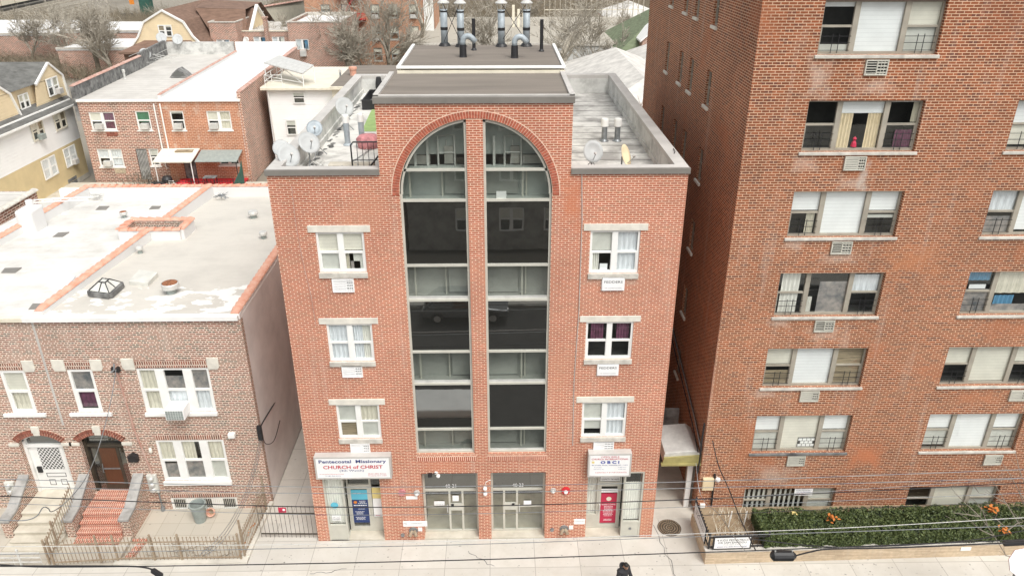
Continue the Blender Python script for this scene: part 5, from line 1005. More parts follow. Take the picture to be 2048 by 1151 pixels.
for x,l in ((-13.24,'right brick stoop wall with stone coping beside the dark door'),(-15.2,'middle brick stoop wall with stone coping between the two doors'),(-17.38,'left brick stoop wall with stone coping beside the white door')):
    t=thing('stoop_wall',l,'stoop wall',(x,1.2,-.3),0,'sloping stoop walls'); m=MB(); m.prism([(HY,-.42),(HY,1.33),(.95,.68),(.42,.62),(.42,-.42)],x-.15,x+.15,'x'); build('brickwork',m,'mixed_brick',t)
    m=MB(); m.prism([(HY-.002,1.335),(HY-.002,1.45),(.93,.80),(.36,.74),(.36,.625),(.95,.69)],x-.19,x+.19,'x'); build('stone_coping',m,'dark_coping',t,bevel=.015)
# meters, mailbox, lamp, pipes
def meters(x,z,n,label):
    t=thing('electric_meters',label,'meters',(x,HY,z)); m=MB(FH); m.box(x-.17,x+.17,-.12,-.002,z,z+n*.25+.05); build('case',m,'shade_grey',t,bevel=.01)
    for i in range(n): m=MB(FH); m.lathe([(0,0),(.09,0),(.09,.07),(.06,.11),(0,.12)],(x,-.12,z+.16+i*.25),14,Matrix.Rotation(R(90),3,'X')); build('meter',m,'pale_metal',t)
    m=MB(FH); m.tube([(x+.1,-.06,z),(x+.12,-.06,-.25)],.03,6).lathe([(.08,-.3),(.08,-.1)],(x+.12,-.06,.0),8); build('conduit',m,'grey_metal',t)
meters(-12.75,.62,3,'grey box of three round electric meters on the right row house'); meters(-17.95,.62,2,'grey box of two round electric meters left of the white door')
a=onY(268,912,HY); t=thing('mailbox','black wall mailbox to the right of the dark wooden door','mailbox',(a.x,HY,a.z-.1)); m=MB(); m.box(a.x-.17,a.x+.17,HY-.14,HY-.002,a.z-.15,a.z+.08); build('box',m,'black_metal',t); m=MB(); m.prism([(a.x-.19,a.z+.08),(a.x+.19,a.z+.08),(a.x,a.z+.2)],HY-.17,HY-.002,'y'); build('lid',m,'black_metal',t)
a=onY(303,898,HY); m=MB(); m.lathe([(.03,0),(.07,.05),(.05,.2),(0,.24)],(a.x,HY-.08,a.z-.1),10); build('wall_lamp',m,'shade_cream',label='small cream wall lamp above the meters',cat='lamp',smooth=True)
a=onY(465,866,HY); m=MB(); m.box(a.x-.12,a.x+.12,HY-.18,HY-.002,a.z-.1,a.z+.08); build('floodlight',m,'white_paint',label='small white floodlight right of the upper windows of the row house',cat='light',bevel=.02)
a=onY(232,735,HY); t=thing('cable_bracket','grey service-cable bracket with black fittings on the row house wall','cable bracket',(a.x,HY,a.z)); m=MB(); m.box(a.x-.13,a.x-.03,HY-.1,HY,a.z-.12,a.z+.05).box(a.x+.04,a.x+.14,HY-.12,HY,a.z-.12,a.z+.05); build('clamp',m,'black_metal',t); m=MB(); m.tube([(a.x,HY-.05,a.z+.2),(a.x,HY-.14,a.z),(a.x-.1,HY-.2,a.z-.06)],.03,6); build('weatherhead',m,'grey_metal',t)
m=MB(); m.tube([(a.x,HY-.04,a.z+.18),(a.x+.1,HY-.04,3.4),(-12.72,HY-.04,1.45)],.035,6); build('wall_conduit',m,'terracotta_old',label='long vertical conduit from the cable bracket down to the meters',cat='conduit')
# yard things
def bin_(x,y,z,label):
    t=thing('trash_bin',label,'trash bin',(x,y,z)); m=MB(); m.lathe([(.2,0),(.27,.72),(.30,.72),(.30,.78),(.25,.78),(.18,.06)],(x,y,z),20); build('tub',m,'plastic_grey',t,smooth=False); m=MB(); 
    for s in (-1,1): m.box(x+s*.29-.02,x+s*.29+.04*s,y-.06,y+.06,z+.6,z+.65)
    build('handle',m,'plastic_grey',t); m=MB(); m.lathe([(0,0),(.22,0)],(x,y,z+.25),12); m.lathe([(0,0.0),(.21,.01)],(x,y,z+.26),12); build('rubbish',m,'terracotta_old',t)
bin_(-11.05,1.38,-.25,'empty grey-green plastic trash bin in the front yard')
p=onZ(425,1028,-.25); t=thing('clay_pot','terracotta pot lying beside the trash bin','flower pot',p); m=MB(); Q=Matrix.Rotation(R(62),3,'X'); m.lathe([(.09,-.1),(.15,.1),(.17,.1),(.17,.16),(.13,.16),(.08,-.06)],p+Vector((0,0,.15)),16,Q); build('pot',m,'terracotta',t); m=MB(); m.lathe([(0,.02),(.11,.03)],p+Vector((0,0,.15)),10,Q); m.lathe([(0,.025),(.1,.035)],p+Vector((0,0,.15)),10,Q); build('soil',m,'soil',t)
m=MB(); a,b=onZ(300,975+100,-.25),onZ(270,1105,-.25); m.prism([(-12.75,.35),(-12.55,.35),(-12.75,-.6),(-12.98,-.6)],-.26,-.12); m.prism([(-13.05,.35),(-12.55,.35),(-12.55,.25),(-13.05,.25)],-.26,-.121); build('planter_edge',m,'step_brick',label='red brick edging strip between the stoop and the front yard',cat='edging')
m=MB(); m.box(-13.1,-8.62,-1.02,-.72,-.4,.06); build('kerb_wall',m,'concrete',label='low concrete kerb under the front yard fence',cat='kerb wall')
m=MB(); m.prism([(-8.90,-.718),(-8.60,-.718),(-8.50,1.95),(-8.62,1.95),(-8.90,.3)],-.4,.12); build('kerb_wall',m,'concrete',label='concrete ledge along the alley beside the front yard',cat='kerb wall')
r=random.Random(9); m=MB(); 
for i in range(30):
    x=r.uniform(-11.8,-9.6);y=r.uniform(-.55,.15); pts=[(x,y,-.24)]; a=r.uniform(0,6.28)
    for k in range(4): a+=r.uniform(-.9,.9); x+=.16*math.cos(a);y+=.10*math.sin(a); pts.append((x,y,-.24+.05*k*r.random()+.03*k))
    m.tube(pts,.009,4)
build('dry_brush',m,'twig',label='tangle of dry vine twigs behind the front yard fence',cat='brush')
r=random.Random(3); m=MB()
for i in range(260): x=r.uniform(-13,-8.9);y=r.uniform(-.72,-.5)if r.random()<.7 else r.uniform(-.7,1.2); x=x if y<-.5 else r.uniform(-9.1,-8.9); s=.03; m.face((x-s,y,-.22),(x,y-s,-.24),(x+s,y,-.21),(x,y+s,-.23))
build('fallen_leaves',m,'dry_leaf',kind='stuff',label='dead leaves along the foot of the yard fence')
iron_fence('iron_fence','rusty picket fence between sidewalk and front yard',(-13.0,-.85,.05),(-8.85,-.85,.05),.95,'rust_iron',.13,(0,.30,.52,1),rails=(.1,.84))
iron_fence('iron_fence','rusty picket fence between the front yard and the alley',(-8.75,-.75,.10),(-8.62,1.5,.12),1.0,'rust_iron',.12,(0,1),rails=(.1,.84),ph=1.5)
iron_fence('iron_fence','rusty picket fence in front of the brick stoop',(-15.1,-.95,0),(-13.02,-.87,.04),1.0,'rust_iron',.13,(0,.75),rails=(.1,.84))
iron_fence('iron_fence','picket handrail fence running up between the two stoops',(-15.28,-.9,0),(-15.3,1.2,.75),.85,'rust_iron',.13,(0,.3),rails=(.15,.9),ph=1.0)
iron_fence('iron_gate','thin dark picket gate across the alley mouth','x' and (-8.45,.2,.02),(-6.5,.15,.02),1.35,'dark_bronze',.155,(),rails=(.12,.80),r=.008) if 0 else None
t=iron_fence('iron_gate','thin dark picket gate across the left alley',(-8.45,.2,.02),(-6.47,.15,.02),1.35,'dark_bronze',.155,(),rails=(.12,.80),r=.008)
t=thing('red_sign','small red sign with white mark on the alley gate','sign',(-7.75,.12,1.15)); m=MB(); a=onY(556,1014,.14);b=onY(573,1023,.14); m.box(a.x,b.x,.12,.14,b.z,a.z); build('board',m,'red_fabric',t); m=MB(); m.lathe([(0,0),(.05,0),(.05,.005)],((a.x+b.x)/2+.06,.118,(a.z+b.z)/2+.02),10,Matrix.Rotation(R(90),3,'X')); build('mark',m,'vinyl_white',t); text('lettering','NO PARKING','ink_black',t,F0,(a.x+b.x)/2-.03,b.z+.05,.118,wid=.2,h=.03)
iron_fence('iron_fence','low tubular railing at the foot of the concrete stoop',(-17.3,-1.0,0),(-15.45,-1.0,0),.62,'pale_metal',.9,(0,.62),rails=(.3,.62,.95),r=.008,tip=.01)
# ================================================================ BEHIND: SIDING HOUSE, BRICK DUPLEX, WHITE HOUSE
def shp(par,name,mat,F,fn,**k): m=MB(F); fn(m); return build(name,m,mat,par,**k)
S=thing('siding_house','white and yellow sided house with shingled gambrel roof and dormers, far left','house',(-40,33,-.4))
FE=frame(-35.8,0,90)   # east wall: u=y, inward=-x
m=MB(FE); siding(m,14,44.7,.0,3.0,.24); build('lower_siding',m,'yellow_siding',S); m=MB(FE); siding(m,14,44.7,3.0,5.95,.24); build('upper_siding',m,'white_siding',S)
m=MB(FE); m.box(14,44.72,-.03,.3,-.42,.0); build('foundation',m,'concrete',S)
m=MB(); m.box(-46,-35.85,14,44.68,-.4,6.3); build('house_core',m,'white_siding',S)
m=MB(); m.prism([(-35.45,5.88),(-36.5,6.75),(-36.6,6.3),(-35.6,5.8)],14,45.0,'y'); build('skirt_roof',m,'asphalt_shingle',S); m=MB(); m.box(-35.5,-35.38,14,45.02,5.78,5.92); build('gutter',m,'white_paint',S)
m=MB(FE); siding(m,14,45,6.25,8.3,.22,y=.75); build('attic_siding',m,'buff_siding',S)
m=MB(); m.face((-36.2,14,8.2),(-36.2,42.6,8.2),(-40.6,40.2,10.4),(-40.6,14,10.4)); m.face((-36.2,42.6,8.2),(-36.7,45.4,6.4),(-44.4,45.4,6.4),(-45,42.6,8.2),(-40.6,40.2,10.4)); m.face((-36.2,42.6,8.2),(-36.3,45.4,6.4),(-36.7,45.4,6.4)); m.face((-40.6,14,10.4),(-40.6,40.2,10.4),(-45,42.6,8.2),(-45,14,8.2)); build('main_roof',m,'asphalt_shingle',S)
def dormer(poly,label):
    pk=max(poly,key=lambda p:p[1]); m=MB(FE); ys=[p[0] for p in poly]
    z=6.2
    def rng(zz):
        xs=[]
        P=poly+[poly[0]]
        for a,b in zip(P,P[1:]):
            if (a[1]-zz)*(b[1]-zz)<=0 and a[1]!=b[1]: xs.append(a[0]+(b[0]-a[0])*(zz-a[1])/(b[1]-a[1]))
        return (min(xs),max(xs)) if xs else (pk[0],pk[0])
    siding(m,0,0,z,pk[1]-.03,.22,y=.45,top=lambda zz:rng(min(zz,pk[1]-.001))); build('dormer_siding',m,'buff_siding',S)
    m=MB(FE)
    for a,b in zip(poly[1:],poly[2:]): m.prism([],0,0) if 0 else m.tube([(a[0],.38,a[1]+.02),(b[0],.38,b[1]+.02)],.11,4)
    build('dormer_trim',m,'white_paint',S); m=MB(FE)
    for a,b in zip(poly[1:],poly[2:]): m.face((a[0],.32,a[1]+.1),(b[0],.32,b[1]+.1),(b[0],6.2,b[1]+.1),(a[0],6.2,a[1]+.1))
    build('dormer_roof',m,'asphalt_shingle',S)
dormer([(40.3,6.2),(41.5,8.2),(43.5,9.4),(45.2,8.15),(46.0,6.2)][:1]+[(40.9,8.1),(43.3,9.4),(45.0,8.15),(45.2,6.2)],''); dormer([(31,6.2),(32,8.4),(35.2,9.6),(37.4,8.1),(38.1,6.2)],'')
window(S,FE,42.3,44.0,6.9,8.3,y=.40,proud=True,fm='white_paint',fw=.08,shades=[[('curtain_lilac',0,.45)],[('curtain_cream',0,.6)]])
window(S,FE,38.7,40.0,6.65,7.75,y=.72,proud=True,fm='white_paint',fw=.07,shades=[[('curtain_cream',0,.5)],[('curtain_cream',0,.6)]])
for a,b in ((38.05,39.7),(41.35,43.1)): window(S,FE,a,b,4.35,5.7,proud=True,fm='curtain_cream',fw=.09,shades=[[('shade_cream',0,.4)],[('shade_beige',0,.5)]],sill=('white_paint',.04,.08,.08))
for a,b in ((38.15,40.15),(41.5,43.35)):
    w_=window(S,FE,a,b,1.25,2.8,proud=True,fm='white_paint',fw=.10,room='shade_grey',shades=[[('curtain_lilac',0,1)],[('curtain_lilac',0,1)]]); m=MB(FE)
    for i in range(13): x=a+.1+i*(b-a-.2)/12; m.box(x-.012,x+.012,-.13,-.11,1.3,2.75)
    build('window_bars',m,'white_paint',w_)
m=MB(FE); m.box(41.2,42.6,-.05,-.035,-.28,.0) ; m.box(41.2,42.6,-.05,-.035,.05,.32); build('cellar_vent',m,'tarred_wall',S)
for y,z,l in ((43.6,6.95,'air conditioner in the dormer window of the sided house'),(38.9,4.35,'dark air conditioner in the upper window of the sided house'),(42.6,1.3,'air conditioner in the barred lower window of the sided house')):
    m=MB(FE); m.box(y-.3,y+.3,-.45+(.4 if z>6 else 0),.0+(.4 if z>6 else 0),z,z+.42); build('window_air_conditioner',m,'light_coping' if z!=4.35 else 'plastic_grey',label=l,cat='air conditioner',bevel=.02)
# duplex
FD=Matrix.Translation((0,42.2,0))
def housewin(par,F,w,fm='white_paint',sh=None,ac=None,**k): return window(par,F,*w,inset=.05,fw=.09,fm=fm,shades=sh,sill=('white_paint',.08,.12,.07),**k)
D1=thing('brick_house','left rear brick house of the attached pair with barred back door','house',(-30.5,42.2,-.4)); D2=thing('brick_house','right rear house of orange brick with white roof, awning and red deck','house',(-24.3,42.2,-.4))
wa=[(-33.3,-31.25,4.24,5.72,.12),(-29.55,-28.4,4.24,5.78,.12),(-33.35,-31.3,1.16,2.66,.12),(-30.15,-29.25,-.0,2.66,.12),(-29.1,-28.3,1.2,2.66,.12)]
wb_=[(-26.75,-25.65,4.22,5.78,.12),(-23.8,-21.86,4.22,5.76,.12),(-23.4,-21.7,1.24,2.55,.12),(-26.4,-25.4,0,2.5,.12)]
m=MB(FD); wall(m,-34.0,-27.6,-.42,6.55,wa); build('brick_wall',m,'rear_brick',D1); m=MB(FD); wall(m,-27.6,-20.9,-.42,6.55,wb_); build('brick_wall',m,'orange_brick',D2)
for w,sh,c in ((wa[0],[[('shade_cream',0,.5)],[('curtain_purple',0,1)]],(1,1)),(wa[1],[[('dark_green_shade',0,.6)]],(1,)),(wa[2],[[('curtain_lilac',0,.5)],[('curtain_lilac',0,.9)]],(1,1)),(wa[4],[[('shade_grey',0,.4)]],(1,))): housewin(D1,FD,w[:4],sh=sh,cols=c)
for w,sh,c in ((wb_[0],[[('shade_grey',0,.15)]],(1,)),(wb_[1],[[('shade_cream',0,.5)],[('curtain_cream',0,1)]],(1,1)),(wb_[2],[[],[]],(1,1))): housewin(D2,FD,w[:4],sh=sh,cols=c)
m=MB(FD); m.box(-30.13,-29.27,.04,.1,0,2.6); d=build('back_door',m,'tarred_wall',D1); m=MB(FD)
for i in range(7): x=-30.05+i*.12; m.box(x,x+.03,.0,.02,.05,2.55)
build('security_bars',m,'pale_metal',d); m=MB(FD); m.box(-26.38,-25.42,.04,.1,0,2.45); build('back_door',m,'tarred_wall',D2)
for x,z,mt,F_,l in ((-32.9,4.35,'pale_metal',FD,'air conditioner in the upper left window of the left rear brick house'),(-29.2,4.35,'pale_metal',FD,'air conditioner under the green shade of the left rear brick house'),(-26.5,4.35,'pale_metal',FD,'air conditioner in the narrow window of the orange brick house'),(-23.6,4.35,'pale_metal',FD,'air conditioner in the wide window of the orange brick house'),(-32.9,1.25,'pale_metal',FD,'air conditioner in the lower window of the left rear brick house')):
    m=MB(F_); m.box(x,x+.62,-.35,.05,z,z+.45); build('window_air_conditioner',m,mt,label=l,cat='air conditioner',bevel=.02)
for z in (3.75,.6): m=MB(FD); m.box(-32.2,-31.3,-.04,0,z,z+.42); build('wall_grille',m,'arch_brick_old' if z>1 else 'stone_grille',D1)
for x in (-27.85,-27.35): m=MB(); m.tube([(x,42.08,6.4),(x,42.08,2.2 if x>-27.6 else 1.2),(x+.1,42.08,2.0 if x>-27.6 else 1.0)],.06,6); build('downpipe',m,'white_paint',D1 if x<-27.6 else D2)
m=MB(); m.box(-34.0,-27.62,42.05,42.3,6.55,6.72); build('roof_edge',m,'white_paint',D1); m=MB(); m.box(-27.58,-20.9,42.05,42.3,6.55,6.72); build('roof_edge',m,'white_paint',D2)
m=MB(); m.face((-34,42.3,6.68),(-27.6,42.3,6.68),(-28.7,66.5,6.6),(-36,66.5,6.6)); build('roof_deck',m,'silver_membrane',D1); m=MB(); m.face((-27.6,42.3,6.69),(-20.9,42.3,6.69),(-22.1,66.5,6.6),(-28.7,66.5,6.6)); build('roof_deck',m,'clean_membrane',D2)
def para(par,p,q,z0,z1,mat,th=.15,tile=None,tw=.2): 
    a=Vector(p);b=Vector(q);d=(b-a).normalized();sd=Vector((-d.y,d.x))*th; m=MB(); m.prism([tuple(a+sd),tuple(a-sd),tuple(b-sd),tuple(b+sd)],z0,z1); build('parapet',m,mat,par)
    if tile: m=MB(); tile_run(m,(a.x,a.y,z1),(b.x,b.y,z1),tw,.6); build('coping_tiles',m,tile,par)
para(D1,(-34.15,42.2),(-35.2,57.5),5,7.75,'tarred_wall',tile='terracotta_old'); para(D1,(-35.2,57.5),(-36.2,66.5),5,8.1,'tarred_wall'); para(D1,(-36.2,66.6),(-28.8,66.6),5,7.9,'parapet_membrane')
para(D2,(-28.6,66.6),(-22,66.6),5,7.9,'clean_membrane'); para(D2,(-27.65,42.9),(-28.65,66.4),6,6.9,'clean_membrane',.12,'terracotta_old',.15); para(D2,(-20.95,42.2),(-22.1,66.5),-.4,7.25,'rear_brick',.15,'terracotta_old',.2)
dish(334,97,8.3,.6,'left of two white dishes on the rear parapet of the brick pair',165,35,group='dishes behind the brick pair',pos=Vector((-36.4,66.4,8.35)))
dish(353,97,8.3,.6,'right of two white dishes on the rear parapet of the brick pair',165,35,group='dishes behind the brick pair',pos=Vector((-34.7,66.4,8.2)))
p=onZ(290,108,7.6); dish(290,108,8,.6,'white dish tangled in the antenna frame on the left parapet of the brick pair',150,35,group='dishes behind the brick pair',pos=p)
t=thing('antenna_frame','collapsed white antenna frame on the left parapet of the brick pair','antenna',(p.x,p.y,6.7)); r=random.Random(5); m=MB()
for i in range(14): a=p+Vector((r.gauss(-.3,.9),r.gauss(0,.6),-.7+r.random()*.7)); b=a+Vector((r.uniform(.8,2.0),r.uniform(-.5,.5),r.uniform(-1.0,.9))); m.tube([a,b],.03,4)
build('rods',m,'pale_metal',t)
pipe(250,158,6.68,.8,.1,'white vent pipe on the grey rear roof',mat='pale_metal',name='vent_pipe')
t=thing('roof_skylight','small dark ridged skylight on the grey rear roof','skylight',(-29.4,52.5,6.7)); m=MB(); m.prism([(-30.3,6.7),(-28.6,6.7),(-28.9,7.05),(-29.45,7.5),(-30.0,7.05)],52,53.2,'y'); build('frame',m,'tarred_wall',t); m=MB(); m.face((-30.1,51.98,6.85),(-28.8,51.98,6.85),(-29.45,51.98,7.35)); build('pane',m,'dark_glass',t)
# awning, deck and yard clutter
t=thing('awning','cream metal awning over the red deck of the orange brick house','awning',(-26,41,0)); m=MB(); m.prism([(42.15,2.62),(42.15,2.70),(39.9,2.2),(39.9,2.12)],-27.9,-24.8,'x'); build('panel',m,'shade_cream',t); m=MB(); m.box(-26.6,-25.2,41.4,41.95,2.56,2.66) ; build('screen_insert',m,'shade_beige',t); 
for x in (-27.8,-24.9): m=MB(); m.box(x,x+.06,39.95,40.01,-.02,2.15); build('post',m,'white_paint',t)
t=thing('glass_awning','translucent grey awning right of the cream one','awning',(-23,41,0)); m=MB(); m.prism([(42.15,2.5),(42.15,2.56),(40.3,2.1),(40.3,2.04)],-24.7,-21.3,'x'); build('panel',m,'plastic_grey',t); m=MB(); m.box(-21.4,-21.34,40.3,40.36,0,2.05); m.box(-24.7,-24.64,40.3,40.36,0,2.05); build('post',m,'black_metal',t)
m=MB(); m.box(-26.8,-21.2,38.9,42.18,-.02,.12); build('red_deck',m,'red_paint',label='red painted deck behind the orange brick house',cat='deck')
m=MB(); m.prism([(38.6,.1),(40.9,.1),(40.9,2.0),(40.2,1.3),(38.6,.9)],-21.15,-21.1,'x'); build('green_fence',m,'dark_green',label='dark green fabric fence panel at the right end of the red deck',cat='fence')
iron_fence('deck_fence','thin black railing along the front of the red deck',(-27.9,38.6,0),(-21.2,38.6,0),1.0,'black_metal',.22,(0,.5,1),rails=(.1,.95),r=.012)
t=thing('garden_table','small dark garden table on the red deck','table',(-23.6,40.2,.12)); m=MB(); m.box(-24.1,-23.1,39.8,40.5,.82,.88); build('table_top',m,'tarred_wall',t)
for x in (-24.05,-23.2): 
    for y in (39.85,40.4): m=MB(); m.box(x,x+.05,y,y+.05,.12,.82); build('leg',m,'black_metal',t)
t=thing('grill','black barbecue grill under the cream awning','grill',(-27,39.9,0)); m=MB(); m.lathe([(.1,.5),(.42,.65),(.42,.8),(.3,1.0),(0,1.05)],(-27.0,39.9,0),14); build('bowl',m,'black_metal',t); m=MB()
for k in range(3): a=k*2.1; m.tube([(-27+.15*math.cos(a),39.9+.15*math.sin(a),.6),(-27+.4*math.cos(a),39.9+.4*math.sin(a),0)],.03,5)
build('leg',m,'black_metal',t)
m=MB(); m.lathe([(0,0),(.5,.02),(.55,.25),(.35,.5),(0,.6)],(-25.7,39.7,.12),12); build('red_cover',m,'red_paint',label='bright red covered object on the deck',cat='cover',smooth=True)
m=MB(); m.prism([(-28.0,38.9),(-26.9,38.9),(-26.9,39.5),(-28.0,39.5)],0,.7); build('storage_box',m,'black_metal',label='black storage box at the left end of the deck',cat='box',bevel=.04)
m=MB(); m.tube([(-26.5,39,.1),(-26.5,39,.9),(-26.1,39,.9),(-26.1,39,.1)],.03,5).tube([(-26.5,39.4,.1),(-26.5,39.4,.5),(-26.1,39.4,.5),(-26.1,39.4,.1)],.03,5); m.box(-26.5,-26.1,39,39.4,.45,.5); build('garden_chair',m,'white_paint',label='white garden chair beside the red cover',cat='chair')
r=random.Random(8); m=MB()
for i in range(120): x=r.uniform(-30.6,-28);y=r.uniform(38.5,41.5); m.tube([(x,y,0),(x+r.gauss(0,.3),y+r.gauss(0,.3),r.uniform(.4,1.3))],.012,3)
build('bare_shrub',m,'bark',label='dark bare shrub by the back door of the left brick house',cat='shrub')
# white sided house with roof terrace
Wh=thing('white_house','white sided two-storey house with cream flat roof and a panel canopy','house',(-17,47.7,-.4))
FW=Matrix.Translation((0,47.7,0)); m=MB(FW); siding(m,-20.3,-13.5,-.4,6.45,.22); build('siding',m,'white_siding',Wh); m=MB(); m.box(-20.25,-13.5,47.72,58,-.4,6.4); build('house_core',m,'white_siding',Wh)
m=MB(); m.box(-20.7,-13.6,47.2,47.45,6.42,6.66).box(-20.75,-20.5,47.45,58,6.42,6.66); build('eave',m,'cream_paint',Wh,bevel=.03); m=MB(); m.box(-20.5,-13.6,47.4,58,6.5,6.64); build('roof_deck',m,'cream_membrane',Wh)
m=MB(); m.tube([(-20.15,47.55,6.4),(-20.0,47.5,0)],.07,6); build('downpipe',m,'white_paint',Wh)
for w in ((-18.05,-17.0,5.2,6.2),(-18.95,-18.05,2.4,3.75),(-18.9,-18.1,.9,1.6)): window(Wh,FW,*w,proud=True,cols=(1,),fm='white_paint',fw=.07,shades=[[('shade_grey',0,.35)]])
t=thing('roof_canopy','tilted pale panel canopy on a white frame over the cream roof','canopy',(-18.8,51,6.64)); p=[onZ(528,125,8.2),onZ(558,110,8.4),onZ(627,130,8.2),onZ(605,147,7.8)]; m=MB(); a=[m.P(v) for v in p]; b=[m.P(v-Vector((0,0,.1))) for v in p]; m.idx(a); m.idx(b)
for i in range(4): m.idx([a[i],a[(i+1)%4],b[(i+1)%4],b[i]])
build('panel',m,'pale_metal',t)
for v in p: m=MB(); m.tube([v-Vector((0,0,.1)),(v.x,v.y,6.64)],.05,4); build('post',m,'white_paint',t)
for k in range(2): m=MB(); q=.35+.3*k; m.tube([p[0].lerp(p[1],.5)-Vector((0,0,.12)),p[3]-Vector((0,0,.9))],.04,4) if k else m.tube([(p[3].x,p[3].y,7.0),(p[0].x,p[0].y,7.0)],.04,4); build('brace',m,'white_paint',t)
a=onZ(530,150,6.64); t=thing('roof_railing','white railing at the left corner of the cream roof','railing',(-20.3,48,6.64)); m=MB()
for z in (7.1,7.6): m.tube([(-20.4,57,z),(-20.4,47.9,z),(-18.9,47.9,z)],.03,4)
build('rail',m,'white_paint',t); m=MB()
for q in [(-20.4,y) for y in (47.9,50,52,54,56)]+[(-18.9,47.9)]: m=MB(); m.tube([(q[0],q[1],6.64),(q[0],q[1],7.62)],.03,4); build('baluster',m,'white_paint',t)
G_=thing('grey_roof_house','low house with flat dark grey roof right of the white house','house',(-11,48,-.4)); m=MB(); m.box(-14.4,-4,46.8,57.5,-.4,6.7); build('wall',m,'cream_paint',G_); m=MB(); m.box(-14.5,-4,46.6,57.6,6.7,6.85); build('roof_deck',m,'roof_felt',G_); m=MB(); m.box(-14.5,-4,46.4,46.6,6.62,6.87); build('gutter',m,'cream_paint',G_)
m=MB(); m.lathe([(.3,0),(.3,.5),(.38,.55),(.38,.75),(0,.8)],(-13.4,52,6.85),10); build('chimney_pot',m,'terracotta',label='orange clay chimney pot on the grey roof',cat='chimney pot')
pipe(0,0,6.64,.7,.09,'dark vent pipe between the cream and grey roofs',mat='grey_metal',pos=Vector((-14.6,52,6.64)))
# gambrel house
Gm=thing('gambrel_house','buff sided house with brown gambrel roof behind the brick pair','house',(-41.5,80,-.4))
FGm=Matrix.Translation((0,80,0)); P=[(-45.9,5.6),(-44.9,6.7),(-43.9,8.45),(-41.4,9.8),(-39.0,8.45),(-38.1,6.7),(-37.1,5.6)]
def rg(z):
    xs=[]; z=min(max(z,5.601),9.799)
    for a,b in zip(P,P[1:]):
        if (a[1]-z)*(b[1]-z)<=0 and a[1]!=b[1]: xs.append(a[0]+(b[0]-a[0])*(z-a[1])/(b[1]-a[1]))
    return min(xs),max(xs)
m=MB(FGm); siding(m,0,0,5.6,9.75,.25,top=rg); build('gable_siding',m,'buff_siding',Gm)
m=MB(FGm)
for a,b in zip(P,P[1:]): m.tube([(a[0],-.1,a[1]+.05),(b[0],-.1,b[1]+.05)],.16,4)
build('gable_trim',m,'white_paint',Gm); m=MB()
for a,b in zip(P,P[1:]): m.face((a[0],79.8,a[1]+.12),(b[0],79.8,b[1]+.12),(b[0]+.2,96,b[1]+.12),(a[0]+.2,96,a[1]+.12))
m.face((-39.5,86,9.6),(-41.4,96,9.8),(-34,97,9.3),(-33.6,88,9.2)); m.face((-39.5,86,9.55),(-33.6,88,9.2),(-33.5,86,5.8),(-36.8,84,5.8)); m.face((-41.4,96,9.8),(-34,97,9.3),(-33,100,6),(-42,100,6)); build('gambrel_roof',m,'brown_shingle',Gm); m=MB(); m.prism([(86.5,5.2),(86.5,5.9),(91.5,9.05),(96.5,5.9),(96.5,5.2)],-40,-33.5,'x'); build('side_wing',m,'brown_shingle',Gm)
m=MB(); m.prism([(-46.6,77.4),(-36.2,77.4),(-36.9,80),(-46,80)],5.0,5.25); m.face((-46.6,77.4,5.25),(-36.2,77.4,5.25),(-38.5,80,6.3),(-44.3,80,6.3)); m.face((-46.6,77.4,5.25),(-44.3,80,6.3),(-46,80,5.25)); m.face((-36.2,77.4,5.25),(-36.9,80,5.25),(-38.5,80,6.3)); build('pent_roof',m,'brown_shingle',Gm)
m=MB(); m.box(-46.2,-36.6,77.9,96,-.4,5.3); m.box(-36.6,-33.3,86,98,-.4,5.8); build('wall',m,'brown_shingle',Gm); m=MB(); m.prism([(86.5,5.9),(91.5,9.1),(96.5,5.9)],-33.45,-33.3,'x'); build('side_gable',m,'buff_siding',Gm)
m=MB(); m.prism([(86.2,5.75),(91.5,9.2),(96.8,5.75),(96.8,6.0),(91.5,9.5),(86.2,6.0)],-33.3,-32.9,'x'); build('side_gable_trim',m,'white_paint',Gm)
window(Gm,FGm,-42.25,-40.55,6.75,8.15,proud=True,fm='white_paint',fw=.1,shades=[[('shade_beige',0,.5)],[('shade_cream',0,.2)]])
# flat brick houses in the next row
def flat_house(label,x0,x1,y0,y1,zt,wins,roof='silver_membrane',brk='rear_brick',par=True,edge='sill_stone',doorw=()):
    t=thing('flat_roofed_house',label,'house',((x0+x1)/2,y0,-.4)); m=MB(Matrix.Translation((0,y0,0))); wall(m,x0,x1,-.4,zt,[w+(.12,) for w in wins]); m.face((x0,0,-.4),(x0,y1-y0,-.4),(x0,y1-y0,zt),(x0,0,zt)); m.face((x1,0,-.4),(x1,y1-y0,-.4),(x1,y1-y0,zt),(x1,0,zt)); build('brick_wall',m,brk,t)
    m=MB(); m.box(x0+.1,x1-.1,y0+.2,y1,zt-.5,zt-.35 if par else zt-.02); build('roof_deck',m,roof,t); m=MB(); m.box(x0-.05,x1+.05,y0-.08,y0+.2,zt,zt+.14); build('coping',m,edge,t)
    if par: m=MB(); m.box(x0-.05,x0+.18,y0+.2,y1,zt,zt+.13).box(x1-.18,x1+.05,y0+.2,y1,zt,zt+.13).box(x0,x1,y1-.2,y1,zt-.6,zt+.13); build('parapet',m,edge,t)
    for w in wins: window(t,Matrix.Translation((0,y0,0)),*w,rail=0,inset=.04,fw=.1,fm='white_paint',shades=[[('curtain_lilac',0,1)],[('curtain_blue' if rnd.random()<.4 else 'curtain_white',0,1,.3,1)]])
    return t
flat_house('brick bay with square front and white-edged flat roof beside the gambrel house',-37.4,-33.9,84,97,7.95,[(-36.75,-35.0,4.3,5.85)])
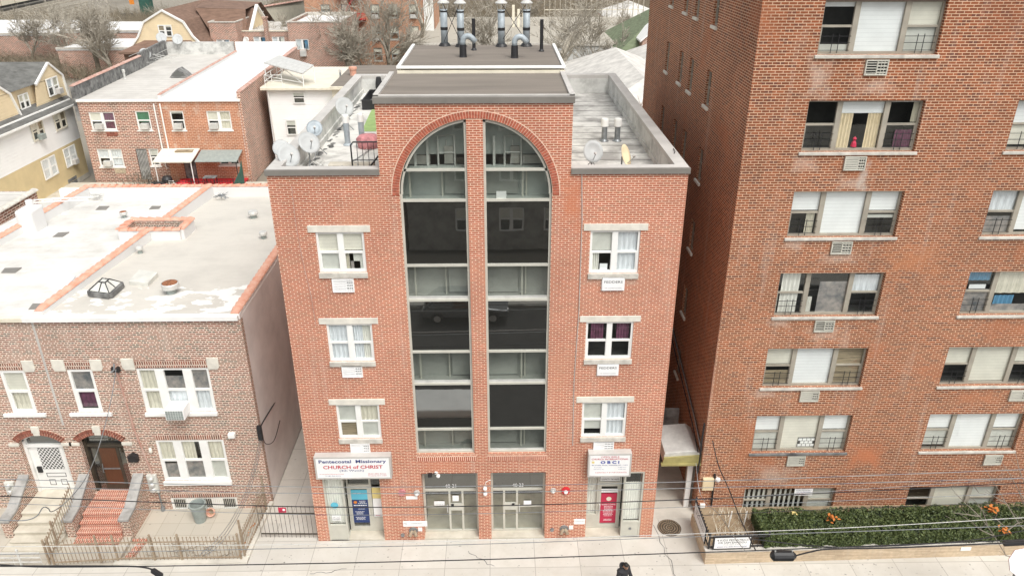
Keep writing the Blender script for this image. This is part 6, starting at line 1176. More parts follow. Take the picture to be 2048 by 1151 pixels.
flat_house('recessed brick house with two wide windows, middle of the flat-roofed row',-33.88,-27.6,86,98,6.6,[(-32.5,-30.8,4.2,5.95),(-30.05,-28.4,4.2,5.95)],par=False,edge='cream_paint')
flat_house('brick house with white roof patch, right end of the flat-roofed row',-27.55,-20.5,85,97,7.85,[(-26.7,-25.0,4.4,5.75)],roof='clean_membrane')
m=MB(); m.box(-26.2,-25.4,84.5,85.05,3.6,4.35); build('window_air_conditioner',m,'pale_metal',label='white air conditioner on the right flat-roofed brick house',cat='air conditioner',bevel=.03)
m=MB(); m.box(-30.75,-30.3,85.3,86.0,4,8.3); m.box(-30.85,-30.2,85.2,86.1,8.3,8.5); build('chimney',m,'rear_brick',label='brick chimney pier between the two wide windows',cat='chimney')
dish(0,0,5,.45,'grey dish on the wall between the flat-roofed brick houses',180,25,'pale_metal',pos=Vector((-33.3,85.3,5.6)))
# orange apartment building with fire escapes
O=thing('orange_apartment_building','orange brick apartment house with red fire escapes behind bare trees','building',(-19.5,100,-.4)); FO=Matrix.Translation((0,100,0))
ow=[]
for r_ in range(5):
    for x in (-26.2,-23.2,-18.9,-16.2,-13.2): ow.append((x,x+1.3,.6+r_*3.1,2.5+r_*3.1,.15))
m=MB(FO); wall(m,-28.6,-11.0,-.4,16.5,ow); m.face((-28.6,0,-.4),(-28.6,12,-.4),(-28.6,12,16.5),(-28.6,0,16.5)); build('brick_wall',m,'apartment_brick',O)
m=MB(); m.box(-28.6,-9.6,100.5,112,-.4,16.4); build('house_core',m,'apartment_brick',O); m=MB(); m.box(-11.0,-9.6,99.8,101,-.4,17); build('white_pilaster',m,'white_paint',O)
for w in ow[:20]: window(O,FO,*w[:4],cols=(1,),inset=.06,fw=.1,fm='plastic_grey',shades=[[('shade_cream',0,.3+.5*rnd.random())]],sill=('sill_stone',.1,.14,.06))
for k,(x,z) in enumerate(((-18.7,3.7),(-18.7,6.8),(-13.0,6.8),(-13.0,3.7),(-16.0,.6),(-26,3.7))):
    m=MB(); m.box(x,x+.9,99.5,100.05,z,z+.5); build('window_air_conditioner',m,'pale_metal',label='white air conditioner in a window of the orange apartment house',cat='air conditioner',group='air conditioners on the orange apartment house')
t=thing('fire_escape','red iron fire escape on the orange apartment house','fire escape',(-22.5,99.3,1)); 
for z,x0,x1 in ((3.5,-23.6,-19.6),(6.6,-23.6,-19.6),(9.7,-23.6,-19.6)):
    m=MB(); m.box(x0,x1,98.8,99.95,z,z+.12); build('platform',m,'red_paint',t); m=MB()
    for i in range(16): x=x0+i*(x1-x0)/15; m.box(x-.03,x+.03,98.8,98.86,z,z+.95)
    m.box(x0,x1,98.78,98.86,z+.9,z+.98); build('railing',m,'red_paint',t)
    m=MB(); m.tube([(x0+.4,99.3,z-3.0),(x1-1.6,99.3,z)],.12,4).tube([(x0+.4,99.8,z-3.0),(x1-1.6,99.8,z)],.1,4)
    for i in range(9): q=i/8; m.box(x0+.4+(x1-x0-2)*q-.15,x0+.4+(x1-x0-2)*q+.15,99.3,99.8,z-3+3*q,z-2.92+3*q)
    build('stair',m,'red_paint',t)
# warehouse and right-hand houses
Wa=thing('warehouse','long low warehouse with flat tan roof behind the silver flues','warehouse',(4,86,-.4)); m=MB(); m.box(-12.5,26,86,118,-.4,4.9); build('wall',m,'parapet_membrane',Wa); m=MB(); m.box(-12.7,26.2,86.2,118.2,4.92,5.0); build('roof_deck',m,'warehouse_roof',Wa); m=MB(); m.box(-12.8,26.3,85.8,86.18,4.7,5.05); build('gutter',m,'sill_stone',Wa)
for i,x in enumerate((2.2,3.0,3.8)): m=MB(); m.box(x,x+.4,104,104.4,5,8.2-.6*i); build('white_stack',m,'cream_paint',label=['tallest white stack on the warehouse roof','middle white stack on the warehouse roof','shortest white stack on the warehouse roof'][i],cat='stack',group='white stacks on the warehouse roof')
def gable_house(name,label,x0,x1,y0,y1,ze,zr,roofm,wallm,hip=0,axis='y'):
    t=thing(name,label,'house',((x0+x1)/2,y0,-.4)); m=MB(); m.box(x0+.3,x1-.3,y0+.3,y1-.3,-.4,ze-.05); build('wall',m,wallm,t); xm=(x0+x1)/2; m=MB(); h=hip
    if axis=='y':
        m.face((x0,y0,ze),(xm,y0+h,zr),(xm,y1-h,zr),(x0,y1,ze)); m.face((x1,y0,ze),(x1,y1,ze),(xm,y1-h,zr),(xm,y0+h,zr)); m.face((x0,y0,ze),(x1,y0,ze),(xm,y0+h,zr)); m.face((x0,y1,ze),(xm,y1-h,zr),(x1,y1,ze))
    else:
        ym=(y0+y1)/2; m.face((x0,y0,ze),(x1,y0,ze),(x1-h,ym,zr),(x0+h,ym,zr)); m.face((x0,y1,ze),(x0+h,ym,zr),(x1-h,ym,zr),(x1,y1,ze)); m.face((x0,y0,ze),(x0+h,ym,zr),(x0,y1,ze)); m.face((x1,y0,ze),(x1,y1,ze),(x1-h,ym,zr))
    build('roof',m,roofm,t); m=MB(); m.box(x0-.05,x1+.05,y0-.12,y0,ze-.15,ze+.02).box(x0-.12,x0,y0,y1,ze-.15,ze+.02); build('gutter',m,'white_paint',t); return t
gable_house('pale_roofed_house','wide house with very pale hipped roof behind the right parapet',7.0,19.5,45,74,4.2,6.9,'pale_shingle','concrete',5)
gable_house('pale_roofed_house','second pale-roofed house partly hidden by the tower',14.8,27,60,80,4.4,7.2,'pale_shingle','concrete',4)
Gr=gable_house('green_roofed_house','house with olive green hipped roof and small brick dormer beside the tower','x' and 15.3 or 0,28,80,98,4.4,9.2,'green_shingle','dark_concrete',7) if 0 else gable_house('green_roofed_house','house with olive green hipped roof and small brick dormer beside the tower',15.2,28,80,99,4.6,9.0,'green_shingle','dark_concrete',7)
m=MB(); m.prism([(18.2,5.0),(21.8,5.0),(21.8,6.1),(20.0,7.6),(18.2,6.1)],79.6,84,'y'); build('dormer_wall',m,'rear_brick',Gr); m=MB(); m.prism([(17.9,6.0),(20.0,7.8),(22.1,6.0),(22.1,6.2),(20.0,8.05),(17.9,6.2)],79.3,84.5,'y'); build('dormer_roof',m,'white_paint',Gr); window(Gr,Matrix.Translation((0,79.6,0)),19.3,20.8,5.1,5.9,proud=True,fm='white_paint',fw=.1)
Rd=gable_house('red_brick_house','small red brick house with pale roof far back beside the tower',19,30,122,134,4.5,6.5,'pale_shingle','red_paint',2); 
m=MB(); m.box(12.4,14.8,50,56,5.9,6.05); m.box(12.6,14.6,50.3,50.5,6.05,6.5); build('roof_pallet',m,'terracotta_old',label='stack of reddish boards on the pale hipped roof',cat='boards')
pipe(0,0,4.6,1.6,.14,'black-banded vent pipe behind the right parapet',mat='pale_metal',cap='white_paint',pos=Vector((8.2,48,4.6)),bands=(.6,))
t=thing('white_fence','tall white lattice fence behind the warehouse','fence',(14,119,0)); m=MB()
for i in range(20): m.box(8+i*.9,8.12+i*.9,119,119.1,0,8)
build('post',m,'pale_bark',t); m=MB()
for z in (4,6,7.9): m.box(8,25.2,119.1,119.2,z,z+.12)
build('rail',m,'cream_paint',t)
# low buildings, street and railway far left
def low(label,x0,x1,y0,y1,zt,roof='clean_membrane',wallm='rear_brick'): 
    t=thing('low_building',label,'building',((x0+x1)/2,y0,-.4)); m=MB(); m.box(x0,x1,y0,y1,-.4,zt); build('wall',m,wallm,t); m=MB(); m.box(x0-.1,x1+.1,y0-.1,y1+.1,zt,zt+.15); build('roof',m,roof,t); m=MB(); m.box(x0-.1,x1+.1,y0-.15,y0+.1,zt+.15,zt+.4); build('coping',m,'sill_stone',t)
low('low brick building with white roof at the far left behind the sided house',-95,-69.5,104,124,3.9); low('low building with bright white roof behind the big bare tree',-69,-50.5,108,122,3.8,); low('lower white-roofed building in front of the street left of the gambrel house',-62,-49,92,103,3.4,'clean_membrane')
low('long grey-roofed building far behind the flat brick houses',-46,-26,122,134,4.5,'silver_membrane','cream_paint')
Ra=thing('parapet_building','building with long sloping white parapet behind the brick bay','building',(-36,98,0)); m=MB(); m.prism([(-36.5,98.5),(-36.2,98.5),(-30.4,116),(-30.7,116)],-.4,8.2); build('parapet_wall',m,'cream_paint',Ra); m=MB(); tile_run(m,(-36.3,98.5,8.2),(-30.5,116,8.2),.3,1); build('coping_tiles',m,'terracotta_old',Ra)
def car(x,y,z,rz,paint,label,L=4.5,H=1.45,van=False,group=None):
    t=thing('parked_van' if van else 'parked_car',label,'van' if van else 'car',(x,y,z),R(rz),group); Wd=.9; h=H
    if van: sec=[(-L/2,.35,.9),(-L/2+.02,1.0,.92),(-L/2+.45,1.05,.92),(-L/2+.95,h,.8),(L/2-.15,h,.8),(L/2,h-.3,.86),(L/2,.35,.92)]
    else: sec=[(-L/2,.35,.82),(-L/2,.75,.85),(-L/2+1.1,.92,.88),(-L/2+1.75,h,.66),(L/2-.9,h,.66),(L/2-.15,.95,.85),(L/2,.7,.85),(L/2,.35,.82)]
    m=MB(); n=len(sec); 
    A=[m.P((s[0],-s[2],s[1])) for s in sec];Bq=[m.P((s[0],s[2],s[1])) for s in sec]; m.idx(A[::-1]); m.idx(Bq)
    for i in range(n): m.idx([A[i],A[(i+1)%n],Bq[(i+1)%n],Bq[i]])
    build('body',m,paint,t,local=True,bevel=.07,smooth=False); m=MB()
    if van: m.face((-L/2+.5,-.88,1.12),(-L/2+.92,-.83,h-.15),(-L/2+.92,.83,h-.15),(-L/2+.5,.88,1.12)); m.box(-L/2+1.0,L/2-.4,-.925,-.90,1.1,h-.3); m.box(-L/2+1.0,L/2-.4,.90,.925,1.1,h-.3)
    else:
        for s in (-1,1): m.face((-L/2+1.25,s*.885,.95),(L/2-.3,s*.87,.97),(L/2-1.0,s*.70,h-.08),(-L/2+1.8,s*.70,h-.08))
        m.face((-L/2+1.13,-.8,.97),(-L/2+1.72,-.62,h-.04),(-L/2+1.72,.62,h-.04),(-L/2+1.13,.8,.97)); m.face((L/2-.2,-.78,1.0),(L/2-.86,-.6,h-.04),(L/2-.86,.6,h-.04),(L/2-.2,.78,1.0))
    build('glazing',m,'car_glass',t,local=True)
    for sx in (-L/2+.85,L/2-.85):
        for s in (-1,1): m=MB(); m.lathe([(0,-.11),(.33,-.11),(.35,-.05),(.35,.05),(.33,.11),(0,.11)],(sx,s*.82,.34),18,Matrix.Rotation(R(90),3,'X')); wq=build('wheel',m,'rubber',t,local=True); m=MB(); m.lathe([(0,-.125),(.2,-.125),(.2,.125),(0,.125)],(sx,s*.82,.34),12,Matrix.Rotation(R(90),3,'X')); build('rim',m,'pale_metal',wq,local=True)
    for s in (-1,1): m=MB(); m.box(-L/2-.02,-L/2+.05,s*.62-.14,s*.62+.14,.62,.78); build('headlight',m,'vinyl_white',t,local=True)
    return t
for k,(px,py,pt,rz,l) in enumerate(((190,68,'car_dark',20,'dark car left of the gambrel house, seen through the bare tree'),(222,69,'car_dark',20,'dark car nearest the gambrel house roof'),(252,38,'car_dark',70,'dark car farthest up the side street'),(208,44,'grey_car',15,'silver car on the side street behind the bare tree'),(240,55,'white_paint',15,'white car in front of the orange street sign'),(180,48,'grey_car',10,'grey car at the left end of the side street'))): p=onZ(px,py,.1); car(p.x,p.y,-.2,rz,pt,l,group='cars on the side street')
p=onZ(262,5,4); t=thing('street_sign','orange sign panel on a dark green post structure at the top left','sign',(p.x,p.y,0)); q=onY(258,0,p.y);q2=onY(269,9,p.y); m=MB(); m.box(q.x,q2.x,p.y-.1,p.y,q2.z,q.z+.6); build('panel',m,'orange_paint',t); m=MB(); m.box(q2.x+1,q2.x+3.2,p.y,p.y+2,0,9); build('post',m,'dark_green',t)
a,b=onZ(-60,38,0),onZ(126,-3,0); ang_=math.degrees(math.atan2(b.y-a.y,b.x-a.x)); L_=(b-a).length; FR=frame(a.x,a.y,ang_)
Tr=thing('freight_car','long cream railway car on the embankment at the top left corner','railway car',(a.x,a.y,0)); m=MB(FR); m.box(0,L_,0,3,1.3,5.2); build('body',m,'cream_paint',Tr)
for k in (2,5,L_-6,L_-3): m=MB(FR); m.lathe([(0,-.1),(.55,-.1),(.55,.1),(0,.1)],(k,0,.6),10,Matrix.Rotation(R(90),3,'X')); build('wheel',m,'rubber',Tr)
m=MB(FR); m.box(.5,L_-.5,.3,2.7,.7,1.3); build('underframe',m,'black_metal',Tr)
for k in range(28): m=MB(FR); m.box(1+k*L_/28.5,1.12+k*L_/28.5,-.06,0,1.35,5.1); build('side_rib',m,'shade_beige',Tr) if k%4==0 else None
for k,(y0,y1) in enumerate(((28,1),(33,7),(43,16),(50,22))):
    a,b=onZ(-60,y0+13,.05),onZ(175,y1-12,.05); m=MB(); m.bar(a,b,.35); build('rail',m,'pale_bark',label=['rail nearest the cream railway car','second railway rail below the cream car','third railway rail below the cream car','lowest railway rail at the top left'][k],cat='rail',group='railway rails')
# ================================================================ BARE TREES
def bare_tree(x,y,h,label,seed,spread=.5,r0=.22,forks=3,depth=5,lean=(0,0),mat='bark',first=.28,cat='tree',name='bare_tree',twigr=.02,z0=-.3,group=None,dens=1.0):
    r=random.Random(seed); T_=thing(name,label,cat,(x,y,z0),0,group); tr=MB();br=MB()
    def grow(p,d,L,rad,k):
        n=4 if k<3 else 3; pts=[p]; rs=[rad]; q=p
        for i in range(n):
            d=(d+Vector((r.gauss(0,.13),r.gauss(0,.13),r.gauss(0,.08)+.03))).normalized(); q=q+d*(L/n); pts.append(q); rs.append(rad*(1-.42*(i+1)/n))
        (tr if k==0 else br).tube(pts,rs,6 if k<2 else (4 if k<3 else 3),cap=False)
        if k>=depth: return
        c=forks if k<2 else int((3 if k<4 else 4)*dens+r.random()*.99)
        for j in range(c):
            t=1 if j==0 else r.uniform(.35,1); i=min(int(t*n),n); base=pts[i]; nd=(d+Vector((r.gauss(0,1),r.gauss(0,1),r.gauss(0,.55)))*spread+Vector((0,0,.12))).normalized()
            grow(base,nd,L*r.uniform(.6,.86),max(rs[i]*r.uniform(.5,.72),twigr),k+1)
    grow(Vector((x,y,z0)),Vector((lean[0],lean[1],1)).normalized(),h*first,r0,0)
    build('trunk',tr,mat,T_); build('crown',br,'pale_bark' if mat=='bark' else mat,T_); return T_
bare_tree(-30.5,90,16,'bare tree beside the left corner of the orange apartment house',21,.6,.22,4,6,twigr=.028,first=.2)
bare_tree(-47,101,15,'bare tree rising behind the low white roof left of the gambrel house',22,.5,.2,4,5,twigr=.03,first=.25)
bare_tree(-57.0,92,20,'big bare tree with many spreading stems behind the sided house',1,.62,.55,4,5,twigr=.035,first=.20,dens=1.15)
bare_tree(-54.3,91,18,'bare tree close to the right of the big left one',12,.5,.42,4,5,twigr=.035,first=.2,dens=1.15)
bare_tree(-70,99,15,'thin bare tree nearest the far left corner',3,.6,.22,4,5,twigr=.03,dens=1.2)
bare_tree(-63,97,15,'thin bare tree between the two at the far left',13,.6,.2,4,5,twigr=.03,dens=1.2)
bare_tree(-20.8,86,21,'tall bare tree in front of the red fire escape',4,.55,.5,4,5,twigr=.032,first=.22,dens=1.2)
bare_tree(-25.5,88,17,'bushy bare tree at the left end of the orange apartment house',5,.65,.34,4,5,twigr=.028,first=.2)
bare_tree(-14.9,87,20,'tall bare tree in the middle of the orange apartment house',6,.45,.5,4,5,twigr=.032,first=.24,dens=1.2)
bare_tree(-18.0,84,16,'smaller bare tree between the two tall ones',15,.6,.24,4,6,twigr=.028,first=.2)
bare_tree(-10.6,92,24,'tall thin bare tree in front of the white pilaster',7,.36,.4,3,5,twigr=.03,first=.3)
bare_tree(6.6,72,17,'gnarled bare tree with thick crooked limbs in front of the warehouse',8,.85,.62,3,5,twigr=.03,first=.36)
bare_tree(11.5,76,15,'bare tree to the right of the gnarled one',9,.55,.2,4,5,twigr=.028,first=.32,dens=1.2)
bare_tree(0.2,82,14,'bare tree behind the silver flues',10,.6,.2,4,5,twigr=.028,first=.35,dens=1.2)
for k,(x,y,h,l) in enumerate(((5.5,37,12.5,'reddish bare shrub just behind the right roof parapet, left one'),(7.3,39,12.5,'reddish bare shrub behind the right parapet, second from left'),(9.4,38,12,'reddish bare shrub behind the right parapet, third from left'),(11.6,36,10.5,'bare shrub behind the right parapet nearest the tower'))): bare_tree(x,y,h,l,30+k,.5,.10,5,5,twigr=.018,first=.26,mat='shrub_twig',cat='shrub',name='bare_shrub',dens=1.2)
for k,(x,y,h,l) in enumerate(((-39,112,15,'bare tree behind the brick bay and its sloping parapet'),(-33,120,16,'bare tree behind the flat-roofed brick row, left one'),(-31,101,14,'bare tree between the flat-roofed brick row and the orange apartment house'),(-66,112,15,'bare tree rising above the far left low buildings'),(-76,122,14,'bare tree near the railway at the top left'),(-6,121,16,'bare tree behind the left end of the warehouse'),(5,124,16,'bare tree behind the middle of the warehouse'),(15,120,16,'bare tree behind the white lattice fence'),(22,108,14,'bare tree behind the green roof'),(-22.5,96,16,'bare tree hard against the orange apartment house'),(14.5,84,13,'slim bare tree between the warehouse and the green roof'))): bare_tree(x,y,h,l,60+k,.55,.3,4,5,twigr=.034,first=.22,dens=1.1)
# scrub and woodland far behind
def scrub(name,x0,x1,y0,y1,h,n,label,seed,col='scrub_leaf'):
    r=random.Random(seed); m=MB()
    for i in range(n):
        x=r.uniform(x0,x1);y=r.uniform(y0,y1); hh=h*r.uniform(.4,1)*(.75+.6*(mn.noise(Vector((x*.12,y*.12,seed)))+.5)); s=.035+.03*r.random(); q=Vector((x,y,-.3)); tp=q+Vector((r.gauss(0,.3),r.gauss(0,.3),hh*.5)); m.face(q-Vector((s,0,0)),q+Vector((s,0,0)),tp)
        for k in range(7):
            a=q.lerp(tp,r.uniform(.3,1)); b=a+Vector((r.gauss(0,.8),r.gauss(0,.6),r.uniform(.15,.55)*hh)); c=b+Vector((r.gauss(0,.5),r.gauss(0,.4),r.uniform(-.2,.6))); e=Vector((s*.6,0,s*.3)); m.face(a-e,a+e,b); m.face(b-e*.7,b+e*.7,c)
    build(name,m,col,label=label,kind='stuff')
scrub('bare_woodland',-48,45,136,175,9,5500,'brown bare woodland along the top of the picture',1); scrub('bare_woodland',-105,-49,126,165,4,3000,'brown bare scrub between the railway and the street',2); scrub('bare_scrub',-80,-46,88,103,3.0,1500,'low brown scrub under the left bare trees',3); scrub('bare_scrub',-30,-5,62,97,2.5,900,'low brown scrub in front of the orange apartment house',4); scrub('bare_scrub',3,14,58,84,3,700,'low scrub between the warehouse and the pale roof',5)

# ================================================================ WIRES
def wire(pts,label,r=.013,mat='black_metal',Y=-5.5,group='overhead street wires',name='overhead_wire',cat='wire'):
    P=[onY(p[0],p[1],p[2] if len(p)>2 else Y) for p in pts]
    # smooth through the surveyed points
    Q=[]
    for i in range(len(P)-1):
        a=P[max(i-1,0)];b=P[i];c=P[i+1];d=P[min(i+2,len(P)-1)]
        for k in range(8): t=k/8; Q.append(.5*((2*b)+(c-a)*t+(2*a-5*b+4*c-d)*t*t+(3*b-3*c+d-a)*t*t*t))
    Q.append(P[-1]); return build(name,MB().tube(Q,r,5),mat,label=label,cat=cat,group=group)
W_=[([(-150,953),(0,957),(560,972),(960,971),(1420,961),(2048,938),(2200,931)],'topmost street wire, crossing the shop signs\' lower edge',.012,'grey_metal'),
 ([(-150,966),(0,971),(560,985),(960,984),(1420,974),(2048,955),(2200,949)],'second street wire from the top',.012,'grey_metal'),
 ([(-150,985),(0,991),(560,1011.5),(960,1011),(1420,996),(2048,965),(2200,958)],'third street wire from the top, thicker and darker',.017,'black_metal'),
 ([(-150,1000),(0,1005),(560,1027),(960,1026),(1420,1011),(2048,985),(2200,978)],'fourth street wire from the top, thin',.010,'grey_metal'),
 ([(-150,1094),(0,1092),(560,1088),(960,1080),(1340,1068),(1700,1054),(2048,1034),(2200,1025)],'pale street wire crossing the middle of the hedge',.012,'pale_metal'),
 ([(-150,1110),(0,1108),(560,1096),(960,1087),(1420,1071),(1700,1062),(2048,1050),(2200,1045)],'street wire crossing the lower hedge',.013,'grey_metal'),
 ([(-150,1122),(0,1128),(120,1133),(560,1127),(960,1118),(1420,1103),(1560,1098),(2048,1078),(2200,1070)],'lowest and thickest street wire carrying the splice case',.02,'black_metal'),
 ([(1380,999),(1700,979),(2048,955),(2200,940)],'extra thin wire across the brick above the hedge',.009,'grey_metal'),
 ([(1395,1030),(1600,1020),(1800,1012),(2048,1003)],'thin dark wire along the top of the hedge',.010,'black_metal'),
 ([(1500,1076),(1650,1092),(1800,1090),(1950,1078),(2048,1060),(2150,1050)],'sagging cable under the hedge wires at the right',.018,'black_metal')]
for p,l,r_,mt in W_: wire(p,l,r_*.78,mt)
a,b=onY(1541,1110,-5.5),onY(1592,1110,-5.5); t=thing('splice_case','black ribbed cylindrical splice case hanging on the lowest wire','splice case',(a.x,-5.5,a.z)); m=MB(); m.tube([a,a.lerp(b,.08),a.lerp(b,.1),a.lerp(b,.85),a.lerp(b,.88),b],[.06,.12,.14,.14,.12,.05],12); build('case',m,'black_metal',t,smooth=False); m=MB()
for q in (.15,.82): c=a.lerp(b,q); m.tube([c,c+Vector((0,0,.2))],.02,5)
build('hanger',m,'pale_metal',t)
wire([(1592,1110),(1620,1103),(1660,1097),(1800,1094),(2048,1083),(2150,1078)],'thick cable leaving the splice case to the right',.022,'black_metal')
a=onY(2008,1086,-5.4); m=MB(); b=onY(2085,1082,-5.4); m.tube([a,b],.07,8); build('splice_case',m,'black_metal',label='second black splice case at the right edge above the stone wall',cat='splice case')
wire([(0,1131),(230,1131),(290,1134),(312,1143),(330,1158)],'black cable dropping to a connector at the bottom left',.022,'black_metal')
a,b=onY(303,1138,-5.45),onY(325,1152,-5.45); m=MB(); m.tube([a,a.lerp(b,.1),a.lerp(b,.9),b],[.03,.075,.075,.03],10); build('cable_connector',m,'black_metal',label='black cable connector at the bottom left edge',cat='connector')
wire([(232,738,1.8),(224,790,1.2),(210,850,0),(190,915,-1.5),(165,965,-3),(130,1005,-4),(104,1022,-5),(97,1016,-5.2),(86,1014,-5.3),(72,1032,-5.4),(40,1040,-5.5),(-40,1036,-5.5)],'twisted grey service cable from the row house bracket down to the street wires',.014,'grey_metal',group=None)
wire([(589,722,9.0),(575,758,7),(549,805,4),(522,851,1.95),(519,870,1.95)],'black service cable across the alley to the corner of the row house',.025,'black_metal',group=None)
wire([(522,852,1.92),(530,885,2.2),(548,880,3),(560,840,4)],'slack loop of cable in the alley at the row house corner',.014,'black_metal',group=None)
for k in range(3): wire([(519+k*3,880,1.8),(508+k*3,930,0),(490+k*4,985,-2),(465+k*5,1035,-3.5),(432+k*7,1080,-4.8),(400+k*8,1108,-5.4)],['left','middle','right'][k]+' of three thin drop wires from the row house corner to the street',.009,'grey_metal',group='drop wires at the row house corner')
a=onY(521,862,1.93); m=MB(); m.box(a.x-.1,a.x+.06,1.84,1.98,a.z-.35,a.z+.25); build('cable_clamp',m,'black_metal',label='black cable clamp on the row house corner by the alley',cat='clamp',bevel=.02)
wire([(1425,880,1.0),(1437,930,.2),(1458,978,-1),(1481,1037,-3),(1511,1099,-5.3)],'black service cable from the tower corner down over the bed',.018,'black_metal',group=None)
wire([(1409,846,1.05),(1404,880,1.05),(1400,915,1.05),(1395,945,1.05)],'bundled cable down the tower corner',.035,'black_metal',group=None)
wire([(1392,925,1.0),(1402,990,.3),(1440,1030,-1),(1470,1075,-3.5),(1492,1102,-5.3)],'second thin service wire in front of the corner bed',.010,'grey_metal',group=None)

# ================================================================ STREET TREE, WHITE SIGN, PERSON
t=thing('street_tree','bare street tree reaching in from the right edge in front of the hedge','tree',(19.5,-3.2,0)); tk=onY(2085,1200,-3.2)
m=MB(); m.tube([(19.3,-3.2,0),(19.1,-3.2,1.6),(18.6,-3.2,2.6)],[.11,.09,.07],8); build('trunk',m,'pale_bark',t)
m=MB(); r=random.Random(11)
for pl in ([(2090,1090),(2040,1050),(2012,1005),(1985,960),(1965,930)],[(2090,1130),(2012,1110),(1985,1065),(1960,1032),(1925,1000),(1902,975)],[(1990,1072),(1960,1058),(1940,1040),(1915,1043)],[(2012,1005),(1985,990),(1958,985)],[(2090,1060),(2050,1010),(2030,965),(2005,925)],[(2040,1050),(2010,1052),(1990,1035),(1975,1030)],[(2060,1010),(2040,985),(2040,955)],[(1975,1050),(1965,1020),(1950,1000)],[(2090,1020),(2055,985),(2038,935),(2030,900)],[(1960,1032),(1935,1028),(1908,1025)],[(2015,1060),(2035,1045),(2048,1042)]):
    P=[onY(x,y,-3.2+.25*math.sin(i*2+pl[0][1])) for i,(x,y) in enumerate(pl)]; m.tube(P,[.018-.012*i/(len(P)-1) for i in range(len(P))],5)
    for q in P[1:]:
        for k in range(2): m.tube([q,q+Vector((r.uniform(-.35,.1),r.gauss(0,.1),r.uniform(.05,.35)))],.006,3)
build('branch',m,'twig',t)
c=onY(2042,1124,-4.2); t=thing('octagonal_sign','white octagonal sign plate on a post at the bottom right corner','sign',(c.x,c.y,0)); Q=Matrix.Translation(c)@Matrix.Rotation(R(12),4,'Z')@Matrix.Rotation(R(-25),4,'X')
m=MB(Q); m.prism([(.42*math.cos(R(22.5+45*k)),.42*math.sin(R(22.5+45*k))) for k in range(8)],0,.02,'y'); build('plate',m,'vinyl_white',t); m=MB(Q); m.prism([(.42*math.cos(R(22.5+45*k)),.42*math.sin(R(22.5+45*k))) for k in range(8)],.021,.03,'y'); build('sign_face',m,'red_paint',t)
m=MB(); m.tube([(c.x,c.y+.05,0),(c.x,c.y+.08,c.z-.1)],.03,8); build('post',m,'grey_metal',t)

def skinned(name,verts,edges,rad,mat,parent,sub=2):
    me=bpy.data.meshes.new(name); me.from_pydata(verts,edges,[]); o=bpy.data.objects.new(name,me); C.objects.link(o); o.parent=parent
    s=o.modifiers.new('skin','SKIN'); 
    for v,rr in zip(me.skin_vertices[0].data,rad): v.radius=rr if isinstance(rr,tuple) else (rr,rr)
    me.skin_vertices[0].data[0].use_root=True
    u=o.modifiers.new('sub','SUBSURF'); u.levels=sub; u.render_levels=sub; me.materials.append(M[mat])
    dg=bpy.context.evaluated_depsgraph_get(); me2=bpy.data.meshes.new_from_object(o.evaluated_get(dg)); o.modifiers.clear(); o.data=me2
    me2.materials.clear(); me2.materials.append(M[mat])
    for p in me2.polygons: p.use_smooth=True
    return o
Pn=thing('person','person with short black hair in a dark hooded jacket looking down, on the sidewalk','person',(3.78,-2.86,0),R(38))
# local: facing -y. pelvis root
V=[(0,0,.95),(0,0,1.12),(0,.0,1.32),(0,-.0,1.42),(0,-.03,1.50),(0,-.07,1.56),
   (-.17,0,1.41),(-.25,-.02,1.15),(-.20,-.2,1.02),(-.17,-.27,1.03), (.17,0,1.41),(.26,-.0,1.14),(.22,-.20,1.00),(.19,-.28,1.01),
   (-.09,0,.88),(-.10,-.06,.5),(-.10,.02,.09),(-.10,-.12,.04), (.09,0,.88),(.10,.05,.5),(.10,.14,.1),(.10,.02,.04)]
Eg=[(0,1),(1,2),(2,3),(3,4),(4,5),(3,6),(6,7),(7,8),(8,9),(3,10),(10,11),(11,12),(12,13),(0,14),(14,15),(15,16),(16,17),(0,18),(18,19),(19,20),(20,21)]
Rr_=[(.14,.10),(.14,.10),(.15,.10),(.10,.08),.055,.05,.055,.042,.032,.03,.055,.042,.032,.03,.085,.055,.04,.03,.085,.055,.04,.03]
skinned('body',V,Eg,Rr_,'skin',Pn)
hd=MB(); Hm=Matrix.Translation((0,-.085,1.61))@Matrix.Rotation(R(-28),4,'Z')@Matrix.Rotation(R(4),4,'X'); bm=bmesh.new(); bmesh.ops.create_uvsphere(bm,u_segments=24,v_segments=16,radius=1)
for v in bm.verts:
    x,y,z=v.co; fr=max(0,-y); 
    nose=.16*math.exp(-((x/.16)**2+((z+.12)/.2)**2)) if y<0 else 0; eye=-.07*(math.exp(-(((x-.36)/.17)**2+((z-.05)/.13)**2))+math.exp(-(((x+.36)/.17)**2+((z-.05)/.13)**2))) if y<0 else 0
    mouth=-.04*math.exp(-((x/.25)**2+((z+.5)/.06)**2)) if y<0 else 0; jaw=1-.28*max(0,-z-.1)
    v.co=(x*.077*jaw,(y*(1-.12*max(0,-z)*(y>0))-nose-eye-mouth)*.097,z*.12)
me=bpy.data.meshes.new('head'); bm.to_mesh(me); bm.free(); me.transform(Hm); me.materials.append(M['skin']); o=bpy.data.objects.new('head',me); C.objects.link(o); o.parent=Pn
for p in me.polygons: p.use_smooth=True
m=MB(Hm)
for s in (-1,1): m.lathe([(0,-.012),(.018,-.006),(.022,.006),(0,.01)],(s*.078,.005,-.005),8,Matrix.Rotation(R(90),3,'Y')@Matrix.Diagonal((1.5,1,1)))
build('ear',m,'skin',Pn,local=True,smooth=True); m=MB(Hm)
for s in (-1,1): m.box(s*.028-.012,s*.028+.012,-.094,-.086,.002,.01).box(s*.03-.016,s*.03+.016,-.098,-.088,.024,.032)
m.box(-.022,.022,-.092,-.084,-.066,-.058); build('eyes_and_brows',m,'black_hair',Pn,local=True)
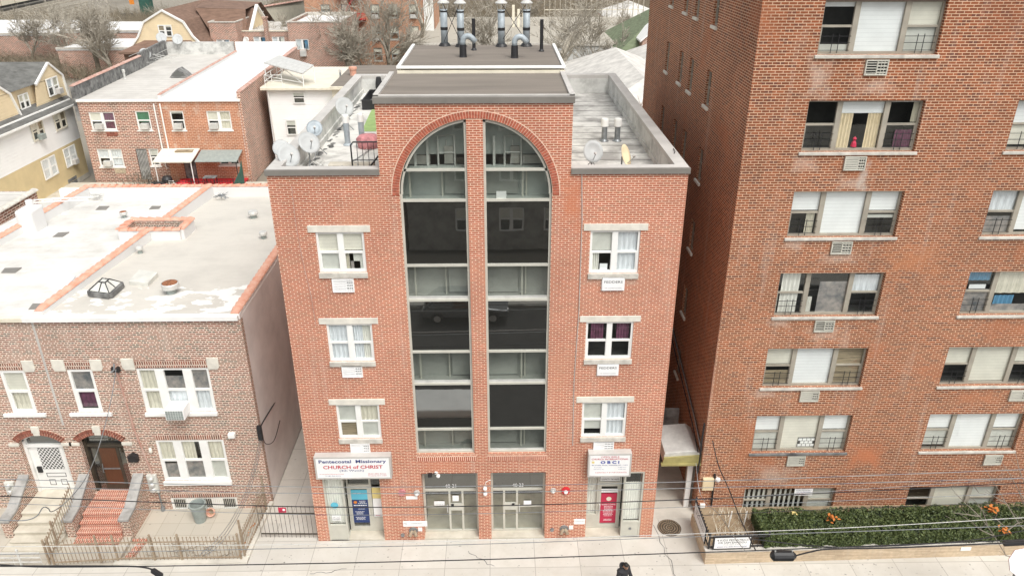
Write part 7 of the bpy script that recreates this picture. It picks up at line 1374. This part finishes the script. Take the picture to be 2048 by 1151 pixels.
bm=bmesh.new(); bmesh.ops.create_uvsphere(bm,u_segments=24,v_segments=16,radius=1); kill=[v for v in bm.verts if (v.co.z<.28 and v.co.y<.1) or (v.co.z<-.35)]; bmesh.ops.delete(bm,geom=kill,context='VERTS')
for v in bm.verts: v.co=(v.co.x*.084,v.co.y*.105,v.co.z*.128+.004)
me=bpy.data.meshes.new('hair'); bm.to_mesh(me); bm.free(); me.transform(Hm); me.materials.append(M['black_hair']); o=bpy.data.objects.new('hair',me); C.objects.link(o); o.parent=Pn
for p in me.polygons: p.use_smooth=True
JV=[(0,0,.86),(0,0,1.12),(0,0,1.33),(0,.01,1.45),(0,.03,1.51),(-.18,0,1.42),(-.26,-.01,1.15),(-.215,-.18,1.03),(.18,0,1.42),(.27,0,1.14),(.235,-.18,1.01)]
skinned('jacket',JV,[(0,1),(1,2),(2,3),(3,4),(3,5),(5,6),(6,7),(3,8),(8,9),(9,10)],[(.19,.14),(.18,.14),(.20,.145),(.14,.12),(.10,.10),.085,.07,.052,.085,.07,.052],'dark_jacket',Pn)
m=MB(); m.lathe([(.07,-.03),(.115,.0),(.12,.05),(.095,.09),(.085,.07),(.08,.0)],(0,.045,1.50),16,Matrix.Rotation(R(18),3,'X')); build('hood',m,'dark_jacket',Pn,local=True,smooth=True)
skinned('trousers',[(0,0,.92),(-.09,0,.86),(-.10,-.06,.5),(-.10,.02,.12),(.09,0,.86),(.10,.05,.5),(.10,.14,.12)],[(0,1),(1,2),(2,3),(0,4),(4,5),(5,6)],[(.16,.12),.105,.075,.06,.105,.075,.06],'denim',Pn)
for s,(x,y) in ((-1,(-.10,-.04)),(1,(.10,.08))): m=MB(); m.prism([(y-.20,.0),(y+.09,.0),(y+.09,.08),(y,.11),(y-.14,.07),(y-.20,.04)],x-.045,x+.045,'x'); build('shoe',m,'black_metal',Pn,local=True,bevel=.015)
for s,w_ in ((-1,Vector((-.17,-.27,1.03))),(1,Vector((.19,-.28,1.01)))):
    V=[w_,w_+Vector((-s*.02,-.05,.0))]; E_=[(0,1)]; rr=[.028,(.036,.016)]
    for k in range(4):
        b0=w_+Vector((-s*.02+(k-1.5)*.018,-.085,.004)); L_=(.062,.072,.068,.052)[k]; i=len(V); V+=[b0,b0+Vector((-s*.006,-L_*.5,.012)),b0+Vector((-s*.012,-L_*.75,.034))]; E_+=[(1,i),(i,i+1),(i+1,i+2)]; rr+=[.009,.0085,.007]
    i=len(V); V+=[w_+Vector((-s*.055,-.05,.02)),w_+Vector((-s*.07,-.085,.035))]; E_+=[(1,i),(i,i+1)]; rr+=[.011,.009]
    skinned('hand',[tuple(v) for v in V],E_,rr,'skin',Pn,1)
m=MB(); m.box(-.04,.04,-.385,-.375,1.03,1.17); build('phone_case',m,'black_metal',Pn,local=True) if 0 else None

# ================================================================ ACROSS THE STREET (seen in the window reflections)
car(-2.7,-5.75,-.14,0,'white_paint','white van parked at the near kerb, seen mirrored in the lower left dark glass',4.4,2.0,True)
car(-1.9,-16.9,-.14,180,'grey_car','grey car parked across the street, seen mirrored in the dark glass',4.7,1.6)
for k,(x0,x1,b_,l) in enumerate(((-16,-6.2,'mixed_brick','brick row house across the street at the left, seen in reflections'),(-6,5.5,'dark_concrete','dark grey house across the street opposite the arch, seen in reflections'),(5.7,16,'orange_brick','orange brick house across the street at the right, seen in reflections'))):
    t=thing('opposite_house',l,'house',((x0+x1)/2,-26.5,-.14)); Fb=frame(0,-26.5,180); ww=[(-x1+1+i*2.9,-x1+2.6+i*2.9,z,z+1.6,.1) for i in range(3) for z in (1.2,4.6,7.9)]; m=MB(Fb); wall(m,-x1,-x0,-.14,11.5,ww); build('brick_wall',m,b_,t)
    m=MB(); m.box(x0,x1,-36,-26.9,-.14,11.4); build('house_core',m,b_,t)
    for w in ww: window(t,Fb,*w[:4],inset=.04,fw=.08,rd=.2,shades=[[('shade_cream',0,.5)],[('shade_cream',0,.5)]])

# ================================================================ WEAR ON THE GROUND
r=random.Random(77)
for k,(x,y,dx,dy,l) in enumerate(((5.45,.6,.35,-2.6,'long crack in the sidewalk beside the manhole cover'),(-1.2,-.6,.9,-.7,'thin crack in the sidewalk in front of the door numbered 4021'),(-5.2,-1.3,-1.2,-.2,'thin crack in the sidewalk in front of the left shop'))):
    m=MB(); P=[Vector((x+dx*i/9+r.gauss(0,.03),y+dy*i/9+r.gauss(0,.03),.006)) for i in range(10)]
    for a,b in zip(P,P[1:]): d=(b-a).normalized(); q=Vector((-d.y,d.x,0))*.012; m.face(a-q,b-q,b+q,a+q)
    build('pavement_crack',m,'tarred_wall',label=l,cat='crack',group='cracks in the sidewalk')
m=MB()
for i in range(170):
    x=r.uniform(-8,18);y=r.uniform(-2.4,-.02) if x<6.8 else r.uniform(-2.4,-1.4); q=r.uniform(.012,.035); m.face(*[(x+q*math.cos(a*1.05),y+q*.8*math.sin(a*1.05),.0055) for a in range(6)])
build('gum_spots',m,'dark_concrete',kind='stuff',label='dark gum spots on the sidewalk')

a=onZ(72,382,6.4); t=thing('neighbouring_brick_building','low brick building with pale grey roof at the left edge beyond the white roof','building',(a.x-8,a.y-6,-.4))
m=MB(); m.box(a.x-18,a.x,3,a.y,-.4,6.4); build('brick_wall',m,'rear_brick',t); m=MB(); m.box(a.x-18,a.x-.25,3,a.y-.2,6.4,6.44); build('roof_deck',m,'silver_membrane',t); m=MB(); tile_run(m,(a.x-.1,3,6.4),(a.x-.1,a.y,6.4),.2,.45); build('coping_tiles',m,'sill_stone',t)
